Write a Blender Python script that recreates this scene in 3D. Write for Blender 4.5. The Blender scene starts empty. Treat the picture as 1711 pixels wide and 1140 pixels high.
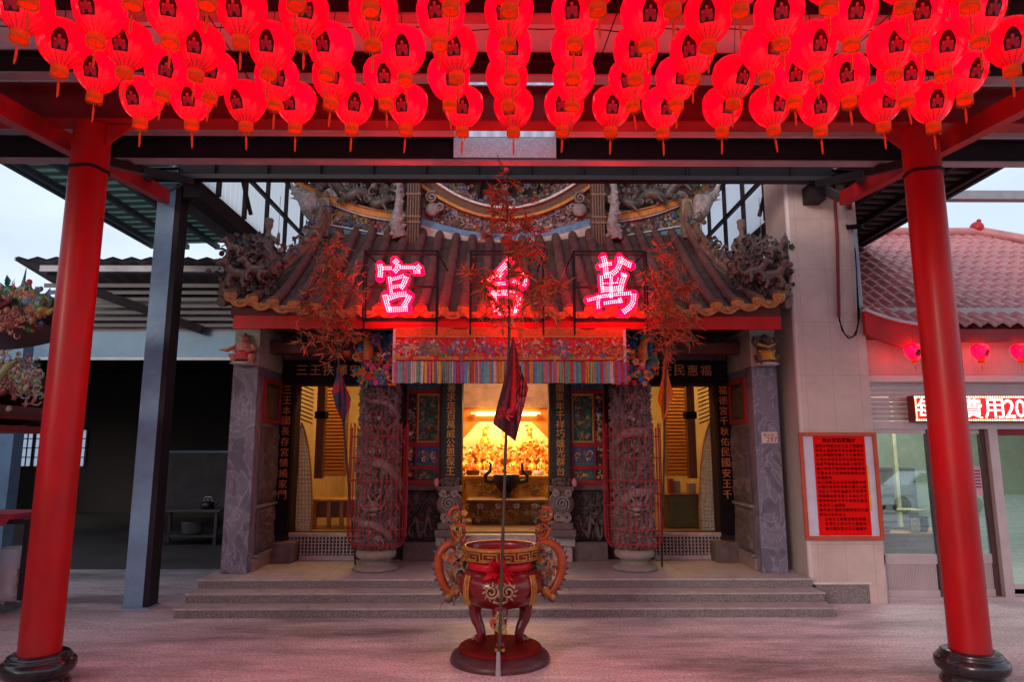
import bpy, bmesh, math, random
from mathutils import Vector, Matrix, noise
R = math.radians
random.seed(7)
S = bpy.context.scene
COL = S.collection

# ------------------------------------------------------------------ camera
EYE = Vector((0, 0, 1.6)); FPX = 1141.0; PIT = R(9.0); YAW = R(0.53)
cam_d = bpy.data.cameras.new('camera'); cam = bpy.data.objects.new('camera', cam_d); COL.objects.link(cam)
cam.location = EYE; cam.rotation_euler = (R(90) + PIT, 0, -YAW)
cam_d.sensor_width = 36; cam_d.lens = 36 * FPX / 1711; cam_d.clip_end = 3000; cam_d.clip_start = .05
S.camera = cam

# ------------------------------------------------------------------ sky, sun, exposure
SUN_EL, SUN_AZ = R(14), R(215)         # low evening sun behind thin cloud, behind the viewer's left
W = bpy.data.worlds.new('World'); S.world = W; W.use_nodes = True
nt = W.node_tree; nt.nodes.clear()
sky = nt.nodes.new('ShaderNodeTexSky'); sky.sky_type = 'NISHITA'; sky.sun_disc = False
sky.sun_elevation = SUN_EL; sky.sun_rotation = SUN_AZ; sky.air_density = 1.0; sky.dust_density = 4.0; sky.ozone_density = 1.5
mixw = nt.nodes.new('ShaderNodeMix'); mixw.data_type = 'RGBA'; mixw.inputs[0].default_value = .72
mixw.inputs[7].default_value = (7.4, 8.5, 10.2, 1)      # an even veil of evening cloud
bg = nt.nodes.new('ShaderNodeBackground'); bg.inputs[1].default_value = .084
wo = nt.nodes.new('ShaderNodeOutputWorld')
cn_ = nt.nodes.new('ShaderNodeTexNoise'); cn_.inputs['Scale'].default_value = 2.2; cn_.inputs['Detail'].default_value = 7; cn_.inputs['Roughness'].default_value = .55
ctc = nt.nodes.new('ShaderNodeTexCoord'); cmp_ = nt.nodes.new('ShaderNodeMapping'); cmp_.inputs['Scale'].default_value = (1, 1, 2.6); nt.links.new(ctc.outputs['Generated'], cmp_.inputs[0]); nt.links.new(cmp_.outputs[0], cn_.inputs['Vector'])
crr = nt.nodes.new('ShaderNodeMapRange'); crr.inputs[1].default_value = .35; crr.inputs[2].default_value = .65; crr.inputs[3].default_value = .55; crr.inputs[4].default_value = .85; nt.links.new(cn_.outputs[0], crr.inputs[0]); nt.links.new(crr.outputs[0], mixw.inputs[0])
nt.links.new(sky.outputs[0], mixw.inputs[6]); nt.links.new(mixw.outputs[2], bg.inputs[0]); nt.links.new(bg.outputs[0], wo.inputs[0])
sun_d = bpy.data.lights.new('sun', 'SUN'); sun_d.energy = .5; sun_d.angle = R(14); sun_d.color = (1, .93, .86)
sun = bpy.data.objects.new('sun', sun_d); COL.objects.link(sun)
sd = Vector((math.sin(SUN_AZ) * math.cos(SUN_EL), math.cos(SUN_AZ) * math.cos(SUN_EL), math.sin(SUN_EL)))
sun.rotation_euler = (-sd).to_track_quat('-Z', 'Y').to_euler(); sun.location = sd * 60
S.view_settings.view_transform = 'Standard'; S.view_settings.look = 'None'; S.view_settings.exposure = .8; S.view_settings.gamma = 1
try:
    S.cycles.use_denoising = True; S.cycles.denoiser = 'OPENIMAGEDENOISE'; S.cycles.denoising_prefilter = 'NONE'
    S.cycles.max_bounces = 7; S.cycles.diffuse_bounces = 4; S.cycles.glossy_bounces = 3; S.cycles.transmission_bounces = 5; S.cycles.transparent_max_bounces = 8
    S.cycles.sample_clamp_indirect = 6; S.cycles.caustics_reflective = False; S.cycles.caustics_refractive = False
except Exception: pass

# ------------------------------------------------------------------ helpers
def at(px, py, Y):
    """the point at true distance Y (metres in front of the lens plane) seen at photograph pixel px, py"""
    x = (px - 855.5) / FPX; y = (570 - py) / FPX
    fy = math.cos(PIT) - y * math.sin(PIT); fz = math.sin(PIT) + y * math.cos(PIT)
    X = x * math.cos(YAW) + fy * math.sin(YAW); Yy = -x * math.sin(YAW) + fy * math.cos(YAW)
    t = Y / Yy
    return Vector((X * t, Y, fz * t + EYE.z))
def ax(px, py, Y): return at(px, py, Y).x
def az(py, Y, px=845): return at(px, py, Y).z

class MB:
    def __init__(s): s.v = []; s.f = []; s.c = []; s.sm = []; s.col = (1, 1, 1); s.smooth = False
    def add(s, vs, fs, M=None, smooth=None):
        n = len(s.v)
        s.v += [M @ Vector(v) for v in vs] if M else [Vector(v) for v in vs]
        for f in fs:
            s.f.append([i + n for i in f]); s.c.append(s.col); s.sm.append(s.smooth if smooth is None else smooth)
        return s
    def box(s, x0, x1, y0, y1, z0, z1, M=None):
        return s.add([(x0,y0,z0),(x1,y0,z0),(x1,y1,z0),(x0,y1,z0),(x0,y0,z1),(x1,y0,z1),(x1,y1,z1),(x0,y1,z1)],
              [(0,3,2,1),(4,5,6,7),(0,1,5,4),(1,2,6,5),(2,3,7,6),(3,0,4,7)], M, False)
    def bar(s, p, q, w, h, up=(0, 0, 1)):
        p, q = Vector(p), Vector(q); d = (q - p).normalized(); u = Vector(up)
        r = d.cross(u)
        if r.length < 1e-4: r = d.cross(Vector((0, 1, 0)))
        r.normalize(); u = r.cross(d)
        vs = [b + r * i * w / 2 + u * j * h / 2 for b in (p, q) for i, j in ((-1,-1),(1,-1),(1,1),(-1,1))]
        return s.add(vs, [(0,1,2,3),(7,6,5,4),(0,4,5,1),(1,5,6,2),(2,6,7,3),(3,7,4,0)], None, False)
    def tube(s, pts, rad, n=8, cap=True, flat=1.0):
        pts = [Vector(p) for p in pts]; m = len(pts)
        if not hasattr(rad, '__len__'): rad = [rad] * m
        vs = []; pr = None
        for i, p in enumerate(pts):
            t = (pts[min(i + 1, m - 1)] - pts[max(i - 1, 0)])
            if t.length < 1e-7: t = Vector((0, 0, 1))
            t.normalize()
            if pr is None:
                r = t.cross(Vector((0, 0, 1)))
                if r.length < .05: r = t.cross(Vector((0, 1, 0)))
            else: r = pr - t * pr.dot(t)
            if r.length < 1e-5: r = t.orthogonal()
            r.normalize(); pr = r; b = t.cross(r)
            vs += [p + (r * math.cos(2*math.pi*k/n) + b * math.sin(2*math.pi*k/n) * flat) * rad[i] for k in range(n)]
        fs = [(i*n + k, i*n + (k+1) % n, (i+1)*n + (k+1) % n, (i+1)*n + k) for i in range(m - 1) for k in range(n)]
        s.add(vs, fs, None, n > 5)
        if cap: s.add(vs[:n], [tuple(range(n))[::-1]], None, False); s.add(vs[-n:], [tuple(range(n))], None, False)
        return s
    def lathe(s, prof, c=(0, 0, 0), n=24, fn=None, a0=0, a1=2*math.pi, smooth=True):
        c = Vector(c); full = abs(a1 - a0 - 2*math.pi) < 1e-6; N = n if full else n + 1; vs = []
        for r, z in prof:
            for k in range(N):
                a = a0 + (a1 - a0) * k / n; rr = fn(r, z, a) if fn else r
                vs.append(c + Vector((rr * math.cos(a), rr * math.sin(a), z)))
        fs = []
        for i in range(len(prof) - 1):
            for k in range(n):
                k2 = (k + 1) % N if full else k + 1
                fs.append((i*N + k, i*N + k2, (i+1)*N + k2, (i+1)*N + k))
        return s.add(vs, fs, None, smooth)
    def ball(s, c, r, n=8, m=6, rot=None):
        if not hasattr(r, '__len__'): r = (r, r, r)
        vs = []
        for i in range(1, m):
            t = math.pi * i / m
            vs += [(r[0]*math.sin(t)*math.cos(2*math.pi*k/n), r[1]*math.sin(t)*math.sin(2*math.pi*k/n), r[2]*math.cos(t)) for k in range(n)]
        vs += [(0, 0, r[2]), (0, 0, -r[2])]; T = len(vs) - 2
        fs = [(i*n + k, (i+1)*n + k, (i+1)*n + (k+1) % n, i*n + (k+1) % n) for i in range(m - 2) for k in range(n)]
        fs += [(T, k, (k+1) % n) for k in range(n)] + [(T+1, (m-2)*n + (k+1) % n, (m-2)*n + k) for k in range(n)]
        M = Matrix.Translation(Vector(c)) @ (rot.to_4x4() if rot else Matrix.Identity(4))
        return s.add(vs, fs, M, True)
    def prism(s, pts, y0, y1):
        """polygon in XZ extruded along Y"""
        n = len(pts)
        s.add([(x, y0, z) for x, z in pts] + [(x, y1, z) for x, z in pts],
              [tuple(range(n)), tuple(range(2*n - 1, n - 1, -1))] + [(i, n + i, n + (i+1) % n, (i+1) % n) for i in range(n)], None, False)
        return s
    def strip(s, A, B, y0, y1):
        """solid band between two polylines of (x,z) with equal counts, extruded along Y"""
        for i in range(len(A) - 1):
            s.prism([A[i], A[i+1], B[i+1], B[i]], y0, y1)
        return s
    def grid(s, fn, nu, nv, smooth=True):
        vs = [fn(i / nu, j / nv) for j in range(nv + 1) for i in range(nu + 1)]
        w = nu + 1
        return s.add(vs, [(j*w + i, j*w + i + 1, (j+1)*w + i + 1, (j+1)*w + i) for j in range(nv) for i in range(nu)], None, smooth)
    def leaf(s, p, d, L, w, up=None):
        p = Vector(p); d = Vector(d).normalized(); r = d.cross(up or Vector((random.uniform(-1,1), random.uniform(-1,1), random.uniform(-1,1))))
        if r.length < 1e-3: r = d.orthogonal()
        r.normalize(); n = r.cross(d)
        return s.add([p, p + d*L*.35 + r*w/2 + n*w*.18, p + d*L - n*L*.1, p + d*L*.35 - r*w/2 + n*w*.18, p + d*L*.4], [(0,1,4),(1,2,4),(4,2,3),(0,4,3)], None, False)
    def build(s, name, m, parent=None, bevel=0, label=None, smooth_all=None):
        off = Vector((0, 0, 0)); o = parent
        while o is not None: off += o.location; o = o.parent
        me = bpy.data.meshes.new(name); me.from_pydata([v - off for v in s.v], [], s.f)
        me.polygons.foreach_set('use_smooth', [bool(x) if smooth_all is None else smooth_all for x in s.sm])
        ca = me.color_attributes.new('Col', 'FLOAT_COLOR', 'CORNER'); buf = []
        for f, c in zip(s.f, s.c): buf += [c[0], c[1], c[2], 1.0] * len(f)
        ca.data.foreach_set('color', buf)
        me.materials.append(m); me.update()
        ob = bpy.data.objects.new(name, me); COL.objects.link(ob)
        if parent is not None: ob.parent = parent
        if bevel:
            b = ob.modifiers.new('bevel', 'BEVEL'); b.width = bevel; b.segments = 2; b.limit_method = 'ANGLE'; b.harden_normals = False
        if label: ob['label'] = label
        return ob

def thing(name, label, cat, loc=(0, 0, 0), group=None):
    o = bpy.data.objects.new(name, None); COL.objects.link(o); o.location = loc; o.empty_display_size = .1
    o['label'] = label; o['category'] = cat
    if group: o['group'] = group
    return o
def tag(o, label, cat, group=None):
    o['label'] = label; o['category'] = cat
    if group: o['group'] = group
    return o
def setting(o): o['kind'] = 'structure'; return o
def kids(o): return [c for c in bpy.data.objects if c.parent == o]
def copy_tree(o, parent=None):
    c = o.copy(); COL.objects.link(c); c.parent = parent
    for ch in kids(o): copy_tree(ch, c)
    return c

def sculpt(mb, name, m, parent=None, voxel=.012, smooth=2, label=None):
    """fuse overlapping shapes into one continuous surface"""
    ob = mb.build('tmp', m)
    r = ob.modifiers.new('r', 'REMESH'); r.mode = 'VOXEL'; r.voxel_size = voxel
    q = ob.modifiers.new('s', 'SMOOTH'); q.iterations = smooth; q.factor = .5
    dg = bpy.context.evaluated_depsgraph_get(); dg.update()
    me = bpy.data.meshes.new_from_object(ob.evaluated_get(dg), depsgraph=dg)
    bpy.data.objects.remove(ob)
    off = Vector((0, 0, 0)); o = parent
    while o is not None: off += o.location; o = o.parent
    me.transform(Matrix.Translation(-off)); me.name = name
    me.polygons.foreach_set('use_smooth', [True] * len(me.polygons))
    me.materials.clear(); me.materials.append(m)
    o2 = bpy.data.objects.new(name, me); COL.objects.link(o2)
    if parent is not None: o2.parent = parent
    if label: o2['label'] = label
    return o2

# ------------------------------------------------------------------ materials
def mat(name, col, rough=.6, metal=0, var=.18, scale=6, bump=0, bscale=40, attr=False, emit=None, es=0, coat=0, spec=None, detail=6, stretch=None, dirt=0):
    m = bpy.data.materials.new(name); m.use_nodes = True; t = m.node_tree; b = t.nodes['Principled BSDF']
    tc = t.nodes.new('ShaderNodeTexCoord'); src = tc.outputs['Object']
    if stretch:
        mp = t.nodes.new('ShaderNodeMapping'); mp.inputs['Scale'].default_value = stretch; t.links.new(src, mp.inputs[0]); src = mp.outputs[0]
    nz = t.nodes.new('ShaderNodeTexNoise'); nz.inputs['Scale'].default_value = scale; nz.inputs['Detail'].default_value = detail; nz.inputs['Roughness'].default_value = .6
    t.links.new(src, nz.inputs['Vector'])
    mr = t.nodes.new('ShaderNodeMapRange'); mr.inputs[1].default_value = .3; mr.inputs[2].default_value = .7; mr.inputs[3].default_value = 1 - var; mr.inputs[4].default_value = 1 + var
    t.links.new(nz.outputs[0], mr.inputs[0])
    mx = t.nodes.new('ShaderNodeMix'); mx.data_type = 'RGBA'; mx.blend_type = 'MULTIPLY'; mx.inputs[0].default_value = 1
    if attr:
        at_ = t.nodes.new('ShaderNodeAttribute'); at_.attribute_name = 'Col'
        m0 = t.nodes.new('ShaderNodeMix'); m0.data_type = 'RGBA'; m0.blend_type = 'MULTIPLY'; m0.inputs[0].default_value = 1; m0.inputs[7].default_value = (*col, 1)
        t.links.new(at_.outputs['Color'], m0.inputs[6]); t.links.new(m0.outputs[2], mx.inputs[6])
    else: mx.inputs[6].default_value = (*col, 1)
    t.links.new(mr.outputs[0], mx.inputs[7])
    out = mx.outputs[2]
    if dirt:
        n2 = t.nodes.new('ShaderNodeTexNoise'); n2.inputs['Scale'].default_value = scale * .35; n2.inputs['Detail'].default_value = 8; n2.inputs['Roughness'].default_value = .7
        t.links.new(src, n2.inputs['Vector'])
        r2 = t.nodes.new('ShaderNodeMapRange'); r2.inputs[1].default_value = .46; r2.inputs[2].default_value = .66; r2.inputs[3].default_value = 0; r2.inputs[4].default_value = dirt
        t.links.new(n2.outputs[0], r2.inputs[0])
        m2 = t.nodes.new('ShaderNodeMix'); m2.data_type = 'RGBA'; m2.inputs[7].default_value = (.07, .06, .055, 1)
        t.links.new(r2.outputs[0], m2.inputs[0]); t.links.new(out, m2.inputs[6]); out = m2.outputs[2]
    t.links.new(out, b.inputs['Base Color'])
    b.inputs['Roughness'].default_value = rough; b.inputs['Metallic'].default_value = metal
    if rough > .12:
        rr = t.nodes.new('ShaderNodeMapRange'); rr.inputs[3].default_value = max(.03, rough - .12); rr.inputs[4].default_value = min(1, rough + .12)
        t.links.new(nz.outputs[0], rr.inputs[0]); t.links.new(rr.outputs[0], b.inputs['Roughness'])
    if coat: b.inputs['Coat Weight'].default_value = coat; b.inputs['Coat Roughness'].default_value = .12
    if spec is None: spec = .3
    if spec is not None: b.inputs['Specular IOR Level'].default_value = spec
    if bump:
        n3 = t.nodes.new('ShaderNodeTexNoise'); n3.inputs['Scale'].default_value = bscale; n3.inputs['Detail'].default_value = 5
        t.links.new(src, n3.inputs['Vector'])
        bp = t.nodes.new('ShaderNodeBump'); bp.inputs['Strength'].default_value = bump; bp.inputs['Distance'].default_value = .02
        t.links.new(n3.outputs[0], bp.inputs['Height']); t.links.new(bp.outputs[0], b.inputs['Normal'])
    if emit:
        b.inputs['Emission Color'].default_value = (*emit, 1); b.inputs['Emission Strength'].default_value = es
    return m
def nodes(m): return m.node_tree, m.node_tree.nodes['Principled BSDF']
def relink(m, out, base_mix):
    pass

# text from the interface font bundled with the program, as outlines
_G = {}
def glyph(ch):
    if ch not in _G:
        c = bpy.data.curves.new('g', 'FONT'); c.body = ch; c.size = 1; c.resolution_u = 2; c.extrude = .03
        o = bpy.data.objects.new('g', c); COL.objects.link(o)
        dg = bpy.context.evaluated_depsgraph_get(); dg.update()
        me = bpy.data.meshes.new_from_object(o.evaluated_get(dg), depsgraph=dg)
        vs = [v.co.copy() for v in me.vertices]; fs = [tuple(p.vertices) for p in me.polygons]
        bpy.data.objects.remove(o); bpy.data.meshes.remove(me); bpy.data.curves.remove(c)
        if vs:
            x0 = min(v.x for v in vs); x1 = max(v.x for v in vs); y0 = min(v.y for v in vs); y1 = max(v.y for v in vs)
            w = max(x1 - x0, .35); h = max(y1 - y0, .35)
            vs = [Vector(((v.x - (x0+x1)/2) / max(w, h), (v.y - (y0+y1)/2) / max(w, h), v.z)) for v in vs]
        _G[ch] = (vs, fs)
    return _G[ch]
def put_text(mb, s, origin, right, up, size, step, wx=1.0, wy=1.0):
    """one glyph after another along `step` (a vector); outlines face right x up"""
    right = Vector(right); up = Vector(up); nrm = right.cross(up)
    for i, ch in enumerate(s):
        vs, fs = glyph(ch); o = Vector(origin) + Vector(step) * i
        mb.add([o + right * v.x * size * wx + up * v.y * size * wy + nrm * v.z * size * .5 for v in vs], fs, None, False)

def fbm(x, y, z=0, o=4):
    return noise.fractal(Vector((x, y, z)), 1.0, 2.0, o)
def relief_fn(seed, depth, fx=1.0):
    """carved height field: flowing ridges, scales and drapery"""
    def h(u, v):
        w = noise.noise_vector(Vector((u * 3 * fx, v * 3, seed))) * .35
        uu, vv = u + w.x, v + w.y
        a = abs(noise.noise(Vector((uu * 7 * fx, vv * 7, seed + 3))))
        b = abs(noise.noise(Vector((uu * 16 * fx, vv * 16, seed + 9))))
        return depth * (min(1, .15 + 2.2 * a) * .7 + .3 * min(1, 2 * b))
    return h
def panel_relief(mb, o, u, v, seed, depth, nu=40, nv=40):
    """carved panel: origin o, spans vectors u and v, carved towards u x v"""
    o, u, v = Vector(o), Vector(u), Vector(v); n = u.cross(v).normalized(); h = relief_fn(seed, depth, u.length / max(v.length, .01))
    def fn(a, b):
        e = min(a, 1 - a, b, 1 - b); k = min(1, e * 12)
        return o + u * a + v * b + n * h(a, b) * k
    mb.grid(fn, nu, nv)
def ornaments(mb, n, sample, size, palette, kinds=('ball', 'petal', 'curl')):
    """many little glazed pieces: petals, knobs and curls"""
    for _ in range(n):
        p = Vector(sample()); s = size * random.uniform(.5, 1.4); mb.col = random.choice(palette); k = random.choice(kinds)
        if k == 'ball': mb.ball(p, (s*.5, s*.4, s*.5), 6, 4)
        elif k == 'petal':
            a0 = random.uniform(0, 6.28)
            for q in range(5):
                a = a0 + q * 1.257; mb.leaf(p, (math.cos(a), -.6, math.sin(a)), s*.75, s*.95, Vector((0, -1, 0)))
        else:
            a0 = random.uniform(0, 6.28); sg = random.choice((-1, 1))
            pts = [p + Vector((math.cos(a0 + sg*t*.9) * s * (1 - t*.13), -s*.25*t/4, math.sin(a0 + sg*t*.9) * s * (1 - t*.13))) for t in range(6)]
            mb.tube(pts, [s*.16, s*.2, s*.2, s*.17, s*.13, s*.05], 5)
def spiral(c, r0, r1, turns, n=24, a0=0, ydrift=0, sgn=1):
    c = Vector(c)
    return [c + Vector((math.cos(a0 + sgn*2*math.pi*turns*t/n) * (r0 + (r1-r0)*t/n), ydrift*t/n, math.sin(a0 + sgn*2*math.pi*turns*t/n) * (r0 + (r1-r0)*t/n))) for t in range(n + 1)]
def bez(P0, P1, P2, P3, n=12):
    P0, P1, P2, P3 = map(Vector, (P0, P1, P2, P3)); out = []
    for i in range(n + 1):
        t = i / n; out.append(P0*(1-t)**3 + P1*3*t*(1-t)**2 + P2*3*t*t*(1-t) + P3*t**3)
    return out
# ------------------------------------------------------------------ shared materials
M_concrete = mat('worn concrete', (.64, .54, .55), .5, var=.32, scale=1.9, bump=.5, bscale=9, stretch=(.5, 1.6, 1), dirt=.75, detail=12)
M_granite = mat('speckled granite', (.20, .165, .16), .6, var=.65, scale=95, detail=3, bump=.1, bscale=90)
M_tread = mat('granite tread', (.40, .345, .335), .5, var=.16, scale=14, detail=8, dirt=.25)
M_redpaint = mat('red gloss paint', (.42, .003, .006), .38, var=.26, scale=4, coat=.04, spec=.25, bump=.08, bscale=18, stretch=(1, 1, .3), dirt=.45)
M_redsteel = mat('red painted steel', (.44, .008, .012), .5, var=.2, scale=5, dirt=.25)
M_darkred = mat('dark red steel', (.20, .010, .014), .5, var=.3, scale=5, dirt=.3)
M_greysteel = mat('grey painted steel', (.22, .37, .52), .45, var=.2, scale=2.5, bump=.05, bscale=12, dirt=.45)
M_darksteel = mat('dark steel', (.018, .011, .014), .6, var=.3, scale=4, spec=.25)
M_header = mat('black header paint', (.008, .005, .007), .7, var=.3, scale=4, spec=.15)
M_flange = mat('pale steel flange', (.36, .30, .31), .5, var=.15, scale=5, dirt=.2)
M_ceil = mat('white roof sheet', (.78, .72, .72), .5, var=.06, scale=3, dirt=.12)
M_blackstone = mat('black polished stone', (.022, .018, .022), .22, var=.4, scale=25, coat=.4)
M_sky = bpy.data.materials.new('translucent roof sheet'); M_sky.use_nodes = True
_t = M_sky.node_tree; _b = _t.nodes['Principled BSDF']; _tr = _t.nodes.new('ShaderNodeBsdfTranslucent'); _tr.inputs[0].default_value = (.85, .9, .95, 1)
_b.inputs['Base Color'].default_value = (.75, .8, .85, 1); _b.inputs['Roughness'].default_value = .4
_mx = _t.nodes.new('ShaderNodeMixShader'); _mx.inputs[0].default_value = .85
_t.links.new(_b.outputs[0], _mx.inputs[1]); _t.links.new(_tr.outputs[0], _mx.inputs[2]); _t.links.new(_mx.outputs[0], _t.nodes['Material Output'].inputs[0])

# ------------------------------------------------------------------ ground and steps
_t, _b = nodes(M_concrete); _src = _b.inputs['Base Color'].links[0].from_socket
_tc = _t.nodes.new('ShaderNodeTexCoord'); _nz = _t.nodes.new('ShaderNodeTexNoise'); _nz.inputs['Scale'].default_value = 3; _nz.inputs['Detail'].default_value = 6; _t.links.new(_tc.outputs['Object'], _nz.inputs['Vector'])
_ma = _t.nodes.new('ShaderNodeMix'); _ma.data_type = 'RGBA'; _ma.inputs[0].default_value = .16; _t.links.new(_tc.outputs['Object'], _ma.inputs[6]); _t.links.new(_nz.outputs['Color'], _ma.inputs[7])
_vo = _t.nodes.new('ShaderNodeTexVoronoi'); _vo.feature = 'DISTANCE_TO_EDGE'; _vo.inputs['Scale'].default_value = .62; _t.links.new(_ma.outputs[2], _vo.inputs['Vector'])
_mr = _t.nodes.new('ShaderNodeMapRange'); _mr.inputs[1].default_value = .0; _mr.inputs[2].default_value = .006; _mr.inputs[3].default_value = .86; _mr.inputs[4].default_value = 1; _t.links.new(_vo.outputs['Distance'], _mr.inputs[0])
_n2 = _t.nodes.new('ShaderNodeTexNoise'); _n2.inputs['Scale'].default_value = 48; _n2.inputs['Detail'].default_value = 3; _t.links.new(_tc.outputs['Object'], _n2.inputs['Vector'])
_m2 = _t.nodes.new('ShaderNodeMapRange'); _m2.inputs[1].default_value = .35; _m2.inputs[2].default_value = .65; _m2.inputs[3].default_value = .66; _m2.inputs[4].default_value = 1.22; _t.links.new(_n2.outputs[0], _m2.inputs[0])
_mu = _t.nodes.new('ShaderNodeMath'); _mu.operation = 'MULTIPLY'; _t.links.new(_mr.outputs[0], _mu.inputs[0]); _t.links.new(_m2.outputs[0], _mu.inputs[1])
_mc = _t.nodes.new('ShaderNodeMix'); _mc.data_type = 'RGBA'; _mc.blend_type = 'MULTIPLY'; _mc.inputs[0].default_value = 1; 
_v2 = _t.nodes.new('ShaderNodeTexVoronoi'); _v2.inputs['Scale'].default_value = 4.5; _t.links.new(_ma.outputs[2], _v2.inputs['Vector'])
_m3 = _t.nodes.new('ShaderNodeMapRange'); _m3.inputs[1].default_value = .03; _m3.inputs[2].default_value = .075; _m3.inputs[3].default_value = .6; _m3.inputs[4].default_value = 1; _t.links.new(_v2.outputs['Distance'], _m3.inputs[0])
_mv = _t.nodes.new('ShaderNodeMath'); _mv.operation = 'MULTIPLY'; _t.links.new(_mu.outputs[0], _mv.inputs[0]); _t.links.new(_m3.outputs[0], _mv.inputs[1])
_t.links.new(_src, _mc.inputs[6]); _t.links.new(_mv.outputs[0], _mc.inputs[7]); _t.links.new(_mc.outputs[2], _b.inputs['Base Color'])
g = MB(); g.box(-400, 400, -400, 400, -.3, 0); setting(g.build('ground', M_concrete))
st = thing('stone_steps', 'three low granite steps running up to the temple porch', 'steps', (0, 7.2, 0))
ys = [(6.88, .09), (7.12, .18), (7.37, .27)]
for i, (y, z) in enumerate(ys):
    yb = ys[i+1][0] + .05 if i < 2 else 8.62
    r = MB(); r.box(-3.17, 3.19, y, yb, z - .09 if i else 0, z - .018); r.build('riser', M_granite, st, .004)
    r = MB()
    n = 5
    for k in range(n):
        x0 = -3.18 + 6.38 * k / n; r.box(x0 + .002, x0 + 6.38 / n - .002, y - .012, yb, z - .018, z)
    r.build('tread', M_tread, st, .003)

# ------------------------------------------------------------------ canopy over the forecourt
def ibeam(mb, mbf, x0, x1, y, z0, z1, w=.10, tf=.014):
    mb.box(x0, x1, y - .006, y + .006, z0 + tf, z1 - tf)
    mb.box(x0, x1, y - w/2, y + w/2, z1 - tf, z1)
    mbf.box(x0, x1, y - w/2, y + w/2, z0, z0 + tf)
cn = thing('canopy', 'white sheet canopy roof on dark steel beams over the forecourt', 'canopy', (0, 3.4, 4.3))
XC = 6.6
SKX0, SKX1 = -.46, .44
def corr(mb, x0, x1, y0, y1, z, dx=.09, h=.018):
    n = int((x1 - x0) / dx); vs = []
    for i in range(n + 1):
        x = x0 + (x1 - x0) * i / n; zz = z + (h if i % 2 else 0)
        vs += [(x, y0, zz), (x, y1, zz)]
    mb.add(vs, [(2*i, 2*i+1, 2*i+3, 2*i+2) for i in range(n)], None, False)
    mb.add([(v[0], v[1], v[2] + .012) for v in vs], [(2*i, 2*i+2, 2*i+3, 2*i+1) for i in range(n)], None, False)
for x0, x1 in ((-XC, SKX0), (SKX1, XC)):
    m = MB(); k = max(1, round((x1 - x0) / .86)); w = (x1 - x0) / k
    for j in range(k):
        m.box(x0 + j*w + .002, x0 + (j+1)*w - .002, -.6, 5.86, 4.385, 4.42)
    m.build('ceiling_panel', M_ceil, cn)
m = MB(); m.box(SKX0, SKX1, -.6, 4.62, 4.385, 4.42); m.build('ceiling_panel', M_ceil, cn)
m = MB(); corr(m, SKX0, SKX1, 4.62, 5.9, 4.37, .055, .03); m.build('skylight', M_sky, cn)
f, q = MB(), MB(); ibeam(f, q, -XC, XC, 4.97, 4.075, 4.375, .16)
mb_ = f.build('main_beam', M_darkred, cn); q.build('flange', M_redsteel, mb_)
for y in (-.4, .7, 1.6, 2.45, 3.13, 3.82, 4.5):
    f, q = MB(), MB(); ibeam(f, q, -XC, XC, y, 4.20, 4.375, .09)
    b_ = f.build('purlin', M_darksteel, cn); q.build('flange', M_flange, b_)
f, q = MB(), MB(); ibeam(f, q, -XC, XC, 5.72, 4.10, 4.32, .11); b_ = f.build('edge_beam', M_darksteel, cn); q.build('flange', M_flange, b_)
m = MB(); m.box(SKX0, SKX1, 5.655, 5.667, 4.125, 4.31); b2 = m.build('gutter_plate', mat('galvanised plate', (.80, .82, .86), .5, 0, var=.2, scale=40), b_)
m = MB(); m.col = (0, 0, 0)
for i in range(4): m.lathe([(0.006, 0), (.0001, 0.001)], (0.08 + i*.035, 5.653, 4.19), 8)
m.build('bolt', M_darksteel, b2)
for s in (-1, 1):
    qa, qb = at(20, 190, 4.6), at(276, 328, 7.27); qa = qa + (qa - qb)*1.5; qa.x *= -s; qb.x *= -s
    m = MB(); m.bar(qa, qb, .10, .15); m.build('side_beam', M_redsteel, cn, .004)
    m = MB(); m.prism([(s*3.07, 4.07), (s*2.86, 4.07), (s*3.07, 3.90)] if s < 0 else [(s*3.07, 4.07), (s*3.07, 3.90), (s*2.86, 4.07)], 4.96, 4.98); m.build('gusset', M_redsteel, cn)
    m = MB(); m.bar((s*3.30, 5.3, 3.93), (s*3.45, 7.15, 4.5), .07, .07); m.bar((s*3.30, 5.9, 4.1), (s*3.9, 7.2, 4.5), .05, .05); m.build('brace', M_darksteel, cn)
m = MB()
for y in (2.75, 3.1, 3.45, 3.8, 4.15):
    pts = [(-4.6 + 9.2*i/40, y + .01*math.sin(i*1.7), 4.135 - .02*abs(math.sin(i*.7854*2))) for i in range(41)]; m.tube(pts, .004, 4, False)
for x in (-1.9, -.5, .5, 2.1): m.tube([(x, 2.5, 4.14), (x + .15, 3.6, 4.12), (x + .1, 4.5, 4.16)], .004, 4, False)
m.build('lamp_cable', M_darksteel, cn)

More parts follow.
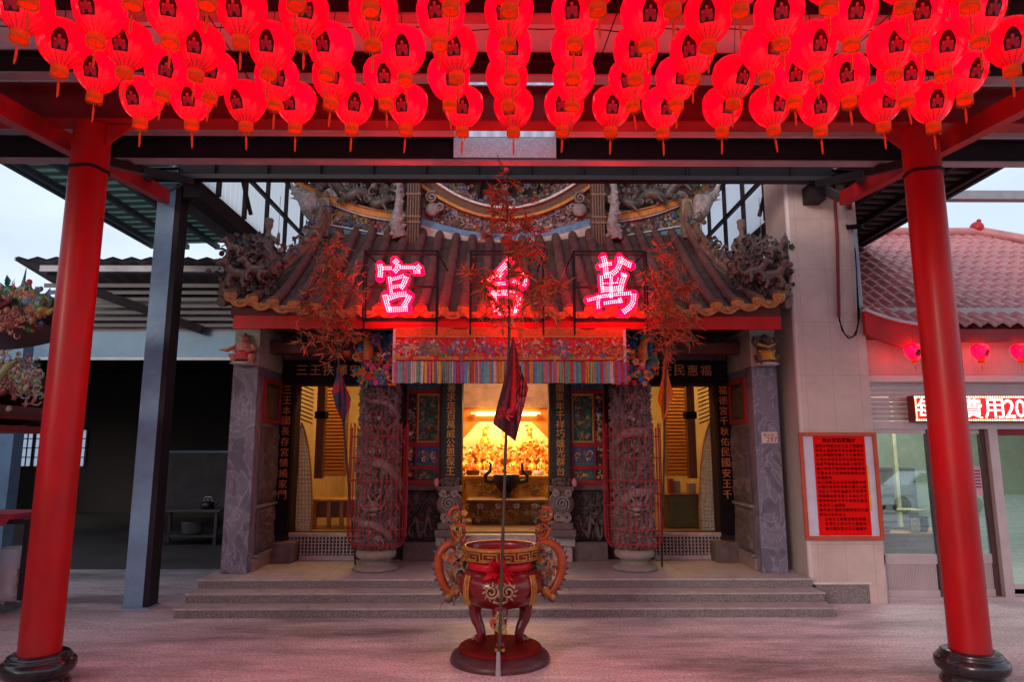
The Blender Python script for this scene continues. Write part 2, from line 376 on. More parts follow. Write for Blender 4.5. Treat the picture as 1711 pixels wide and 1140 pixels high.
# red pillars
pr = thing('pillar', 'tall round red pillar at left on a black bulging stone base', 'pillar', (-3.2, 5, 0))
m = MB(); m.lathe([(.131, .20), (.131, .9), (.131, 2.2), (.131, 3.4), (.131, 3.86), (.131, 4.07)], (-3.2, 5, 0), 40); m.build('shaft', M_redpaint, pr)
m = MB(); m.lathe([(.20, 0), (.205, .02), (.19, .045), (.178, .06), (.195, .075), (.222, .10), (.232, .13), (.228, .16), (.21, .178), (.195, .186), (.2, .19), (.19, .198), (.185, .203), (.188, .209), (.172, .217), (.132, .22)], (-3.2, 5, 0), 40); m.build('base', M_blackstone, pr)
m = MB()
for z in (3.70, 3.715): m.tube([(-3.2 + .136*math.cos(a*.2618), 5 + .136*math.sin(a*.2618), z + .006*math.sin(a)) for a in range(25)], .006, 6)
m.build('cable_tie', M_darksteel, pr)
p2 = copy_tree(pr); p2.location = (3.235, 5, 0); p2['label'] = 'tall round red pillar at right in front of the glazed office'
for o in (pr, p2): o['group'] = 'red pillars carrying the canopy'

# grey steel posts and the dark fascia they carry
def hpost(x, y, z1, label):
    t = thing('steel_post', label, 'post', (x, y, 0), 'grey steel posts')
    m = MB(); m.box(x - .10, x + .10, y - .1, y - .088, 0, z1); m.build('flange', M_greysteel, t)
    m = MB(); m.box(x - .006, x + .006, y - .088, y + .088, 0, z1); m.box(x - .10, x + .10, y + .088, y + .1, 0, z1); m.build('web', M_darksteel, t)
    m = MB(); m.box(x - .13, x + .13, y - .13, y + .13, 0, .012); m.build('foot_plate', M_greysteel, t)
    return t
t = thing('steel_post', 'blue grey square steel post standing left of the temple steps', 'post', (-3.75, 7.39, 0), 'grey steel posts')
m = MB(); m.box(-3.875, -3.68, 7.29, 7.49, 0, 4.53); m.build('flange', M_greysteel, t)
m = MB(); m.box(-3.68, -3.62, 7.294, 7.486, 0, 4.53); m.build('side_channel', M_darksteel, t)
m = MB(); m.box(-3.90, -3.6, 7.265, 7.51, 0, .012); m.build('foot_plate', M_greysteel, t)
t = thing('header_beam', 'long dark steel beam across the front of the temple roof', 'beam', (0, 7.2, 4.53))
m = MB(); m.box(-3.95, 4.1, 7.19, 7.2, 4.585, 4.9); m.build('web', M_header, t)
m = MB(); m.box(-3.95, 4.1, 7.14, 7.26, 4.535, 4.585); m.build('flange', M_darksteel, t)
m = MB(); 
for i in range(14): m.box(-3.8 + i*.58, -3.785 + i*.58, 7.15, 7.19, 4.585, 4.9)
m.build('stiffener', M_header, t)
m = MB(); m.ball((0, 7.1, 4.62), .035, 10, 8); m.build('red_knob', M_redpaint, t)

# ------------------------------------------------------------------ lanterns
def lantern_mat():
    m = bpy.data.materials.new('lit red lantern gauze'); m.use_nodes = True; t = m.node_tree; b = t.nodes['Principled BSDF']
    b.inputs['Base Color'].default_value = (.40, .0, .003, 1); b.inputs['Roughness'].default_value = .3; b.inputs['Specular IOR Level'].default_value = .2; b.inputs['Coat Weight'].default_value = .5; b.inputs['Coat Roughness'].default_value = .1
    tc = t.nodes.new('ShaderNodeTexCoord'); nz = t.nodes.new('ShaderNodeTexNoise'); nz.inputs['Scale'].default_value = 9; nz.inputs['Detail'].default_value = 5
    t.links.new(tc.outputs['Object'], nz.inputs['Vector'])
    wv = t.nodes.new('ShaderNodeTexWave'); wv.wave_type = 'BANDS'; wv.bands_direction = 'Z'; wv.inputs['Scale'].default_value = 28; wv.inputs['Distortion'].default_value = .6
    t.links.new(tc.outputs['Object'], wv.inputs['Vector'])
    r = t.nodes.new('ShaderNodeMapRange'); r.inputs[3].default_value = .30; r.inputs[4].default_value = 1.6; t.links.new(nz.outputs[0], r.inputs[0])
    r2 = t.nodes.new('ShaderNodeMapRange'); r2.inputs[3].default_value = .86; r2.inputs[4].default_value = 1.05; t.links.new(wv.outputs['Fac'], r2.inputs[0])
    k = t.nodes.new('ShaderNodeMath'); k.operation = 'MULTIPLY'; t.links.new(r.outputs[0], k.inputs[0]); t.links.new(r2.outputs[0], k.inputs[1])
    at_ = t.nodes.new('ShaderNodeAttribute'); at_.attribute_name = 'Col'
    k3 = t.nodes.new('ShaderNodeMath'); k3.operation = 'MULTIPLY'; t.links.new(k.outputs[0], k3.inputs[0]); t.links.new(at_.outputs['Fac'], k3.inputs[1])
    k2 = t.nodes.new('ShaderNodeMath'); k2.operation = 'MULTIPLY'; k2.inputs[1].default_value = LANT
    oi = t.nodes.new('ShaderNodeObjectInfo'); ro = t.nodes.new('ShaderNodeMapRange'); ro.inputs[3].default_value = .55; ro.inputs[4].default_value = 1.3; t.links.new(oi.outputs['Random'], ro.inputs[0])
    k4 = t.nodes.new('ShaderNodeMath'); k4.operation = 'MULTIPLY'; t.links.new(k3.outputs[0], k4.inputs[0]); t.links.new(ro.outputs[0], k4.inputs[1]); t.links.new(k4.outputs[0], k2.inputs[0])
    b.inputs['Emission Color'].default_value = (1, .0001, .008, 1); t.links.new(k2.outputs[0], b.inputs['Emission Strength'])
    return m
LANT = 1.65
M_lant = lantern_mat()
M_collar = mat('orange fringe', (.62, .09, .012), .7, var=.2, scale=30, emit=(1, .1, .01), es=.05)
M_tassel = mat('orange tassel', (.60, .13, .03), .8, var=.2, scale=30)
M_pict = mat('printed picture', (1, 1, 1), .5, attr=True, var=.35, scale=60)
M_frame = mat('dark wire', (.03, .008, .01), .5)
lroot = thing('paper_lantern', 'x', 'lantern', (0, 0, 0))
def lprof(t):
    # t 0 top .. 1 bottom
    z = .118 - .246 * t
    r = .125 * max(0, 1 - abs((t - .36) / (.66 if t > .36 else .40))**(2.0 if t > .36 else 2.6))**(.62 if t > .36 else .5)
    return max(r, .046 if t < .5 else .040), z
lp = [lprof(i / 18) for i in range(19)]
m = MB()
for i in range(18):
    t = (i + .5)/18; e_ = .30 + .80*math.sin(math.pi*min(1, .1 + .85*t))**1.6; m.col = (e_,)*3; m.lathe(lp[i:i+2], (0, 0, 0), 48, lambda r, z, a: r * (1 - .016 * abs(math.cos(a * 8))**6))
m2 = MB(); m2.lathe(lp, (0, 0, 0), 48, lambda r, z, a: r * (1 - .016 * abs(math.cos(a * 8))**6))
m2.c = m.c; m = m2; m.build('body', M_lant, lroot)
m = MB()
for k in range(16):
    a = k * math.pi / 8 + math.pi/16
    pts = [((r + .0006) * math.cos(a), (r + .0006) * math.sin(a), z) for r, z in lp]; m.tube(pts, .0013, 3, False)
m.build('rib', mat('red wire', (.16, .0, .003), .5), lroot)
m = MB(); m.lathe([(.05, .112), (.05, .124), (.04, .124), (.04, .112)], (0, 0, 0), 16); m.tube([(-.04, 0, .12), (0, 0, .155), (.04, 0, .12)], .002, 4); m.tube([(0, 0, .155), (0, 0, .33)], .0022, 4); m.build('hanger', M_frame, lroot)
m = MB(); m.lathe([(.040, -.126), (.043, -.13), (.043, -.165), (.036, -.166)], (0, 0, 0), 24)
for k in range(26):
    a = k * 2 * math.pi / 26; m.add([(.042*math.cos(a-.1), .042*math.sin(a-.1), -.16), (.042*math.cos(a+.1), .042*math.sin(a+.1), -.16), (.044*math.cos(a+.03), .044*math.sin(a+.03), -.178 - .006*(k % 3)), (.044*math.cos(a-.05), .044*math.sin(a-.05), -.176)], [(0, 1, 2, 3)], None, False)
m.build('collar', M_collar, lroot)
m = MB(); m.tube([(0, 0, -.15), (0, 0, -.20)], .0015, 4); m.tube([(0, 0, -.20), (.001, 0, -.215), (.002, 0, -.27), (.001, 0, -.29)], [.002, .0065, .006, .003], 8)
m.build('tassel', M_tassel, lroot)
# small printed picture on the lower front: dark arched ground with three small red figures (plain stand-ins)
def lsurf(a, z, d):
    t = (.118 - z) / .246; r, _ = lprof(min(1, max(0, t))); r += d
    return Vector((r * math.sin(a), -r * math.cos(a), z))
m = MB()
def patch(pts, d, c):
    m.col = c; cx = sum(p[0] for p in pts) / len(pts); cz = sum(p[1] for p in pts) / len(pts)
    rings = [[lsurf((cx + (x - cx)*k) / .12, cz + (z - cz)*k, d) for x, z in pts] for k in (1, .66, .33)]
    n = len(pts); vs = sum(rings, []) + [lsurf(cx / .12, cz, d)]
    fs = []
    for q in range(2): fs += [(q*n + i, q*n + (i+1) % n, (q+1)*n + (i+1) % n, (q+1)*n + i) for i in range(n)]
    fs += [(2*n + i, 2*n + (i+1) % n, 3*n) for i in range(n)]
    m.add(vs, fs, None, True)
patch([(-.046, -.075), (-.02, -.076), (.02, -.076), (.046, -.075), (.044, -.03), (.03, .0), (.016, .022), (0, .03), (-.016, .022), (-.03, .0), (-.044, -.03)], .0022, (.03, .008, .012))
def blob(x, z, w, h, c, d=.004): patch([(x + w*math.cos(i*.785), z + h*math.sin(i*.785)) for i in range(8)], d, c)
for x, z, s in ((-.021, -.045, 1), (.021, -.045, 1), (0, -.028, 1.05)):
    blob(x, z - .012*s, .014*s, .018*s, (.30, .02, .05)); blob(x, z + .010*s, .007*s, .008*s, (.42, .08, .08), .005); blob(x, z + .021*s, .008*s, .005*s, (.02, .005, .01), .006)
m.build('picture', M_pict, lroot)

ROWS = [
 ('lowest row', [(237,166),(320,168),(411,171),(494,173),(590,176),(681,177),(774,180),(858,181),(942,180),(1022,180),(1106,181),(1207,181),(1287,179),(1368,178),(1472,172),(1556,172)]),
 ('second row from the bottom', [(163,118),(279,117),(357,123),(462,132),(557,132),(643,132),(750,132),(847,134),(958,134),(1053,136),(1131,134),(1226,132),(1325,130),(1415,129),(1506,128),(1610,124)]),
 ('third row from the bottom', [(104,74),(213,76),(334,80),(453,79),(552,80),(674,86),(760,85),(851,84),(958,86),(1062,87),(1157,88),(1276,85),(1358,79),(1490,79),(1574,79),(1688,72)]),
 ('fourth row from the bottom', [(42,14),(166,20),(287,22),(404,20),(508,24),(624,25),(736,26),(850,24),(962,26),(1078,28),(1184,30),(1302,26),(1422,26),(1537,27),(1634,18)]),
 ('top row cut by the frame', [(50,-52),(228,-48),(349,-46),(500,-44),(616,-38),(758,-38),(853,-36),(994,-36),(1122,-36),(1235,-36),(1384,-40),(1506,-42),(1618,-44)]),
]
ORD = ['leftmost', 'second', 'third', 'fourth', 'fifth', 'sixth', 'seventh', 'eighth', 'ninth', 'tenth', 'eleventh', 'twelfth', 'thirteenth', 'fourteenth', 'fifteenth', 'rightmost']
first = True
rl = random.Random(3)
ZROW = [3.80, 3.83, 3.84, 3.86, 3.87]
for ri, (rn, pts) in enumerate(ROWS):
    for i, (px, py) in enumerate(pts):
        d = at(px, py, 1.0) - EYE; tt = (ZROW[ri] - EYE.z) / d.z; p = EYE + d * tt
        o = lroot if first else copy_tree(lroot); first = False
        o.location = p; o.scale = (1.03, 1.03, 1.10)
        yaw = math.atan2(p.x, p.y) * -.35 + rl.uniform(-.34, .34)
        o.rotation_euler = (rl.uniform(-.07, .07), rl.uniform(-.08, .08), yaw)
        if i == 0: w = 'leftmost red lantern of the ' + rn
        elif i == len(pts) - 1: w = 'rightmost red lantern of the ' + rn
        else: w = ORD[i] + ' red lantern from the left in the ' + rn
        o['label'] = w; o['group'] = 'red lanterns hanging under the canopy'

# the rows go on over the viewer's head
for j, yy in enumerate((2.42, 2.05, 1.68, 1.31, .94)):
    for i in range(13):
        o = copy_tree(lroot); o.location = (-2.64 + .44*i, yy, 3.88); o.scale = (1.14,)*3; o.rotation_euler = (0, 0, rl.uniform(-.3, .3))
        o['label'] = 'red lantern in the rows above the viewer, out of the picture'; o['group'] = 'red lanterns above the viewer'
# ------------------------------------------------------------------ temple
M_tile = mat('weathered clay tile', (.095, .045, .042), .75, var=.35, scale=9, bump=.15, bscale=50, dirt=.35)
M_tileend = mat('glazed tile end', (.42, .15, .04), .45, var=.35, scale=14, dirt=.4)
M_carved = mat('carved grey stone', (.125, .09, .087), .65, var=.35, scale=10, dirt=.4)
M_pinkstone = mat('pale pink stone', (.40, .31, .30), .6, var=.2, scale=16, dirt=.3)
M_darkcarve = mat('carved black stone', (.060, .050, .052), .45, var=.4, scale=10)
M_black = mat('black lacquer', (.008, .005, .007), .6, var=.3, scale=8, spec=.08)
M_gold = mat('gold leaf', (.62, .30, .06), .4, .35, var=.3, scale=30)
M_goldred = mat('worn red gold characters', (.55, .18, .06), .5, .1, var=.3, scale=30)
M_paint = mat('temple paint', (1, 1, 1), .55, attr=True, var=.28, scale=18, dirt=.22)
M_glaze = mat('glazed ceramic pieces', (1, 1, 1), .4, attr=True, var=.35, scale=12, dirt=.25)
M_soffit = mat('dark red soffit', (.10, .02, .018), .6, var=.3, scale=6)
M_white = mat('white plaster', (.52, .48, .46), .7, var=.18, scale=6, dirt=.3)
def marble():
    m = mat('veined grey marble', (.25, .235, .30), .35, var=.15, scale=5); t, b = nodes(m)
    tc = t.nodes.new('ShaderNodeTexCoord'); n = t.nodes.new('ShaderNodeTexNoise'); n.inputs['Scale'].default_value = 3.2; n.inputs['Detail'].default_value = 9; n.inputs['Distortion'].default_value = 2.2
    mp = t.nodes.new('ShaderNodeMapping'); mp.inputs['Rotation'].default_value = (.3, .6, .2); mp.inputs['Scale'].default_value = (1.4, 1.4, .8)
    t.links.new(tc.outputs['Object'], mp.inputs[0]); t.links.new(mp.outputs[0], n.inputs['Vector'])
    cr = t.nodes.new('ShaderNodeValToRGB'); cr.color_ramp.elements[0].position = .30; cr.color_ramp.elements[0].color = (.10, .09, .125, 1)
    e = cr.color_ramp.elements.new(.47); e.color = (.145, .13, .175, 1); e = cr.color_ramp.elements.new(.50); e.color = (.26, .24, .30, 1); e = cr.color_ramp.elements.new(.54); e.color = (.15, .135, .18, 1)
    cr.color_ramp.elements[-1].position = .75; cr.color_ramp.elements[-1].color = (.20, .18, .235, 1)
    t.links.new(n.outputs[0], cr.inputs[0]); t.links.new(cr.outputs[0], b.inputs['Base Color']); return m
M_marble = marble()
RED = (.30, .012, .014); BLUE = (.03, .10, .26); TEAL = (.03, .18, .17); GOLD = (.55, .27, .05); GREEN = (.03, .15, .06); WHITE = (.62, .58, .55); PINK = (.5, .10, .16); ORANGE = (.55, .13, .02); DARK = (.03, .02, .02); GREY = (.22, .19, .19)
VIV = [RED, BLUE, TEAL, GOLD, GREEN, WHITE, PINK, ORANGE]
DULL = [(.13, .09, .085), (.17, .14, .13), (.07, .045, .045), (.24, .21, .21), (.15, .05, .05), (.06, .08, .065), (.07, .07, .13), (.14, .09, .03)]

T = thing('temple_building', 'ornate old temple with red eaves, tiled roof and lit altar hall', 'temple', (0, 8.6, .27))
YF = 8.62
def fw(x0, x1, z0, z1, y0=YF, y1=8.8): pass
# facade wall pieces round the openings
m = MB(); m.col = (.06, .03, .03)
for s in (-1, 1):
    a, b = sorted((s*1.80, s*.545)); m.box(a, b, YF, 8.86, .27, 3.2)
    a, b = sorted((s*2.64, s*3.07)); m.box(a, b, YF, 8.86, .27, 3.2)
    a, b = sorted((s*1.80, s*2.64)); m.box(a, b, YF, 8.86, 2.40, 3.2); m.box(a, b, YF + .06, 8.86, .27, .58)
m.box(-.545, .545, YF, 8.86, 2.44, 3.2); m.box(-.545, .545, YF + .02, 8.86, .27, .575)
m.build('facade_wall', mat('dark painted wall', (.032, .016, .018), .7, var=.3, scale=6, spec=.1), T)
m = MB(); m.box(-.80, .80, 8.40, YF + .02, .27, .44); m.box(-.84, .84, 8.46, YF + .03, .44, .575); m.build('door_step', M_pinkstone, T, .012)
m = MB(); m.box(-.53, .53, 8.45, 8.47, .575, .583); m.build('threshold_strip', mat('bright metal strip', (.7, .68, .66), .3, .8), T)

for s in (-1, 1):
    def X(a, b): return (min(s*a, s*b), max(s*a, s*b))
    # lattice bases below the side doors
    m = MB(); x0, x1 = X(1.82, 2.64); m.box(x0, x1, 8.60, 8.66, .27, .32); m.box(x0, x1, 8.60, 8.66, .55, .585)
    for i in range(19):
        xx = x0 + (x1 - x0) * (i + .5) / 19; m.box(xx - .006, xx + .006, 8.61, 8.65, .32, .55)
    for j in range(6): m.box(x0, x1, 8.615, 8.645, .335 + j*.04, .345 + j*.04)
    m.build('lattice_base', M_pinkstone, T)
    # end plinth beside the lattice
    m = MB(); x0, x1 = X(2.50, 2.86); m.box(x0, x1, 8.38, 8.60, .27, .50); m.build('corner_plinth', M_carved, T, .01)
    # tall couplet board beside the side door
    x0, x1 = X(2.645, 2.80); m = MB(); m.box(x0, x1, 8.54, YF, .58, 2.43); cb = m.build('couplet_board', M_black, T, .004)
    m = MB(); put_text(m, '三王本國長存宮情繞家門' if s < 0 else '福德宮千秋佑民國安王千', (s*2.722, 8.537, 2.33), (1, 0, 0), (0, 0, 1), .105, (0, 0, -.128)); m.build('character', M_goldred, cb)
    # black lintel board
    x0, x1 = X(1.42, 2.78); m = MB(); m.box(x0, x1, 8.50, YF, 2.44, 2.70); lb = m.build('lintel_board', M_black, T, .006)
    m = MB(); put_text(m, '三王扶澤安民' if s < 0 else '聖王國安民惠福', (-2.54 if s < 0 else 1.52, 8.497, 2.575), (1, 0, 0), (0, 0, 1), .135, (.165, 0, 0)); m.build('character', M_goldred, lb)
    # carved beam and painted panels above the lintel
    x0, x1 = X(1.42, 2.78); m = MB(); m.col = (.12, .05, .06); panel_relief(m, (x0, 8.52, 2.70), (x1 - x0, 0, 0), (0, 0, .17), 5 + s, .05, 60, 10)
    m.col = (.10, .09, .13); panel_relief(m, (x0, 8.42, 2.88), (x1 - x0, 0, 0), (0, 0, .14), 15 + s, .05, 60, 10); m.build('carved_beam', M_paint, T)
    m = MB(); random.seed(11 + s)
    ornaments(m, 70, lambda: (s*random.uniform(1.5, 2.7), 8.42, random.uniform(2.74, 3.0)), .055, [(.10, .05, .06), (.12, .10, .14), (.2, .06, .05), (.05, .12, .10), (.28, .16, .06)]); m.build('carved_figures', M_glaze, T)
    # angled wing wall: marble face, inner relief, plaster top
    fp = [(s*3.07, 7.67), (s*2.785, 7.67), (s*2.805, 8.62), (s*3.07, 8.62)]
    def wedge(z0, z1, name, mt, grow=0):
        mm = MB(); vs = [(x + (s*grow if abs(x) > 3 else -s*grow), y - (grow if y < 8 else 0), z) for z in (z0, z1) for x, y in fp]
        fs = [(0,1,2,3), (7,6,5,4), (0,4,5,1), (1,5,6,2), (2,6,7,3), (3,7,4,0)]
        if s < 0: fs = [f[::-1] for f in fs]
        mm.add(vs, fs, None, False); return mm.build(name, mt, T, .008)
    wedge(.27, 2.53, 'wing_wall', M_marble)
    wedge(2.53, 3.04, 'wing_wall_top', mat('plaster block', (.40, .35, .29), .75, var=.15, scale=6, dirt=.35))
    if s < 0: d0, d1 = Vector((s*2.785, 7.67, 0)), Vector((s*2.805, 8.62, 0))
    else: d1, d0 = Vector((s*2.785, 7.67, 0)), Vector((s*2.805, 8.62, 0))
    u = d1 - d0; nrm = Vector((u.y, -u.x, 0)).normalized()
    def on(t, z, d=0.0):
        p = d0 + u * t + nrm * d; return (p.x, p.y, z)
    tt = (.22, .88) if s < 0 else (.12, .78)
    def slab(t0, t1, z0, z1, d0_, d1_, col, mm):
        mm.col = col; q = [on(t0, z0, d0_), on(t1, z0, d0_), on(t1, z1, d0_), on(t0, z1, d0_), on(t0, z0, d1_), on(t1, z0, d1_), on(t1, z1, d1_), on(t0, z1, d1_)]
        mm.add(q, [(0,3,2,1), (4,5,6,7), (0,1,5,4), (1,2,6,5), (2,3,7,6), (3,0,4,7)], None, False)
    m = MB(); F = .04 / 1
    slab(tt[0], tt[1], 1.90, 1.945, .0, .03, RED, m); slab(tt[0], tt[1], 2.37, 2.415, .0, .03, RED, m); slab(tt[0], tt[0] + .05, 1.945, 2.37, 0, .03, RED, m); slab(tt[1] - .05, tt[1], 1.945, 2.37, 0, .03, RED, m)
    m.build('panel_frame', M_paint, T)
    m = MB(); panel_relief(m, on(tt[0] + .05, 1.945, .003), u * (tt[1] - tt[0] - .1), (0, 0, .425), 31 + s, .03, 24, 20); m.build('relief_panel', M_darkcarve, T)
    m = MB(); panel_relief(m, on(tt[0], .98, .004), u * (tt[1] - tt[0]), (0, 0, .88), 41 + s, .05, 28, 44); panel_relief(m, on(tt[0], .44, .004), u * (tt[1] - tt[0]), (0, 0, .50), 51 + s, .05, 28, 28)
    m.build('relief_panel', M_carved, T)
    m = MB(); slab(tt[0] - .03, tt[1] + .03, .945, .975, .0, .035, GREY, m); m.build('stone_moulding', M_paint, T); m = MB(); slab(tt[0] - .03, tt[1] + .03, .41, .435, .0, .05, GREY, m); m.build('stone_moulding', M_paint, T); m = MB(); slab(tt[0] - .10, tt[1] + .06, .272, .40, .0, .03, (.3, .2, .17), m); m.build('stone_moulding', M_paint, T)
    # painted wall between dragon column and door column
    x0, x1 = X(.815, 1.235); xw0, xw1 = X(.83, 1.10); xs0, xs1 = X(1.115, 1.215)
    m = MB(); m.col = RED
    for z0, z1 in ((2.285, 2.335), (1.625, 1.68), (1.345, 1.40), (1.165, 1.215)): m.box(x0, x1, 8.55, YF, z0, z1)
    for a, b in (X(.815, .83), X(1.10, 1.115), X(1.215, 1.235)): m.box(a, b, 8.553, YF, 1.215, 2.285)
    m.build('red_frame', M_paint, T)
    m = MB(); m.col = GOLD; w = .016
    m.box(xw0, xw1, 8.575, YF, 1.68, 1.70); m.box(xw0, xw1, 8.575, YF, 2.262, 2.285); m.box(xw0, xw0 + w, 8.576, YF, 1.70, 2.262); m.box(xw1 - w, xw1, 8.576, YF, 1.70, 2.262)
    wf = m.build('window_frame', M_paint, T)
    m = MB(); m.col = (.02, .06, .045); m.box(xw0 + w, xw1 - w, 8.605, 8.615, 1.70, 2.262); random.seed(21 + s)
    ornaments(m, 150, lambda: (random.uniform(xw0 + .03, xw1 - .03), 8.60, random.uniform(1.72, 2.24)), .034, [TEAL, GREEN, (.10, .22, .16), (.05, .12, .10), (.25, .3, .25), RED, GOLD, (.14, .14, .12)])
    m.build('carved_window', M_glaze, wf)
    m = MB(); m.col = BLUE; m.box(xw0 - .005, xw1 + .01, 8.585, YF, 1.40, 1.625); m.col = TEAL; m.box(xw0 - .004, xw1 + .009, 8.583, 8.585, 1.405, 1.43)
    ornaments(m, 40, lambda: (random.uniform(xw0 + .03, xw1 - .03), 8.582, random.uniform(1.455, 1.57)), .035, [GREY, (.35, .3, .25), WHITE, (.2, .1, .1)], ('curl', 'ball')); m.build('painted_panel', M_paint, T)
    m = MB(); m.col = (.05, .09, .08); m.box(xw0 - .005, xw1 + .01, 8.585, YF, 1.215, 1.345); ornaments(m, 26, lambda: (random.uniform(xw0 + .03, xw1 - .03), 8.582, random.uniform(1.24, 1.32)), .03, [TEAL, GOLD, GREEN, PINK, GREY]); m.build('painted_panel', M_paint, T)
    m = MB(); m.col = (.04, .03, .03); m.box(xs0, xs1, 8.60, YF, 1.215, 2.285)
    ornaments(m, 60, lambda: (random.uniform(xs0 + .02, xs1 - .02), 8.595, random.uniform(1.25, 2.25)), .032, [GOLD, (.6, .4, .15), (.5, .2, .05), BLUE, WHITE]); m.build('gilt_strip', M_glaze, T)
    m = MB(); m.col = (.07, .10, .14); m.box(x0, x1, 8.56, YF, 2.335, 2.43); ornaments(m, 22, lambda: (random.uniform(x0 + .03, x1 - .03), 8.557, random.uniform(2.36, 2.41)), .03, [TEAL, GREY, BLUE]); m.build('painted_panel', M_paint, T)
    m = MB(); m.box(x0 - .01, x1 + .01, 8.53, YF, 1.10, 1.163); m.build('stone_ledge', M_carved, T, .008); m = MB(); m.box(x0, x1, 8.50, YF, .27, .49); m.build('stone_base', M_carved, T, .008)
    m = MB(); panel_relief(m, (x0, 8.60, .49), (x1 - x0, 0, 0), (0, 0, .61), 61 + s, .09, 40, 50); m.build('dado_relief', M_darkcarve, T)
    m = MB(); m.tube([(x0 + .06 + (x1 - x0 - .12) * i / 20, 8.52, .66 + .10 * math.sin(i * .55 + s) + .05*math.sin(i*1.3)) for i in range(21)], [.012 + .012*math.sin(math.pi*i/20) for i in range(21)], 6); m.build('dado_dragon', M_carved, T)
    # grey door column with gilt couplet
    xc = s * .672; m = MB(); m.box(xc - .135, xc + .135, 8.46, YF, 1.22, 2.46); dc = m.build('door_column', mat('grey green column', (.040, .048, .046), .6, var=.25, scale=10, spec=.12), T, .03)
    m = MB(); put_text(m, '善求塔百萬威公恩保王' if s < 0 else '廟聚年千祥巧爐光群台', (xc, 8.458, 2.35), (1, 0, 0), (0, 0, 1), .105, (0, 0, -.113)); m.build('character', M_gold, dc)
    # drum stone guarding the door
    D = thing('drum_stone', 'carved grey drum stone at the %s side of the altar door' % ('left' if s < 0 else 'right'), 'stone carving', (xc, 8.4, .575), 'drum stones beside the altar door')
    m = MB(); m.box(xc - .16, xc + .16, 8.26, 8.52, .575, .66); m.box(xc - .13, xc + .13, 8.28, 8.5, .66, .74); m.build('plinth', M_carved, D, .012)
    m = MB()
    M9 = Matrix.Translation((xc, 8.41, .95)) @ Matrix.Rotation(R(90), 4, 'X')
    mm = MB(); mm.lathe([(.001, -.10), (.10, -.105), (.14, -.09), (.155, -.05), (.155, .05), (.14, .09), (.10, .105), (.001, .10)], (0, 0, 0), 28)
    m.add(mm.v, mm.f, M9, True); m.build('drum', M_carved, D)
    m = MB()
    for cx, cz, r in ((-.05, .80, .06), (.05, .80, .06), (0, .96, .09), (-.07, 1.08, .045), (.07, 1.08, .045)): m.tube(spiral((xc + cx, 8.29, cz), r, .01, 2.2, 26, random.random()*6), .011, 6)
    m.build('scroll_carving', mat('pale carved stone', (.24, .21, .21), .6, var=.3, scale=20), D)
    m = MB(); m.box(xc - .14, xc + .14, 8.32, 8.5, 1.10, 1.16); m.ball((xc, 8.40, 1.20), (.11, .09, .07), 12, 8); random.seed(5)
    for k in range(26):
        a = random.uniform(0, 6.28); m.ball((xc + .10*math.cos(a), 8.40 + .09*math.sin(a) - .02, 1.17 + random.uniform(0, .08)), .022, 6, 4)
    m.build('lion_cap', M_carved, D)
    m = MB(); m.ball((xc + s*.155, 8.36, 1.20), (.035, .03, .055), 12, 8); m.build('lotus_bud', mat('pink bud', (.55, .22, .25), .5), D)

# porch soffit and red fascia
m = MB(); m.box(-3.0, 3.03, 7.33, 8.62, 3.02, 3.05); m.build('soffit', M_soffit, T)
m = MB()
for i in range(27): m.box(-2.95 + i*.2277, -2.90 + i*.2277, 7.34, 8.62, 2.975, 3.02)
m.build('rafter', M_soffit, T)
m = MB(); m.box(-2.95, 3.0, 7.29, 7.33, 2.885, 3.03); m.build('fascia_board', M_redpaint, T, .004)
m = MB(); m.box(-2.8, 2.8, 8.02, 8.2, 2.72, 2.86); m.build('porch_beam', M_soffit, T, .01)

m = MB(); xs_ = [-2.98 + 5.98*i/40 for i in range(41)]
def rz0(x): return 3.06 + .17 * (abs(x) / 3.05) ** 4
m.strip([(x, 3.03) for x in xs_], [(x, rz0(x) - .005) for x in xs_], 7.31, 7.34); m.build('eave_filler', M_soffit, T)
for s in (-1, 1): m = MB(); m.box(min(s*2.95, s*3.0), max(s*2.95, s*3.0), 7.34, 8.62, 3.05, 3.3); m.build('eave_filler', M_soffit, T)
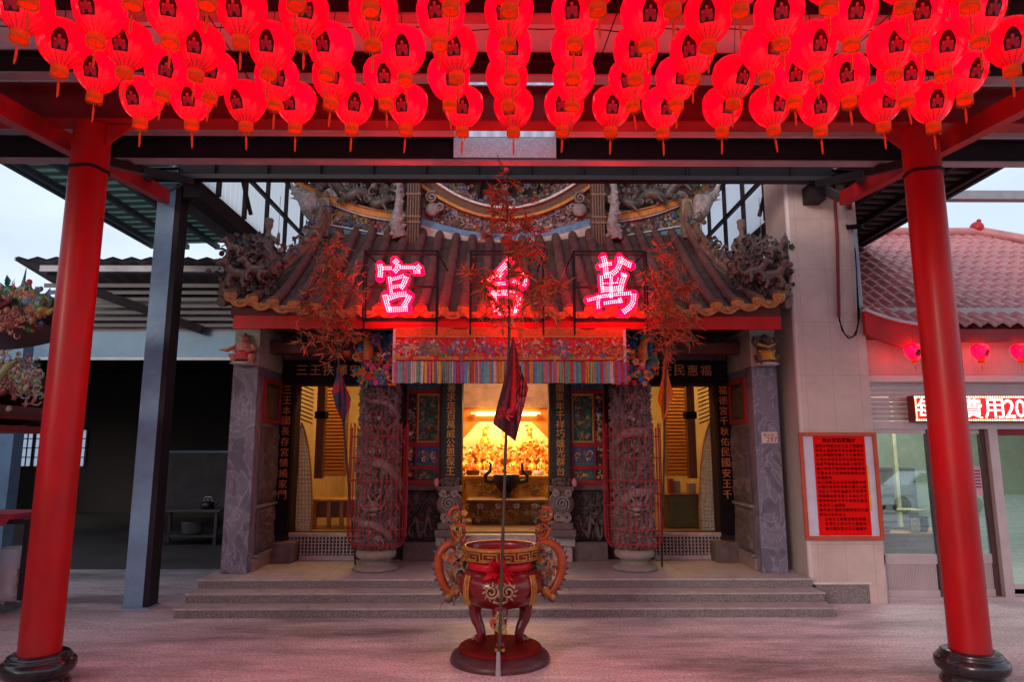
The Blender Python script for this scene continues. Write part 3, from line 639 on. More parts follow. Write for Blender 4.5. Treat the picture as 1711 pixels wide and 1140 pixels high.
# main roof
def hipx(y): return 3.14 - .64 * ((y - 7.3) / 1.85) ** 1.5
def rz(x, y):
    t = max(0, (y - 7.3) / 1.85); return 3.06 + 1.40 * t ** 1.12 + .17 * (abs(x) / 3.05) ** 4 * (1 - t) + .12 * (x/1.2)**2 * t * (1 if abs(x) < 1.2 else (1.2/abs(x))**2)
m = MB(); m.grid(lambda u, v: Vector(((2*u - 1) * hipx(7.3 + 1.85*v), 7.3 + 1.85*v, rz((2*u - 1) * hipx(7.3 + 1.85*v), 7.3 + 1.85*v))), 40, 14)
roof = m.build('roof', M_tile, T)
mt, mp = MB(), MB(); NT = 27
for i in range(NT):
    x = -2.99 + 5.98 * i / (NT - 1)
    yt = 9.15 if abs(x) < 2.5 else 7.3 + 1.85 * max(.12, min(1, ((3.12 - abs(x)) / .64))) ** (1/1.5)
    K = max(3, int(16 * (yt - 7.28) / 1.87)); pts, rr = [], []
    for k in range(K):
        for e in (0, .93):
            y = 7.28 + (yt - 7.28) * (k + e) / K; pts.append((x + .004*math.sin(i*7+k*3), y, rz(x, y) + .028)); rr.append(.066 if e == 0 else .059)
    mt.tube(pts, rr, 10)
    me_ = MB(); c = Vector((x, 7.265, rz(x, 7.28) + .028)); me_.tube([c + Vector((0, .03, 0)), c], .07, 16); me_.tube([c, c + Vector((0, -.012, 0))], [.058, .03], 16)
    for q in range(6): me_.ball(c + Vector((.042*math.cos(q*1.047), -.006, .042*math.sin(q*1.047))), .010, 5, 4)
    me_.build('tile_end', M_tileend, roof)
    if i < NT - 1:
        xm = x + .115; zc = rz(xm, 7.28) + .012; w = .108
        P = [(xm + w*math.cos(math.pi + math.pi*k/10) , zc + .085*math.sin(math.pi + math.pi*k/10)) for k in range(11)]
        mp.prism(P, 7.262, 7.277); mp.tube([(px_, 7.259, pz_) for px_, pz_ in P], .008, 5)
        mp.ball((xm, 7.262, zc - .035), (.035, .012, .028), 6, 4)
mt.build('tile_row', M_tile, roof); mp.build('drip_tile', M_tileend, roof)
# curved hip ridges at both sides
for s in (-1, 1):
    P = bez((s*2.50, 9.08, 5.02), (s*2.47, 8.78, 4.25), (s*2.72, 8.10, 3.62), (s*3.12, 7.36, 3.28), 22)
    m = MB()
    for k, (dx, dz, r) in enumerate(((0, .0, .075), (0, .09, .055), (0, -.09, .085))): m.tube([p + Vector((dx, -.02, dz)) for p in P], [r * (1 - .25*i/22) for i in range(23)], 8)
    m.build('hip_ridge', mat('ridge mortar', (.17, .11, .08), .7, var=.3, scale=12, dirt=.3), roof)
    m = MB(); random.seed(70 + s)
    ornaments(m, 60, lambda: P[random.randrange(4, 20)] + Vector((random.uniform(-.10, .10), -.06, random.uniform(.04, .2))), .06, DULL); m.build('ridge_flowers', M_glaze, roof)
    # corner group: perched beasts and a small standing figure
    m = MB(); random.seed(80 + s)
    ornaments(m, 900, lambda: (s*random.gauss(2.93, .13), random.uniform(7.42, 7.8), min(3.98, 3.30 + abs(random.gauss(0, .30)))), .05, [(.08, .055, .05), (.055, .035, .035), (.11, .07, .06), (.08, .025, .03), (.13, .09, .08), (.04, .05, .045)], ('ball', 'petal', 'petal'))
    for k in range(26):
        a = random.uniform(0, math.pi); p = Vector((s*2.93 + random.gauss(0, .12), 7.5, 3.5 + random.uniform(0, .35))); m.col = (.13, .09, .085)
        m.tube([p, p + Vector((math.cos(a)*.12, -.05, .08*math.sin(a) + .05)), p + Vector((math.cos(a)*.2, -.06, .2*math.sin(a)))], [.022, .016, .004], 6)
    m.build('corner_beasts', M_glaze, roof)
    for bx_, bz_, k_ in ((2.98, 3.46, 1.0), (2.80, 3.52, .85), (3.04, 3.78, .7)):
        mb2 = MB(); B0 = Vector((s*bx_, 7.44, bz_)); e_ = s
        mb2.tube([B0 + Vector((-e_*.13, .03, .02))*k_, B0 + Vector((-e_*.04, 0, .06))*k_, B0 + Vector((e_*.07, -.02, .08))*k_], [.06*k_, .075*k_, .06*k_], 10); mb2.tube([B0 + Vector((e_*.07, -.02, .08))*k_, B0 + Vector((e_*.12, -.04, .16))*k_], [.055*k_, .045*k_], 8); mb2.ball(B0 + Vector((e_*.14, -.06, .19))*k_, .055*k_, 10, 8); mb2.ball(B0 + Vector((e_*.19, -.09, .17))*k_, .034*k_, 8, 6)
        for u_, v_ in ((-.10, .05), (-.09, -.05), (.06, .03), (.07, -.07)): mb2.tube([B0 + Vector((e_*u_, v_, .04))*k_, B0 + Vector((e_*(u_ + .02), v_ - .03, -.03))*k_, B0 + Vector((e_*(u_ - .01), v_ - .03, -.10))*k_], [.035*k_, .026*k_, .024*k_], 8)
        mb2.tube([B0 + Vector((-e_*.13, .03, .03))*k_, B0 + Vector((-e_*.2, .03, .10))*k_, B0 + Vector((-e_*.19, .03, .2))*k_, B0 + Vector((-e_*.24, .02, .25))*k_], [.03*k_, .026*k_, .026*k_, .008*k_], 8)
        for q_ in (-1, 1): mb2.tube([B0 + Vector((e_*.12, -.06 + q_*.03, .22))*k_, B0 + Vector((e_*.09, -.05 + q_*.05, .28))*k_], [.018*k_, .005*k_], 6)
        sculpt(mb2, 'perched_beast', mat('dark glazed beast', (.13, .075, .06), .4, var=.5, scale=26, dirt=.3), roof, .010, 1)
    m = MB(); xf = s*2.78; m.tube([(xf, 7.75, 3.6), (xf, 7.74, 3.85), (xf, 7.73, 4.08)], [.13, .10, .055], 10); m.ball((xf, 7.73, 4.20), (.05, .05, .065), 10, 8); m.tube([(xf, 7.73, 4.05), (xf, 7.73, 4.16)], .03, 8); m.ball((xf, 7.73, 4.255), (.06, .05, .035), 8, 6)
    m.tube([(xf - .06, 7.72, 4.04), (xf - .14, 7.66, 3.92), (xf - .1, 7.6, 3.84)], [.035, .028, .02], 8); m.tube([(xf + .06, 7.72, 4.04), (xf + .14, 7.66, 3.95), (xf + .17, 7.58, 4.05)], [.035, .028, .02], 8); m.tube([(xf + .17, 7.58, 3.6), (xf + .17, 7.58, 4.5)], .008, 6)
    sculpt(m, 'ridge_figure', mat('weathered figure', (.15, .11, .095), .7, var=.45, scale=22, dirt=.4), roof, .013)

# main ridge: sagging bands of moulding with flower reliefs
def band(name, za, zb, x0, x1, y0, y1, col, mt=None, n=24, parent=None):
    mm = MB(); mm.col = col; xs = [x0 + (x1 - x0)*i/n for i in range(n + 1)]
    mm.strip([(x, za(x)) for x in xs], [(x, zb(x)) for x in xs], y0, y1); return mm
def q(a, b): return lambda x: a + b * (x/1.2)**2
m = MB()
def cat(dst, src): 
    n = len(dst.v); dst.v += src.v; dst.f += [[i + n for i in f] for f in src.f]; dst.c += src.c; dst.sm += src.sm
CR = [(4.30, .10, 4.46, .22, (.45, .38, .32), 9.10), (4.46, .22, 4.55, .24, (.10, .22, .36), 9.115), (4.55, .24, 4.75, .48, (.17, .13, .13), 9.16), (4.75, .48, 4.785, .50, (.46, .20, .035), 9.07), (4.785, .50, 4.90, .55, (.11, .05, .025), 9.11), (4.90, .55, 4.93, .56, (.55, .52, .5), 9.06)]
for a0, b0, a1, b1, c, y in CR: cat(m, band('', q(a0, b0), q(a1, b1), -1.2, 1.2, y, 9.4, c))
ridge = m.build('roof_ridge', M_paint, T)
m = MB(); random.seed(91)
def crs():
    x = random.uniform(-1.15, 1.15); a, b = q(4.57, .24)(x), q(4.73, .46)(x); return (x, 9.14, random.uniform(a, b))
ornaments(m, 330, crs, .052, DULL + [(.16, .20, .30), (.35, .30, .2), (.25, .20, .24)])
def crs2():
    x = random.uniform(-1.15, 1.15); return (x, 9.12, q(4.93, .56)(x) + abs(random.gauss(0, .11)))
ornaments(m, 300, crs2, .06, DULL)
m.build('ridge_flowers', M_glaze, ridge)
for s in (-1, 1):
    v = lambda x: (abs(x) - 1.55) / 1.1
    yl = lambda x: 4.76 + .10*v(x) + .25*v(x)*abs(v(x)); bl = lambda x: 4.49 + .20*max(0, v(x)); bb = lambda x: 4.40 + .17*max(0, v(x))
    m = MB(); x0, x1 = sorted((s*1.33, s*2.46)); x2, x3 = sorted((s*1.33, s*2.95))
    cat(m, band('', bb, bl, x0, x1, 9.10, 9.4, (.09, .22, .30))); cat(m, band('', lambda x: bl(x), lambda x: bl(x) + .018, x0, x1, 9.07, 9.4, (.5, .48, .48)))
    cat(m, band('', lambda x: bl(x) + .018, lambda x: yl(x) - .05, x0, x1, 9.15, 9.4, (.22, .20, .19)))
    cat(m, band('', lambda x: yl(x) - .05, lambda x: yl(x) - .025, x2, x3, 9.07, 9.4, (.42, .40, .42))); cat(m, band('', lambda x: yl(x) - .025, lambda x: yl(x) + .06, x2, x3, 9.05, 9.4, (.48, .19, .03))); cat(m, band('', lambda x: yl(x) + .06, lambda x: yl(x) + .085, x2, x3, 9.03, 9.4, (.30, .16, .06)))
    cat(m, band('', lambda x: 4.28, bb, x0, x1, 9.11, 9.4, (.36, .30, .30)))
    sr = m.build('roof_ridge', M_paint, T)
    m = MB(); random.seed(95 + s)
    def srs():
        x = s*random.uniform(1.36, 2.43); return (x, 9.13, random.uniform(bl(x) + .03, yl(x) - .06))
    ornaments(m, 130, srs, .065, DULL + [GREEN, BLUE, (.3, .28, .26), (.28, .03, .04), (.35, .2, .04)])
    ornaments(m, 40, lambda: (s*random.uniform(1.4, 2.4), 9.08, random.uniform(4.33, 4.42)), .06, [BLUE, (.3, .28, .28), TEAL, PINK]); m.build('ridge_flowers', M_glaze, sr)
    # long bodied beast lying along the top moulding
    m = MB(); body = [(s*(1.45 + 1.5*i/30), 9.02 + .05*math.sin(i*.9), yl(s*(1.45 + 1.5*i/30)) + .20 + .06*math.sin(i*.75)) for i in range(31)]
    m.tube(body, [.05 + .03*math.sin(math.pi*i/30) for i in range(31)], 8)
    for i in range(2, 30): p = Vector(body[i]); m.add([p + Vector((-.03, 0, .05)), p + Vector((.03, 0, .05)), p + Vector((0, -.01, .13))], [(0, 1, 2)], None, False)
    for i in (5, 12, 20, 26): p = Vector(body[i]); m.tube([p, p + Vector((.05, -.08, -.09)), p + Vector((.09, -.1, -.15))], [.03, .022, .012], 6)
    m.col = (.14, .12, .11); ornaments(m, 110, lambda: (s*random.uniform(1.4, 2.9), 9.0, 4.95 + random.uniform(0, .45)), .07, [(.08, .055, .055), (.13, .10, .095), (.06, .065, .05)])
    for v_ in range(len(m.c)): m.c[v_] = m.c[v_] if m.c[v_] != (1, 1, 1) else (.09, .075, .07)
    m.build('ridge_dragon', M_glaze, sr)
    # vertical ridge stops
    m = MB(); m.col = (.12, .07, .05)
    xa, xb = sorted((s*1.17, s*1.35)); m.box(xa, xb, 8.90, 9.3, 4.25, 5.5)
    for k in range(5): m.tube([(xa + (xb - xa)*(k + .5)/5, 8.895, 4.2), (xa + (xb - xa)*(k + .5)/5, 8.895, 5.5)], .018, 6)
    for z in (4.62, 4.70, 5.02): m.col = (.17, .10, .07); m.box(xa - .01, xb + .01, 8.87, 8.92, z, z + .03)
    m.build('ridge_stop', M_paint, sr); m = MB(); m.col = (.24, .17, .12); xa, xb = sorted((s*2.42, s*2.56)); m.box(xa, xb, 8.95, 9.3, 4.45, 5.0)
    m.build('ridge_stop', M_paint, sr)
    # pale scaled fish body climbing the ridge stop
    xf = s*1.46; m = MB(); m.tube([(xf + .03, 8.9, 4.42), (xf - .02, 8.86, 4.6), (xf + .01, 8.85, 4.85), (xf + .02, 8.87, 5.1), (xf - .02, 8.9, 5.35)], [.11, .085, .06, .05, .05], 10)
    for k in range(36): a = random.uniform(0, 6.28); z = random.uniform(4.4, 5.3); m.ball((xf + .085*math.cos(a)*(1.3 - (z-4.4)), 8.86 + .06*math.sin(a), z), random.uniform(.018, .035), 6, 4)
    m.col = (1, 1, 1); sculpt(m, 'ridge_fish', mat('pale glazed fish', (.24, .20, .205), .5, var=.5, scale=26, dirt=.4), sr, .012, 1)
    xf = s*2.72; m = MB(); m.tube([(s*2.60, 9.0, 4.72), (s*2.68, 8.96, 4.85), (s*2.78, 8.95, 5.0), (s*2.92, 8.97, 5.12)], [.10, .12, .09, .04], 10); m.ball((s*2.66, 8.93, 4.95), (.10, .08, .12), 10, 8)
    for k in range(5): m.tube([(s*2.76, 8.95, 5.0), (s*(2.86 + .02*k), 8.93, 4.98 + .05*k), (s*(2.98 - .01*k), 8.95, 5.0 + .07*k)], [.03, .02, .006], 6)
    sculpt(m, 'ridge_fish', mat('pale pink fish', (.30, .25, .24), .6, var=.4, scale=20, dirt=.35), sr, .012, 1)
    m = MB(); m.tube(spiral((s*1.03, 9.04, 5.05), .09, .01, 1.8, 24, 1.0), .018, 6); m.tube(spiral((s*.92, 9.05, 4.92), .07, .01, 1.5, 20, 3.0), .018, 6); m.ball((s*1.02, 9.06, 4.88), (.11, .05, .10), 10, 8); m.build('cloud_scroll', mat('grey scroll', (.2, .17, .165), .7, var=.4, scale=18, dirt=.3), sr)
# upper roof behind the ridge
m = MB(); m.grid(lambda u, v: Vector((-2.6 + 5.2*u, 9.4 + 1.7*v, 5.0 + 1.1*v)), 10, 6)
ur = m.build('upper_roof', M_tile, T); m = MB()
for i in range(23):
    x = -2.5 + 5.0*i/22; m.tube([(x, 9.38 + 1.7*k/10, 5.03 + 1.1*k/10) for k in range(11)], .06, 8)
m.build('tile_row', M_tile, ur)

# guardians under the eave corners: small carved figures holding up the beam
M_skin = mat('painted statue skin', (.46, .20, .14), .5, var=.2, scale=18, dirt=.3)
for s in (-1, 1):
    xg = s*2.93; G = thing('guardian_statue', 'squat pink guardian statue in red robe crouching on the left plaster block' if s < 0 else 'dark guardian statue in yellow crouching under the right eave corner', 'statue', (xg, 7.6, 2.53), 'guardian statues under the eave')
    m = MB(); y = 7.62
    m.tube([(xg, y, 2.66), (xg, y - .02, 2.76), (xg, y - .02, 2.86)], [.085, .10, .075], 12); m.ball((xg, y - .06, 2.75), (.07, .05, .07), 10, 8)
    m.tube([(xg, y - .01, 2.85), (xg, y - .02, 2.93)], .04, 8); m.ball((xg, y - .03, 2.945), (.05, .055, .062), 12, 10); m.ball((xg, y - .085, 2.94), (.014, .016, .014), 6, 5); m.ball((xg, y - .075, 2.90), (.03, .02, .016), 8, 5)
    for e in (-1, 1):
        m.tube([(xg + e*.085, y - .01, 2.84), (xg + e*.14, y - .03, 2.90), (xg + e*.115, y - .02, 2.985)] if s > 0 else [(xg + e*.085, y - .01, 2.84), (xg + e*.13, y - .04, 2.77), (xg + e*.07, y - .10, 2.74)], [.038, .034, .026], 8)
        m.tube([(xg + e*.05, y - .01, 2.66), (xg + e*.12, y - .08, 2.66), (xg + e*.085, y - .06, 2.56)], [.055, .048, .034], 8); m.ball((xg + e*.09, y - .09, 2.55), (.03, .055, .022), 8, 6); m.ball((xg + e*.052, y - .03, 2.95), (.014, .014, .02), 6, 5)
        m.ball((xg + e*.02, y - .079, 2.958), .010, 6, 5)
    sculpt(m, 'body', M_skin if s < 0 else mat('dark statue skin', (.10, .06, .05), .5, var=.3, scale=18), G, .0075, 2)
    m = MB(); m.col = (.45, .05, .05) if s < 0 else (.50, .24, .03)
    m.lathe([(.125, 2.60), (.115, 2.66), (.098, 2.72), (.09, 2.74)], (xg, y - .02, 0), 20, lambda r, z, a: r * (1 + .07*math.sin(a*9)))
    m.tube([(xg - .1, y - .06, 2.75), (xg, y - .115, 2.735), (xg + .1, y - .06, 2.75)], .014, 6)
    if s < 0: m.col = (.50, .14, .05); m.tube([(xg - .09, y - .1, 2.80), (xg - .17, y - .10, 2.74), (xg - .26, y - .09, 2.75)], [.02, .03, .008], 6)
    else: m.col = (.55, .26, .03); m.tube([(xg - .1, y - .05, 2.86), (xg, y - .1, 2.80), (xg + .1, y - .05, 2.86)], .02, 6)
    m.build('robe', M_glaze, G)
    m = MB(); m.col = (.05, .03, .03)
    for e in (-1, 1): m.ball((xg + e*.02, y - .086, 2.958), .005, 6, 4); m.tube([(xg + e*.008, y - .083, 2.974), (xg + e*.034, y - .074, 2.982)], .004, 4)
    m.ball((xg, y - .0, 2.985), (.045, .05, .03), 10, 6); m.ball((xg, y - .01, 3.012), .02, 8, 6); m.build('hair', M_glaze, G)
    m = MB(); m.ball((xg, y - .07, 2.545), (.14, .09, .03), 14, 6); m.build('rock_base', M_white, G); G.scale = (.95, .95, .72)
# ------------------------------------------------------------------ dragon columns and their wire cages
M_wire = mat('red cage wire', (.34, .02, .025), .5, var=.2, scale=10)
for s in (-1, 1):
    xc, yc = s*1.45, 7.95
    Dg = thing('dragon_column', 'grey stone column carved with a coiling dragon, %s of the altar door' % ('left' if s < 0 else 'right'), 'column', (xc, yc, .27), 'carved dragon columns')
    m = MB(); random.seed(100 + s)
    h = relief_fn(100 + s, .06, 1)
    def fn(u, v):
        a = u * 2 * math.pi; z = .50 + 1.84 * v
        hx = noise.noise_vector(Vector((math.cos(a)*1.6, math.sin(a)*1.6, z*1.8 + s*5))) * .5
        q1 = abs(noise.noise(Vector((math.cos(a)*3 + hx.x, math.sin(a)*3 + hx.y, z*4 + hx.z)))); q2 = abs(noise.noise(Vector((math.cos(a)*7 + hx.x, math.sin(a)*7, z*9 + s))))
        q3 = abs(noise.noise(Vector((math.cos(a)*13 + hx.x, math.sin(a)*13, z*17 - s)))); r = .135 + .07*(1 - min(1, 2.4*q1))**1.5 + .045*(1 - min(1, 2.4*q2))**1.3 + .022*(1 - min(1, 2.4*q3))
        return Vector((xc + r*math.cos(a), yc + r*math.sin(a), z))
    m.grid(fn, 200, 340)
    m.build('shaft', mat('carved dragon stone', (.19, .125, .12), .65, var=.35, scale=9, bump=.3, bscale=60, dirt=.45), Dg)
    m = MB(); N = 90; pts = []
    for i in range(N + 1):
        t = i / N; a = s * (t * 2 * math.pi * 2.3 + .6); r = .20 + .02*math.sin(t*21); pts.append((xc + r*math.cos(a), yc + r*math.sin(a), .62 + 1.6*t + .05*math.sin(t*30)))
    rad = [.022 + .034*math.sin(math.pi*min(1, .08 + i/N*.95))**.7 * (1 + .10*(i % 2)) for i in range(N + 1)]
    m.tube(pts, rad, 10)
    for i in range(3, N, 2):
        p = Vector(pts[i]); o = Vector((p.x - xc, p.y - yc, 0)).normalized(); tg = (Vector(pts[i+1]) - Vector(pts[i-1])).normalized()
        m.add([p + o*rad[i]*.7 - tg*.02, p + o*rad[i]*.7 + tg*.02, p + o*(rad[i] + .035) + tg*.01 + Vector((0, 0, .01)), p + o*rad[i]*.7 + Vector((0, 0, .015))], [(0, 3, 2), (3, 1, 2), (0, 1, 3)], None, False)
    for i in (14, 30, 52, 70):
        p = Vector(pts[i]); o = Vector((p.x - xc, p.y - yc, 0)).normalized(); sd_ = o.cross(Vector((0, 0, 1)))
        m.tube([p, p + o*.05 + sd_*.06 - Vector((0, 0, .04)), p + o*.045 + sd_*.10 - Vector((0, 0, .10))], [.03, .022, .016], 8)
        for k in (-1, 0, 1): m.tube([p + o*.045 + sd_*.10 - Vector((0, 0, .10)), p + o*.065 + sd_*(.12 + .03*k) - Vector((0, 0, .15))], [.013, .003], 5)
    hp = Vector((xc, yc - .25, .98)); m.ball(hp, (.075, .07, .06), 10, 8); m.ball(hp + Vector((-.02*s, -.06, -.03)), (.05, .05, .032), 10, 6); m.ball(hp + Vector((-.02*s, -.07, -.085)), (.04, .04, .018), 8, 5)
    for e in (-1, 1):
        m.ball(hp + Vector((e*.035, -.05, .03)), .016, 6, 5); m.tube([hp + Vector((e*.03, 0, .05)), hp + Vector((e*.07, .02, .12)), hp + Vector((e*.06, .02, .2))], [.016, .011, .003], 6)
        m.tube([hp + Vector((e*.04, -.07, -.04)), hp + Vector((e*.1, -.07, -.02)), hp + Vector((e*.14, -.04, .06))], [.008, .006, .002], 5)
    for k in range(60):
        a = random.uniform(-math.pi, 0); z = random.uniform(.55, 2.28); c = Vector((xc + .205*math.cos(a), yc + .205*math.sin(a), z)); rr_ = random.uniform(.02, .04)
        ux = Vector((-math.sin(a), math.cos(a), 0)); a0 = random.uniform(0, 6.28)
        m.tube([c + ux*math.cos(a0 + t*.8)*rr_*(1 - t*.11) + Vector((0, 0, math.sin(a0 + t*.8)*rr_*(1 - t*.11))) for t in range(8)], .0085, 5)
    NS_ = [(.14, .095, .09), (.20, .14, .135), (.26, .19, .18), (.11, .07, .07)]
    m.build('dragon', mat('pale carved dragon', (.24, .165, .16), .6, var=.35, scale=16, dirt=.4), Dg)
    m = MB(); random.seed(110 + s)
    def onc():
        a = random.uniform(-math.pi*1.05, .05*math.pi); r_ = .195; return (xc + r_*math.cos(a), yc + r_*math.sin(a), random.uniform(.53, 2.30))
    ornaments(m, 420, onc, .05, NS_); m.build('carved_details', mat('carved figures stone', (1, 1, 1), .6, attr=True, var=.3, scale=20, dirt=.3), Dg)
    m = MB(); m.lathe([(.001, .27), (.25, .272), (.26, .29), (.235, .315), (.165, .335), (.15, .36), (.17, .385), (.215, .41), (.225, .45), (.21, .485), (.18, .505), (.1, .51)], (xc, yc, 0), 32, lambda r, z, a: r*(1 + (.012*abs(math.sin(a*4)) if r > .2 else 0)))
    m.build('pedestal', mat('worn pale stone base', (.27, .22, .19), .65, var=.2, scale=10, dirt=.4), Dg)
    # painted bracket capital
    m = MB(); random.seed(120 + s)
    for z0, z1, w, d, c in ((2.31, 2.40, .19, .19, RED), (2.40, 2.48, .24, .22, (.45, .22, .08)), (2.50, 2.60, .20, .20, BLUE), (2.60, 2.70, .28, .24, (.35, .10, .03)), (2.70, 2.86, .24, .2, (.03, .09, .22))):
        m.col = c; m.box(xc - w, xc + w, yc - d, yc + d, z0, z1 - .003)
    m.build('capital', M_paint, Dg, .015)
    m = MB()
    ornaments(m, 150, lambda: (xc + random.uniform(-.27, .27), yc - .25 - random.uniform(0, .03), random.uniform(2.33, 2.90)), .062, [(.05, .16, .42), (.55, .15, .03), (.6, .30, .05), (.45, .04, .03), (.5, .10, .22), (.04, .28, .22), (.03, .07, .2), (.6, .4, .2)])
    for e in (-1, 1): m.col = (.55, .10, .25); m.ball((xc + e*.08 + .02, yc - .26, 2.515), (.045, .03, .04), 10, 6)
    m.col = (.55, .20, .05); m.tube([(xc + s*.12, yc - .27, 2.60), (xc + s*.10, yc - .29, 2.72), (xc + s*.14, yc - .27, 2.86)], [.05, .06, .03], 8)
    m.build('capital_figures', mat('bright bracket paint', (1, 1, 1), .45, attr=True, var=.25, scale=14, dirt=.15), Dg)
    Cg = thing('wire_cage', 'red wire cage with spear tips round the %s dragon column' % ('left' if s < 0 else 'right'), 'cage', (xc, yc, .47), 'wire cages round the dragon columns')
    m = MB(); NW = 34
    for k in range(NW):
        a = 2*math.pi*k/NW; ca, sa = math.cos(a), math.sin(a)
        top = 1.80 + (.05 if k % 2 else 0)
        m.tube([(xc + r*ca, yc + r*sa, z) for r, z in ((.20, .50), (.27, .52), (.325, .63), (.33, .80), (.33, top))], .0045, 5, False)
        m.tube([(xc + .33*ca, yc + .33*sa, top), (xc + .33*ca, yc + .33*sa, top + .018), (xc + .33*ca, yc + .33*sa, top + .05)], [.004, .008, .001], 5)
    m.build('upright_wires', M_wire, Cg)
    m = MB()
    for r, z in ((.205, .502), (.30, .57), (.33, .72), (.33, .98), (.33, 1.25), (.33, 1.5), (.33, 1.74)): m.tube([(xc + r*math.cos(a*.2094), yc + r*math.sin(a*.2094), z) for a in range(31)], .005, 5, False)
    m.build('ring', M_wire, Cg)

# ------------------------------------------------------------------ embroidered valance
B = thing('embroidered_valance', 'long red embroidered banner with rainbow fringe hung across the temple front', 'banner', (0, 7.22, 2.94), None)
bx0, bx1 = ax(656, 590, 7.2), ax(1046, 590, 7.2); yb = 7.2
zt, zo, zr, zf, ze = az(548, yb), az(561, yb), az(603, yb), az(612, yb), az(641, yb)
M_cloth = mat('embroidered cloth', (1, 1, 1), .75, attr=True, var=.22, scale=30, bump=.2, bscale=120)
m = MB(); m.col = (.55, .018, .025)
def cl(u, v):
    x = bx0 + (bx1 - bx0)*u; return Vector((x, yb + .012*math.sin(x*9) + .006*math.sin(x*23 + v*3), zt + (zr - zt)*v))
m.grid(cl, 80, 8); m.build('cloth', M_cloth, B)
m = MB(); m.col = (.55, .12, .03)
m.grid(lambda u, v: cl(u, v*.26) + Vector((0, -.006, 0)), 80, 3)
for z in (zo - .02, zr + .03, zr + .012):
    m.col = (.55, .28, .06); m.grid(lambda u, v: Vector((cl(u, 0).x, cl(u, 0).y - .008, z + .012*v)), 80, 1)
m.col = (.6, .56, .54); m.grid(lambda u, v: cl(u*.012, v) + Vector((0, -.01, -.02)), 2, 4); m.grid(lambda u, v: cl(1 - u*.012, v) + Vector((0, -.01, -.02)), 2, 4); m.build('border', M_cloth, B)
m = MB(); random.seed(131); PAL = [(.55, .22, .03), (.60, .32, .10), (.55, .20, .28), (.45, .06, .14), (.10, .28, .14), (.55, .40, .38), (.5, .12, .03), (.3, .1, .25), (.12, .2, .35)]
for k in range(9):
    xk = bx0 + (bx1 - bx0)*(k + .5)/9; hue = random.choice(PAL)
    for _ in range(95):
        u = random.gauss(0, .07); w = max(-.1, min(.1, random.gauss(0, .05))); m.col = random.choice([hue, random.choice(PAL), random.choice(PAL)]); p = Vector((xk + u, cl((xk + u - bx0)/(bx1 - bx0), .5).y - .008, (zo + zr)/2 - .01 + w)); a = random.uniform(0, 6.28)
        m.leaf(p, (math.cos(a), -.05, math.sin(a)), random.uniform(.03, .07), random.uniform(.012, .03), Vector((0, -1, 0)))
    m.col = (.5, .36, .3); m.ball((xk, cl((xk - bx0)/(bx1 - bx0), .5).y - .012, (zo + zr)/2 + .055), (.018, .008, .02), 8, 5)
    for sg in (-1, 1): m.col = random.choice(PAL); m.tube(spiral((xk + sg*.105, cl((xk - bx0)/(bx1 - bx0), .5).y - .006, zr + .06), .032, .006, 1.5, 16, random.random()*6), .006, 4)
m.build('embroidery', M_cloth, B)
m = MB(); random.seed(132); FP = [(.50, .10, .22), (.10, .25, .42), (.55, .35, .30), (.12, .32, .22), (.58, .34, .06), (.42, .04, .05), (.25, .12, .3), (.55, .45, .42), (.5, .22, .05), (.14, .36, .40)]
x = bx0
while x < bx1:
    w = random.choice((.012, .02, .034)); m.col = random.choice(FP); y0 = yb - .004 + .012*math.sin(x*9)
    n = 3
    m.add([(x, y0, zf + .05), (x + w*.9, y0 - .004, zf + .05), (x + w*.9 + random.uniform(-.004, .004), y0 - .006, ze + random.uniform(-.006, .008)), (x + random.uniform(-.004, .004), y0, ze + random.uniform(-.006, .008))], [(0, 3, 2, 1)], None, False); x += w
m.build('fringe', M_cloth, B)
m = MB(); m.tube([(bx0 - .05, yb + .01, zt), (bx1 + .05, yb + .01, zt)], .012, 8); m.build('hanging_rod', M_redsteel, B)

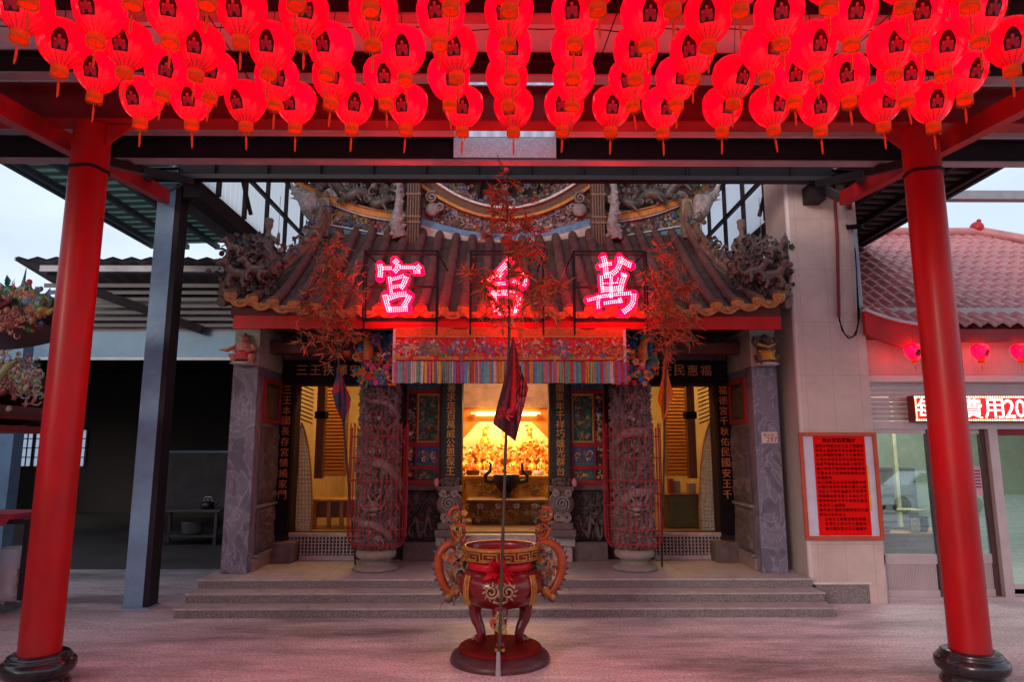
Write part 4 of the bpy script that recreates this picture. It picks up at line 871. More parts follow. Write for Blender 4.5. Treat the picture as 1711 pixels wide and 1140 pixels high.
# ------------------------------------------------------------------ lit letter signs
M_led = mat('lit red diode', (.5, .1, .1), .4, emit=(1, .38, .40), es=3.6)
M_ledback = mat('glowing red acrylic', (.35, .004, .012), .3, emit=(1, .0, .006), es=15)
STR = {
 '宮': ((600, 410), [([(300,280),(315,370),(300,470)], 84), ([(350,330),(490,332)], 56), ([(515,215),(570,270),(560,330),(510,385)], 84), ([(600,318),(820,322)], 48), ([(845,300),(890,350)], 80), ([(800,385),(915,385)], 46),
   ([(440,465),(460,590),(468,710)], 66), ([(480,492),(570,470),(650,440)], 60), ([(690,465),(650,560),(610,620)], 88), ([(500,605),(630,585)], 50),
   ([(375,730),(400,830),(440,960)], 84), ([(430,770),(560,720),(700,705)], 84), ([(735,735),(690,830),(640,900)], 96), ([(440,940),(720,925)], 86)]),
 '台': ((780, 410), [([(620,235),(540,330),(440,440)], 120), ([(440,440),(350,490),(270,510)], 76), ([(330,590),(440,560),(580,550)], 66), ([(460,440),(520,500)], 50), ([(765,385),(840,460),(850,540),(820,590)], 84), ([(680,520),(780,545)], 70),
   ([(385,700),(410,830),(440,990)], 80), ([(370,700),(560,690),(700,715)], 84), ([(760,740),(745,860),(725,990)], 92), ([(430,985),(580,975),(730,985)], 78)]),
 '萬': ((960, 410), [([(425,165),(450,250),(460,360),(465,440)], 80), ([(370,300),(450,270),(550,265)], 60), ([(665,170),(675,250),(630,350),(540,420),(430,445)], 78), ([(700,215),(780,270),(840,290)], 84),
   ([(395,450),(400,560),(415,690)], 60), ([(740,430),(700,530),(680,620),(675,690)], 84), ([(690,420),(760,430)], 50), ([(540,470),(535,600),(540,770)], 72), ([(420,640),(560,640),(690,620)], 76), ([(430,555),(640,545)], 40), ([(640,480),(620,560)], 40),
   ([(195,800),(400,745),(620,715),(850,695)], 70), ([(870,715),(865,820),(820,900),(700,985)], 96), ([(365,740),(345,830),(355,925)], 66), ([(440,845),(560,825),(690,815)], 58), ([(665,775),(690,840)], 52)])}
def segd(p, a, b):
    vx, vy = b[0]-a[0], b[1]-a[1]; L = vx*vx + vy*vy; t = max(0, min(1, ((p[0]-a[0])*vx + (p[1]-a[1])*vy) / L)) if L else 0
    return math.hypot(p[0]-a[0]-t*vx, p[1]-a[1]-t*vy)
YS = 7.0
lab = {'宮': 'lit red diode sign of the left character, before the roof tiles', '台': 'middle lit red diode sign, half hidden behind the bamboo leaves', '萬': 'lit red diode sign of the right character, near the right bamboo'}
for ch, (fx0, fx1) in (('宮', (608, 730)), ('台', (786, 908)), ('萬', (960, 1081))):
    (ox, oy), strokes = STR[ch]; k = 130 / 1140
    c = at((fx0 + fx1)/2, 477, YS); L = thing('letter_sign', lab[ch], 'sign', c, 'lit letter signs on the temple roof')
    X0, X1, Z0, Z1 = ax(fx0, 477, YS), ax(fx1, 477, YS), az(533, YS), az(420, YS)
    m = MB()
    for yy in (YS, YS + .12):
        for a, b in (((X0, Z0), (X1, Z0)), ((X1, Z0), (X1, Z1)), ((X1, Z1), (X0, Z1)), ((X0, Z1), (X0, Z0))): m.bar((a[0], yy, a[1]), (b[0], yy, b[1]), .018, .018, (0, 1, 0))
    for a in (X0, X1):
        for b in (Z0, Z1): m.bar((a, YS, b), (a, YS + .12, b), .018, .018)
        m.bar((a, YS + .06, Z0), (a, YS + .06, Z0 - .16), .02, .02, (0, 1, 0)); m.bar((a, YS + .1, Z1), (a, YS + 1.3, Z1 + .12), .014, .014)
    m.bar((X0, YS + .1, (Z0+Z1)/2), (X1, YS + .1, (Z0+Z1)/2), .02, .02); m.build('frame', M_darksteel, L)
    m, d = MB(), MB(); random.seed(140); st_ = 15
    zz = lambda p: at(ox + p[0]*k, oy + p[1]*k, YS)
    sz = abs(zz((st_, 0)).x - zz((0, 0)).x)
    for i in range(0, 1140, st_):
        for j in range(0, 1140, st_):
            if min(min(segd((i, j), pl[q], pl[q+1]) for q in range(len(pl)-1)) - w/2 for pl, w in strokes) < 14:
                p = zz((i, j)); m.box(p.x - sz/2, p.x + sz/2, YS + .02, YS + .045, p.z - sz/2, p.z + sz/2)
    m.build('letter_back', M_ledback, L)
    pt = 29
    for pl, w in strokes:
        # rows of diodes laid along each stroke
        Ls = [math.dist(pl[q], pl[q+1]) for q in range(len(pl)-1)]; tot = sum(Ls); nr = max(1, round(w / pt)); s_ = 0
        while s_ <= tot:
            q, r_ = 0, s_
            while q < len(Ls) - 1 and r_ > Ls[q]: r_ -= Ls[q]; q += 1
            a, b = pl[q], pl[q+1]; tx, ty = (b[0]-a[0])/Ls[q], (b[1]-a[1])/Ls[q]; px_, py_ = a[0] + tx*r_, a[1] + ty*r_
            for e in range(nr):
                o = (e - (nr-1)/2) * pt; p = zz((px_ - ty*o, py_ + tx*o)); rr_ = .0066
                d.add([(p.x - rr_, YS + .012, p.z), (p.x, YS + .012, p.z - rr_), (p.x + rr_, YS + .012, p.z), (p.x, YS + .012, p.z + rr_), (p.x, YS + .002, p.z)], [(0, 1, 4), (1, 2, 4), (2, 3, 4), (3, 0, 4)], None, True)
            s_ += pt
    d.build('light_dots', M_led, L)

# ------------------------------------------------------------------ bamboo flag poles
M_pole = mat('bamboo stem', (.065, .045, .025), .5, var=.35, scale=8)
M_leaf = mat('dry bamboo leaves tinted by red light', (1, 1, 1), .6, attr=True, var=.3, scale=8)
LEAF = [(.66, .05, .025), (.55, .09, .04), (.66, .07, .03), (.36, .15, .05), (.55, .08, .035), (.56, .17, .06), (.12, .11, .035)]  # dry leaf tones with the red glow of lanterns and signs painted in
def flagcloth(mb, top, bot_l, bot_r, tip, cols, y, nu=16, nv=22, amp=.035):
    top, bot_l, bot_r, tip = map(Vector, (top, bot_l, bot_r, tip))
    for i in range(nu):
        pass
    def fn(u, v):
        low = bot_l.lerp(bot_r, u) + (tip - (bot_l + bot_r)/2) * (1 - abs(2*u - 1))
        p = top.lerp(low, v) + Vector((math.sin(v*5 + u*2)*.012*v, 0, 0))
        p.y = y + top.y*0 + amp * v * math.sin(u * 15 + v*1.5); return p
    w = nu + 1; n0 = len(mb.v)
    vs = [fn(i/nu, .02 + .98*j/nv) for j in range(nv + 1) for i in range(w)]
    for p in vs: mb.v.append(p)
    for j in range(nv):
        for i in range(nu):
            mb.f.append([n0 + j*w + i, n0 + (j+1)*w + i, n0 + (j+1)*w + i + 1, n0 + j*w + i + 1]); mb.c.append(cols(i/nu, j/nv)); mb.sm.append(True)
def spray(mb, p, d, n, L, spread=.9):
    d = Vector(d).normalized(); e = p + d*L; mb.col = (.22, .12, .06); mb.tube([p, p + d*L*.5 + Vector((0, 0, -.01)), e], [.004, .003, .0015], 4, False)
    for k in range(n):
        t = random.uniform(.25, 1); q = p.lerp(e, t); mb.col = random.choice(LEAF)
        dv = d + Vector((random.gauss(0, spread), random.gauss(0, spread), random.gauss(-.35, spread))); mb.leaf(q, dv, random.uniform(.07, .14), random.uniform(.010, .019))
def bamboo(name_label, base, mid, tip, sprays, flag, seed, group, stem_r=.011):
    o = thing('bamboo_flag_pole', name_label, 'flag pole', base, group); random.seed(seed)
    m = MB(); base, mid, tip = Vector(base), Vector(mid), Vector(tip)
    pts = [base.lerp(mid, i/24) for i in range(25)] + [mid.lerp(tip, (i + 1)/14) for i in range(14)]
    m.tube(pts, [stem_r*(1.15 if i % 3 == 0 else 1) for i in range(25)] + [stem_r*(1 - .85*(i + 1)/14) for i in range(14)], 8); m.build('pole', M_pole, o)
    m = MB()
    for (px, py, Y, r, n) in sprays:
        c = at(px, py, Y); 
        # grow every spray from the nearest point on the stem
        t = max(0, min(1, (c.z - .25 - mid.z) / (tip.z - mid.z))); q = mid.lerp(tip, t); m.col = (.22, .12, .06); m.tube([q, q.lerp(c, .5) + Vector((0, 0, .03)), c], [.006, .004, .003], 4, False)
        for k in range(n): spray(m, c + Vector((random.gauss(0, r*.45), random.gauss(0, r*.4), random.gauss(0, r*.45))), (random.gauss(0, 1), random.gauss(0, .7), random.gauss(-.1, .8)), 8, random.uniform(.06, .16))
    m.build('foliage', M_leaf, o); m = MB(); flag(m); m.build('flag', mat('flag cloth', (1, 1, 1), .7, attr=True, var=.2, scale=20), o); return o
def fl_c(mb):
    f = lambda u, v: (.50, .012, .02) if (.36 < u < .60 and v < .75) or (u > .6 and math.sin(u*34 + v*40) > .62) else ((.035, .008, .012) if math.sin(u*21 + v*11) > -.3 else (.12, .01, .02))
    flagcloth(mb, at(857, 560, 5.1), at(826, 708, 5.1), at(881, 650, 5.1), at(862, 738, 5.1), f, 5.09)
    for k in range(7): mb.col = (.45, .12, .12); mb.tube([at(866 + k*2, 665, 5.08), at(868 + k*5, 690 - k*4, 5.07)], .0015, 4)
    mb.col = (.45, .03, .05)
    for k in range(24): mb.leaf(at(845 + random.uniform(-3, 3), 693, 5.07), (random.gauss(0, 1), -.3, random.gauss(0, 1)), .07, .02)
def fl_l(mb): flagcloth(mb, at(563, 604, 7.35), at(553, 655, 7.35), at(584, 665, 7.35), at(574, 716, 7.35), lambda u, v: (.32, .02, .05) if math.sin(u*14 + v*10) > .1 else (.03, .04, .10), 7.40, amp=.03)
def fl_r(mb): flagcloth(mb, at(1112, 592, 7.32), at(1103, 668, 7.32), at(1127, 660, 7.32), at(1111, 704, 7.32), lambda u, v: (.60, .12, .012) if u < .75 else (.62, .20, .03), 7.37, amp=.03)
SC = [(847, 312, 5.12, .05, 6), (846, 338, 5.12, .06, 8), (849, 362, 5.12, .07, 9), (870, 380, 5.1, .08, 8), (835, 398, 5.12, .08, 9), (885, 395, 5.1, .06, 6), (858, 420, 5.08, .10, 12), (815, 462, 5.05, .09, 14), (800, 480, 5.05, .08, 10), (905, 462, 5.05, .09, 13), (925, 478, 5.05, .07, 8), (895, 500, 5.05, .09, 11), (830, 505, 5.08, .07, 8), (870, 450, 5.0, .08, 8), (855, 535, 5.08, .08, 7), (880, 525, 5.06, .07, 6)]
c_ = bamboo('tallest bamboo pole with leafy tip and dark red flag in front of the burner', (-.048, 5.17, 0), at(851, 548, 5.14), at(847, 288, 5.14), SC, fl_c, 151, None)
m = MB(); m.tube([(-.05, 5.165, .0), (-.05, 5.167, .08), (-.049, 5.168, .17)], [.022, .017, .0135], 10); m.build('base_wrap', mat('clear plastic wrap', (.34, .30, .32), .2, var=.2), c_)
SL = [(553, 408, 6.85, .06, 10), (556, 430, 6.85, .07, 13), (552, 455, 6.86, .08, 14), (558, 480, 6.86, .07, 12), (530, 452, 6.86, .06, 6), (585, 455, 6.84, .06, 6), (590, 490, 6.84, .06, 8), (556, 505, 6.86, .08, 13), (520, 505, 6.86, .09, 9), (505, 515, 6.88, .07, 7), (545, 530, 6.86, .11, 14), (575, 530, 6.86, .09, 10), (520, 560, 6.9, .09, 10), (550, 565, 6.9, .10, 10), (575, 560, 6.9, .08, 8), (562, 590, 6.95, .06, 5)]
bamboo('left bamboo pole with red lit leaves leaning over the eave, dark blue flag', at(594, 947, 8.08), at(565, 600, 7.12), at(553, 398, 6.85), SL, fl_l, 152, 'bamboo poles on the porch')
SR = [(1108, 422, 6.85, .06, 9), (1112, 448, 6.85, .07, 11), (1085, 462, 6.85, .06, 6), (1110, 475, 6.85, .09, 13), (1140, 478, 6.86, .08, 9), (1155, 470, 6.86, .06, 6), (1100, 500, 6.84, .10, 13), (1130, 505, 6.86, .09, 12), (1150, 520, 6.86, .08, 8), (1082, 515, 6.84, .08, 9), (1110, 535, 6.86, .11, 14), (1140, 545, 6.88, .09, 9), (1090, 550, 6.86, .07, 7), (1120, 565, 6.9, .10, 10), (1150, 562, 6.9, .06, 6), (1115, 585, 6.93, .06, 5)]
bamboo('right bamboo pole with red lit leaves leaning over the eave, orange flag', at(1106, 947, 8.08), at(1113, 595, 7.12), at(1110, 410, 6.85), SR, fl_r, 153, 'bamboo poles on the porch')

# ------------------------------------------------------------------ incense burner
M_lac = mat('dark red glazed bronze', (.17, .010, .012), .25, var=.25, scale=6, coat=.4, bump=.04, bscale=20, dirt=.25)
M_lac2 = mat('red edge lacquer', (.15, .010, .010), .85, spec=.05, var=.25, scale=8)
M_brass = mat('aged gilding', (.42, .17, .03), .4, .25, var=.35, scale=25, dirt=.35)
M_orange = mat('orange glazed dragon', (.31, .05, .010), .35, var=.3, scale=14, dirt=.3)
BX, BY = -.04, 5.56
I = thing('incense_burner', 'large dark red three legged incense burner with orange dragon handles', 'incense burner', (BX, BY, 0))
m = MB(); m.lathe([(.38, 0), (.385, .02), (.37, .05), (.33, .075), (.31, .082)], (BX, BY, 0), 48); m.build('base', mat('dark base stone', (.085, .03, .035), .35, var=.3, scale=12), I)
m = MB(); m.lathe([(.315, .08), (.32, .09), (.315, .105), (.29, .112), (.27, .108), (.001, .108)], (BX, BY, 0), 48); m.build('base_plate', M_lac2, I)
m = MB(); m.lathe([(.001, .385), (.10, .388), (.20, .41), (.28, .46), (.325, .53), (.335, .575), (.32, .63), (.28, .675), (.245, .69), (.235, .70), (.232, .735), (.25, .745), (.285, .75), (.295, .76), (.298, .80), (.30, .835), (.305, .845), (.295, .852), (.275, .85), (.268, .83), (.262, .78), (.001, .77)], (BX, BY, 0), 56); bowl = m.build('bowl', M_lac, I)
m = MB(); m.lathe([(.296, .757), (.303, .757), (.304, .766), (.298, .766)], (BX, BY, 0), 48); m.lathe([(.301, .83), (.31, .833), (.311, .85), (.29, .857), (.272, .853)], (BX, BY, 0), 48)
def ring_rect(a0, a1, z0, z1, r=.3025):
    n = max(1, int(abs(a1 - a0)/.05)); vs = []
    for k in range(n + 1):
        a = a0 + (a1 - a0)*k/n - math.pi/2
        for rr_ in (r - .004, r + .004):
            for z in (z0, z1): vs.append((BX + rr_*math.cos(a), BY + rr_*math.sin(a), z))
    fs = []
    for k in range(n): b = 4*k; fs += [(b, b+4, b+5, b+1), (b+2, b+3, b+7, b+6), (b+1, b+5, b+7, b+3), (b, b+2, b+6, b+4)]
    fs += [(0, 1, 3, 2), (4*n, 4*n+2, 4*n+3, 4*n+1)]; m.add(vs, fs, None, False)
NK = 14; da = 2*math.pi/NK; w = .009; zb, zt_ = .770, .826
for k in range(NK):
    a = k*da; e = .028
    ring_rect(a, a + da*.86, zt_ - w, zt_); ring_rect(a, a + e, zb, zt_ - w); ring_rect(a + e, a + da*.62, zb, zb + w); ring_rect(a + da*.62 - e, a + da*.62, zb + w, zt_ - 2.4*w); ring_rect(a + da*.3, a + da*.62 - e, zt_ - 3.4*w, zt_ - 2.4*w); ring_rect(a + da*.86 - e, a + da*.86, zb, zt_ - w); ring_rect(a + da*.86, a + da, zb, zb + w)
m.build('key_pattern', M_brass, bowl)
m = MB(); m.grid(lambda u, v: Vector((BX + .268*math.cos(u*6.2832), BY + .268*math.sin(u*6.2832), .77 + .012*fbm(u*9, v))) * 1 if v > .5 else Vector((BX + .01*math.cos(u*6.2832), BY + .01*math.sin(u*6.2832), .79)), 24, 1); m.build('ash', mat('incense ash', (.3, .27, .25), .9, var=.2), bowl)
m = MB()
for e in (-1, 1):
    for q in range(2):
        pts = []
        for k in range(15):
            t = k/14; a = -math.pi/2 + e*(.78 + .14*q); rr_ = .30 + .04*math.sin(math.pi*(.15 + .7*t)); pts.append((BX + rr_*math.cos(a), BY + rr_*math.sin(a), .45 + .21*t))
        m.tube(pts, .008, 6)
    for k in range(12):
        a = -math.pi/2 + e*.85; t = k/11; rr_ = .306 + .034*math.sin(math.pi*(.15 + .7*t)); c = (BX + rr_*math.cos(a), BY + rr_*math.sin(a), .46 + .19*t); m.ball(c, .015, 6, 4)
m.build('gilt_band', M_brass, bowl)
m = MB(); zc = .545; yf = BY - .338
for e in (-1, 1):
    c = (BX + e*.062, yf - .005, zc + .02)
    m.tube(spiral(c, .052, .012, 1.6, 22, .5, -.01, e), .0085, 6)
    for k in range(10): a = k*.628; m.tube([(c[0] + .045*math.cos(a), yf, c[2] + .045*math.sin(a)), (c[0] + .07*math.cos(a + .2), yf + .002, c[2] + .07*math.sin(a + .2))], [.010, .003], 5)
m.ball((BX, yf - .012, zc), (.02, .02, .028), 8, 6); m.tube([(BX - .05, yf + .006, zc - .05), (BX, yf, zc - .065), (BX + .05, yf + .006, zc - .05)], .009, 6); m.build('lion_mask', mat('pale gilt mask', (.36, .22, .13), .5, .1, var=.4, scale=30), bowl)
# red ribbon and rosette round the neck
M_rib = mat('red satin', (.62, .010, .022), .4, var=.15, scale=20)
m = MB(); m.lathe([(.244, .683), (.252, .69), (.250, .735), (.238, .742)], (BX, BY, 0), 48, lambda r, z, a: r*(1 + .012*math.sin(a*17 + z*90))); rb = m.build('ribbon', M_rib, I)
m = MB(); random.seed(160)
for k in range(70):
    a = random.uniform(0, 6.28); t = random.random(); d = Vector((math.cos(a), -.25 - .5*(1 - t), math.sin(a)*.85)); m.leaf(Vector((BX - .005, BY - .275, .695)), d, .07 + .07*t, .055)
m.build('rosette', M_rib, rb)
# cabriole legs
for ang in (-90, 35, 145):
    a = R(ang); ca, sa = math.cos(a), math.sin(a); m = MB()
    prof = [(.165, .43, .066), (.195, .40, .062), (.215, .36, .056), (.215, .31, .050), (.195, .255, .043), (.165, .21, .038), (.15, .165, .036), (.158, .135, .040), (.175, .118, .046)]
    if ang != -90: prof = [(r + .03, z, w_) for r, z, w_ in prof]
    m.tube([(BX + r*ca, BY + r*sa, z) for r, z, _ in prof], [w_ for *_, w_ in prof], 14); lg = m.build('leg', M_lac, I)
    if ang == -90:
        m = MB(); random.seed(161); cx, cy = BX, BY - .27; ornaments(m, 34, lambda: (cx + random.gauss(0, .022), cy - .006, .345 + random.gauss(0, .03)), .035, [(.5, .3, .2), (.1, .3, .15), (.45, .05, .05), (.5, .2, .05)]); m.tube([(cx - .045, cy + .015, .285), (cx, cy, .278), (cx + .045, cy + .015, .285)], .007, 6); m.build('leg_mask', M_glaze, lg)
    m = MB()
    for k in (-1, 0, 1): m.ball((BX + (prof[-1][0] + .035)*ca - k*.026*sa, BY + (prof[-1][0] + .035)*sa + k*.026*ca, .126), (.016, .020, .016), 8, 6)
    m.build('claw', M_brass, lg)
# dragon handles
for s in (-1, 1):
    K = lambda px, py, dy=0: at(842 + s*(px - 842) if s > 0 else px, py, BY + dy)
    m = MB()
    # arching body drawn on the left side and mirrored about the burner's axis
    path = [(785, 968), (775, 985), (757, 990), (742, 975), (732, 950), (732, 930), (741, 915), (757, 907), (771, 908), (780, 900), (776, 888), (762, 893)]
    path2 = [(762, 893), (752, 888), (754, 876), (766, 872), (775, 880)]
    def W3(p): 
        v = at(p[0], p[1], BY); return Vector((BX + (v.x - BX) * (1 if s < 0 else -1), BY, v.z))
    main = [W3(p) for p in [(768, 992), (752, 990), (741, 975), (734, 955), (733, 935), (740, 918), (753, 909), (768, 907), (777, 911)]]
    sm = []
    for i in range(len(main) - 1):
        a, b = main[i], main[i+1]; p_ = main[max(0, i-1)]; n_ = main[min(len(main)-1, i+2)]
        for t in range(5):
            t /= 5; sm.append(.5*((2*a) + (b - p_)*t + (2*p_ - 5*a + 4*b - n_)*t*t + (3*a - p_ - 3*b + n_)*t**3))
    m.tube(sm, [(.020 + .015*math.sin(math.pi*i/len(sm)))*(1.10 if i % 2 else .96) for i in range(len(sm))], 12)
    c1 = W3((767, 888)); c2 = W3((762, 861))
    m.tube(spiral(c1, .062, .020, 1.35, 30, -1.2 if s < 0 else math.pi + 1.2, 0, -1 if s < 0 else 1), [.02 - .008*i/30 for i in range(31)], 8)
    m.tube(spiral(c2, .058, .022, 1.25, 30, 1.2 if s < 0 else math.pi - 1.2, 0, 1 if s < 0 else -1), [.02 - .010*i/30 for i in range(31)], 8)
    h = m.build('handle', M_orange, I)
    m = MB(); random.seed(170 + s)
    for i in range(2, len(sm) - 2, 2):
        p = sm[i]; tg = (sm[i+1] - sm[i-1]).normalized(); o = Vector((tg.z, 0, -tg.x)) * (-1 if s < 0 else 1); o = o if (p + o*.01 - W3((757, 945))).length > (p - W3((757, 945))).length else -o
        m.col = (.07, .10, .12) if i % 4 else (.10, .03, .02); m.add([p + o*.02 - tg*.02, p + o*.02 + tg*.02, p + o*.062 + tg*.012, p + o*.03 + Vector((0, -.012, 0)), p + o*.03 + Vector((0, .012, 0))], [(0, 3, 2), (3, 1, 2), (0, 2, 4), (4, 2, 1)], None, False)
    for cc in (c1, c2):
        for k in range(9): a = k*.7; m.col = random.choice([(.08, .12, .13), (.12, .03, .02)]); m.leaf(cc + Vector((.07*math.cos(a), 0, .07*math.sin(a))), (math.cos(a + .6), random.uniform(-.4, .4), math.sin(a + .6)), .04, .02)
    ornaments(m, 40, lambda: random.choice((c1, c2)) + Vector((random.gauss(0, .022), random.uniform(-.03, .03), random.gauss(0, .022))), .032, [(.06, .12, .10), (.30, .06, .02), (.12, .04, .03), (.4, .22, .05)])
    m.build('spines', M_glaze, h)
    m = MB(); hd = W3((762, 985)); m.col = (.45, .16, .03)
    m.ball(hd, (.045, .045, .04), 10, 8); sn = W3((746, 1000)) ; m.tube([hd, (hd + sn)/2, sn], [.038, .03, .022], 8)
    m.col = (.10, .05, .04); m.tube([sn, W3((741, 990)), W3((738, 996))], [.012, .010, .004], 6); m.tube([W3((755, 1000)), W3((748, 1006)), W3((742, 1003))], [.018, .014, .006], 6)
    for e in (-1, 1): m.col = (.5, .45, .4); m.ball(hd + Vector((0, e*.035, .018)), .012, 6, 5); m.col = (.3, .12, .03); m.tube([hd + Vector((0, e*.02, .03)), hd + Vector((-s*.04, e*.04, .08)), hd + Vector((-s*.02, e*.05, .13))], [.012, .009, .003], 6)
    ornaments(m, 110, lambda: W3((768 + random.gauss(0, 9), 945 + random.gauss(0, 20))) + Vector((0, random.gauss(0, .03), 0)), .05, [(.20, .08, .05), (.35, .10, .05), (.12, .10, .08), (.25, .2, .16), (.40, .14, .03)])
    m.build('dragon_head', M_glaze, h)
    m = MB(); m.tube([W3((786, 985)), W3((772, 985))], .022, 10); m.ball(W3((770, 985)), .026, 10, 8); m.build('handle_boss', M_rib, h)

# ------------------------------------------------------------------ altar hall
M_warmwall = mat('cream altar wall', (.60, .46, .26), .7, var=.15, scale=4)
M_wood = mat('honey wood', (.42, .20, .055), .45, var=.25, scale=4, stretch=(1, 1, 6))
M_woodd = mat('dark carved wood', (.16, .06, .025), .5, var=.3, scale=6)
H = thing('altar_hall_interior', 'warm lit inside walls of the altar hall seen through the temple doors', 'hall', (0, 10, .56))
m = MB(); m.box(-3.0, 3.0, 8.86, 13.1, .50, .56); m.build('hall_floor', mat('hall tiles', (.25, .15, .10), .35, var=.2), H)
m = MB(); m.box(-3.1, 3.1, 13.0, 13.1, .56, 3.6); m.box(-3.1, -3.0, 8.86, 13.0, .56, 3.6); m.box(3.0, 3.1, 8.86, 13.0, .56, 3.6); m.build('hall_wall', M_warmwall, H)
m = MB(); m.box(-3.1, 3.1, 8.86, 13.1, 3.6, 3.65); m.build('hall_ceiling', M_wood, H)
m = MB()
for s in (-1, 1): m.box(min(s*.9, s*.98), max(s*.9, s*.98), 9.6, 13.0, .56, 3.6)
m.build('partition', mat('orange partition', (.50, .22, .06), .6, var=.2), H)
YA = 11.2
Af = thing('altar_niche', 'golden altar niche with chamfered orange arch above the statues', 'altar', (0, YA, .56))
m = MB(); m.box(-.9, .9, 12.2, 12.25, .56, 2.75); m.build('back_panel', mat('painted pale gold screen', (.72, .60, .34), .6, var=.3, scale=5), Af)
m = MB(); p = lambda a, b: (ax(a, b, YA), az(b, YA, a))
m.prism([p(768, 680), p(926, 680), p(926, 705), p(768, 705)], YA, YA + .06); m.prism([p(768, 705), p(800, 705), p(772, 735), p(768, 735)], YA, YA + .06); m.prism([p(888, 705), p(926, 705), p(926, 735), p(918, 735)], YA, YA + .06); m.prism([p(766, 735), p(773, 735), p(773, 860), p(766, 860)], YA, YA + .06); m.prism([p(917, 735), p(928, 735), p(928, 860), p(917, 860)], YA, YA + .06)
m.build('arch', mat('orange arch', (.62, .20, .035), .5, var=.2), Af)
m = MB(); m.box(ax(768, 660, YA), ax(926, 660, YA), YA - .02, YA + .05, az(682, YA), az(640, YA)); m.build('header_panel', mat('rosy header board', (.42, .26, .22), .6, var=.25, scale=8), Af)
m = MB(); m.tube([at(796, 692, YA - .08), at(896, 692, YA - .08)], .028, 12); m.build('lamp_tube', mat('lit lamp tube', (.9, .7, .3), .4, emit=(1, .62, .16), es=5), Af)
m = MB()
for k in (-1, 1): m.tube([at(845 + k*51, 692, YA - .08), at(845 + k*58, 692, YA - .08)], .03, 10)
m.build('lamp_socket', M_white, Af)
def lamp(name, loc, w, col, size, rot=(0, 0, 0), sy=None):
    l = bpy.data.lights.new(name, 'AREA'); l.energy = w; l.color = col; l.shape = 'RECTANGLE'; l.size = size; l.size_y = sy or size; o = bpy.data.objects.new(name, l); COL.objects.link(o); o.location = loc; o.rotation_euler = rot; return o
WARM = (1, .60, .20)
lamp('altar_lamp_light', (0, YA + .16, 2.40), 34, (1, .68, .24), 1.2, (R(30), 0, 0), .12)
lamp('altar_front_light', (0, YA - .25, 2.30), 18, (1, .66, .24), 1.0, (R(-10), 0, 0), .1)
lamp('hall_lamp_light', (0, 10.2, 3.5), 22, (1, .72, .36), 1.2)
# altar tables
tb = thing('altar_table', 'tall yellow altar table carrying the statues, behind the black burner', 'table', (0, 10.9, .56))
p10 = lambda a, b, Y: (ax(a, b, Y), az(b, Y, a))
x0, z1 = p10(779, 801, 10.7); x1, z0 = p10(916, 832, 10.7)
m = MB(); m.box(x0, x1, 10.7, 11.1, z0, z1); m.build('front_panel', mat('yellow painted board', (.55, .33, .07), .5, var=.3, scale=9, dirt=.3), tb)
m = MB(); m.box(x0 - .05, x1 + .05, 10.66, 11.9, z1, z1 + .05); m.build('table_top', M_wood, tb, .008)
m = MB(); m.box(x0 + .05, x1 - .05, 10.75, 11.05, .56, z0); m.build('apron', M_woodd, tb)
m = MB(); 
for e in (0, 1): pass
put_text(m, '金玉', (x0 + .35, 10.695, (z0+z1)/2), (1, 0, 0), (0, 0, 1), .01, (.6, 0, 0)); 
m = MB(); random.seed(181); ornaments(m, 60, lambda: (random.uniform(x0 + .1, x1 - .1), 10.69, random.uniform(z0 + .07, z1 - .07)), .06, [(.34, .20, .06), (.42, .24, .06), (.28, .16, .05)], ('curl',)); m.build('scrollwork', M_paint, tb)
ot = thing('offering_table', 'low carved wooden offering table with pale rosettes in front of the altar', 'table', (0, 9.9, .56))
x0, z1 = p10(783, 837, 9.8); x1, zm = p10(912, 851, 9.8); _, zb_ = p10(912, 893, 9.8)
m = MB(); m.box(x0 - .03, x1 + .03, 9.72, 10.3, z1 - .03, z1 + .015); m.build('table_top', M_woodd, ot, .006)
m = MB(); m.box(x0, x1, 9.8, 10.25, zm, z1 - .03); m.build('drawer_rail', M_woodd, ot)
m = MB(); m.box(x0 + .04, x1 - .04, 9.85, 10.2, .56, zm); m.build('front_panel', mat('carved panel', (.13, .065, .03), .55, var=.35, scale=10), ot)
m = MB(); m.col = (.5, .42, .34)
for k in range(4):
    xk = x0 + (x1 - x0)*(.15 + .235*k)
    for q in range(5): m.ball((xk + .032*math.cos(q*1.257 + 1.57), 9.792, (zm + z1)/2 - .015 + .028*math.sin(q*1.257 + 1.57)), (.022, .01, .022), 6, 4)
m.build('rosette', M_glaze, ot)
m = MB(); random.seed(182); ornaments(m, 110, lambda: (random.gauss((x0+x1)/2, .2), 9.845, random.uniform(.62, zm - .04)), .075, [(.34, .21, .06), (.42, .27, .08), (.22, .14, .04)], ('curl', 'petal'))
m.col = (.4, .26, .08); m.tube([(x0 + .25 + .6*i/24, 9.84, .75 + .07*math.sin(i*.7)) for i in range(25)], .022, 6)
for e in (x0 + .13, x0 + .2, x1 - .13, x1 - .2): m.col = (.35, .2, .06); m.box(e - .012, e + .012, 9.835, 9.85, .6, zm)
m.build('carving', M_glaze, ot)
cs = thing('bronze_censer', 'black bronze censer with upswept handles on the yellow table front', 'incense burner', at(846, 834, 10.3))
c0 = at(846, 834, 10.3); m = MB(); m.lathe([(.11, 0), (.12, .015), (.08, .05), (.075, .10), (.14, .16), (.20, .24), (.21, .30), (.19, .33), (.20, .35), (.18, .35), (.15, .3), (.001, .29)], c0, 28); m.build('bowl', mat('black bronze', (.03, .04, .05), .35, .4, var=.4, scale=14), cs)
m = MB()
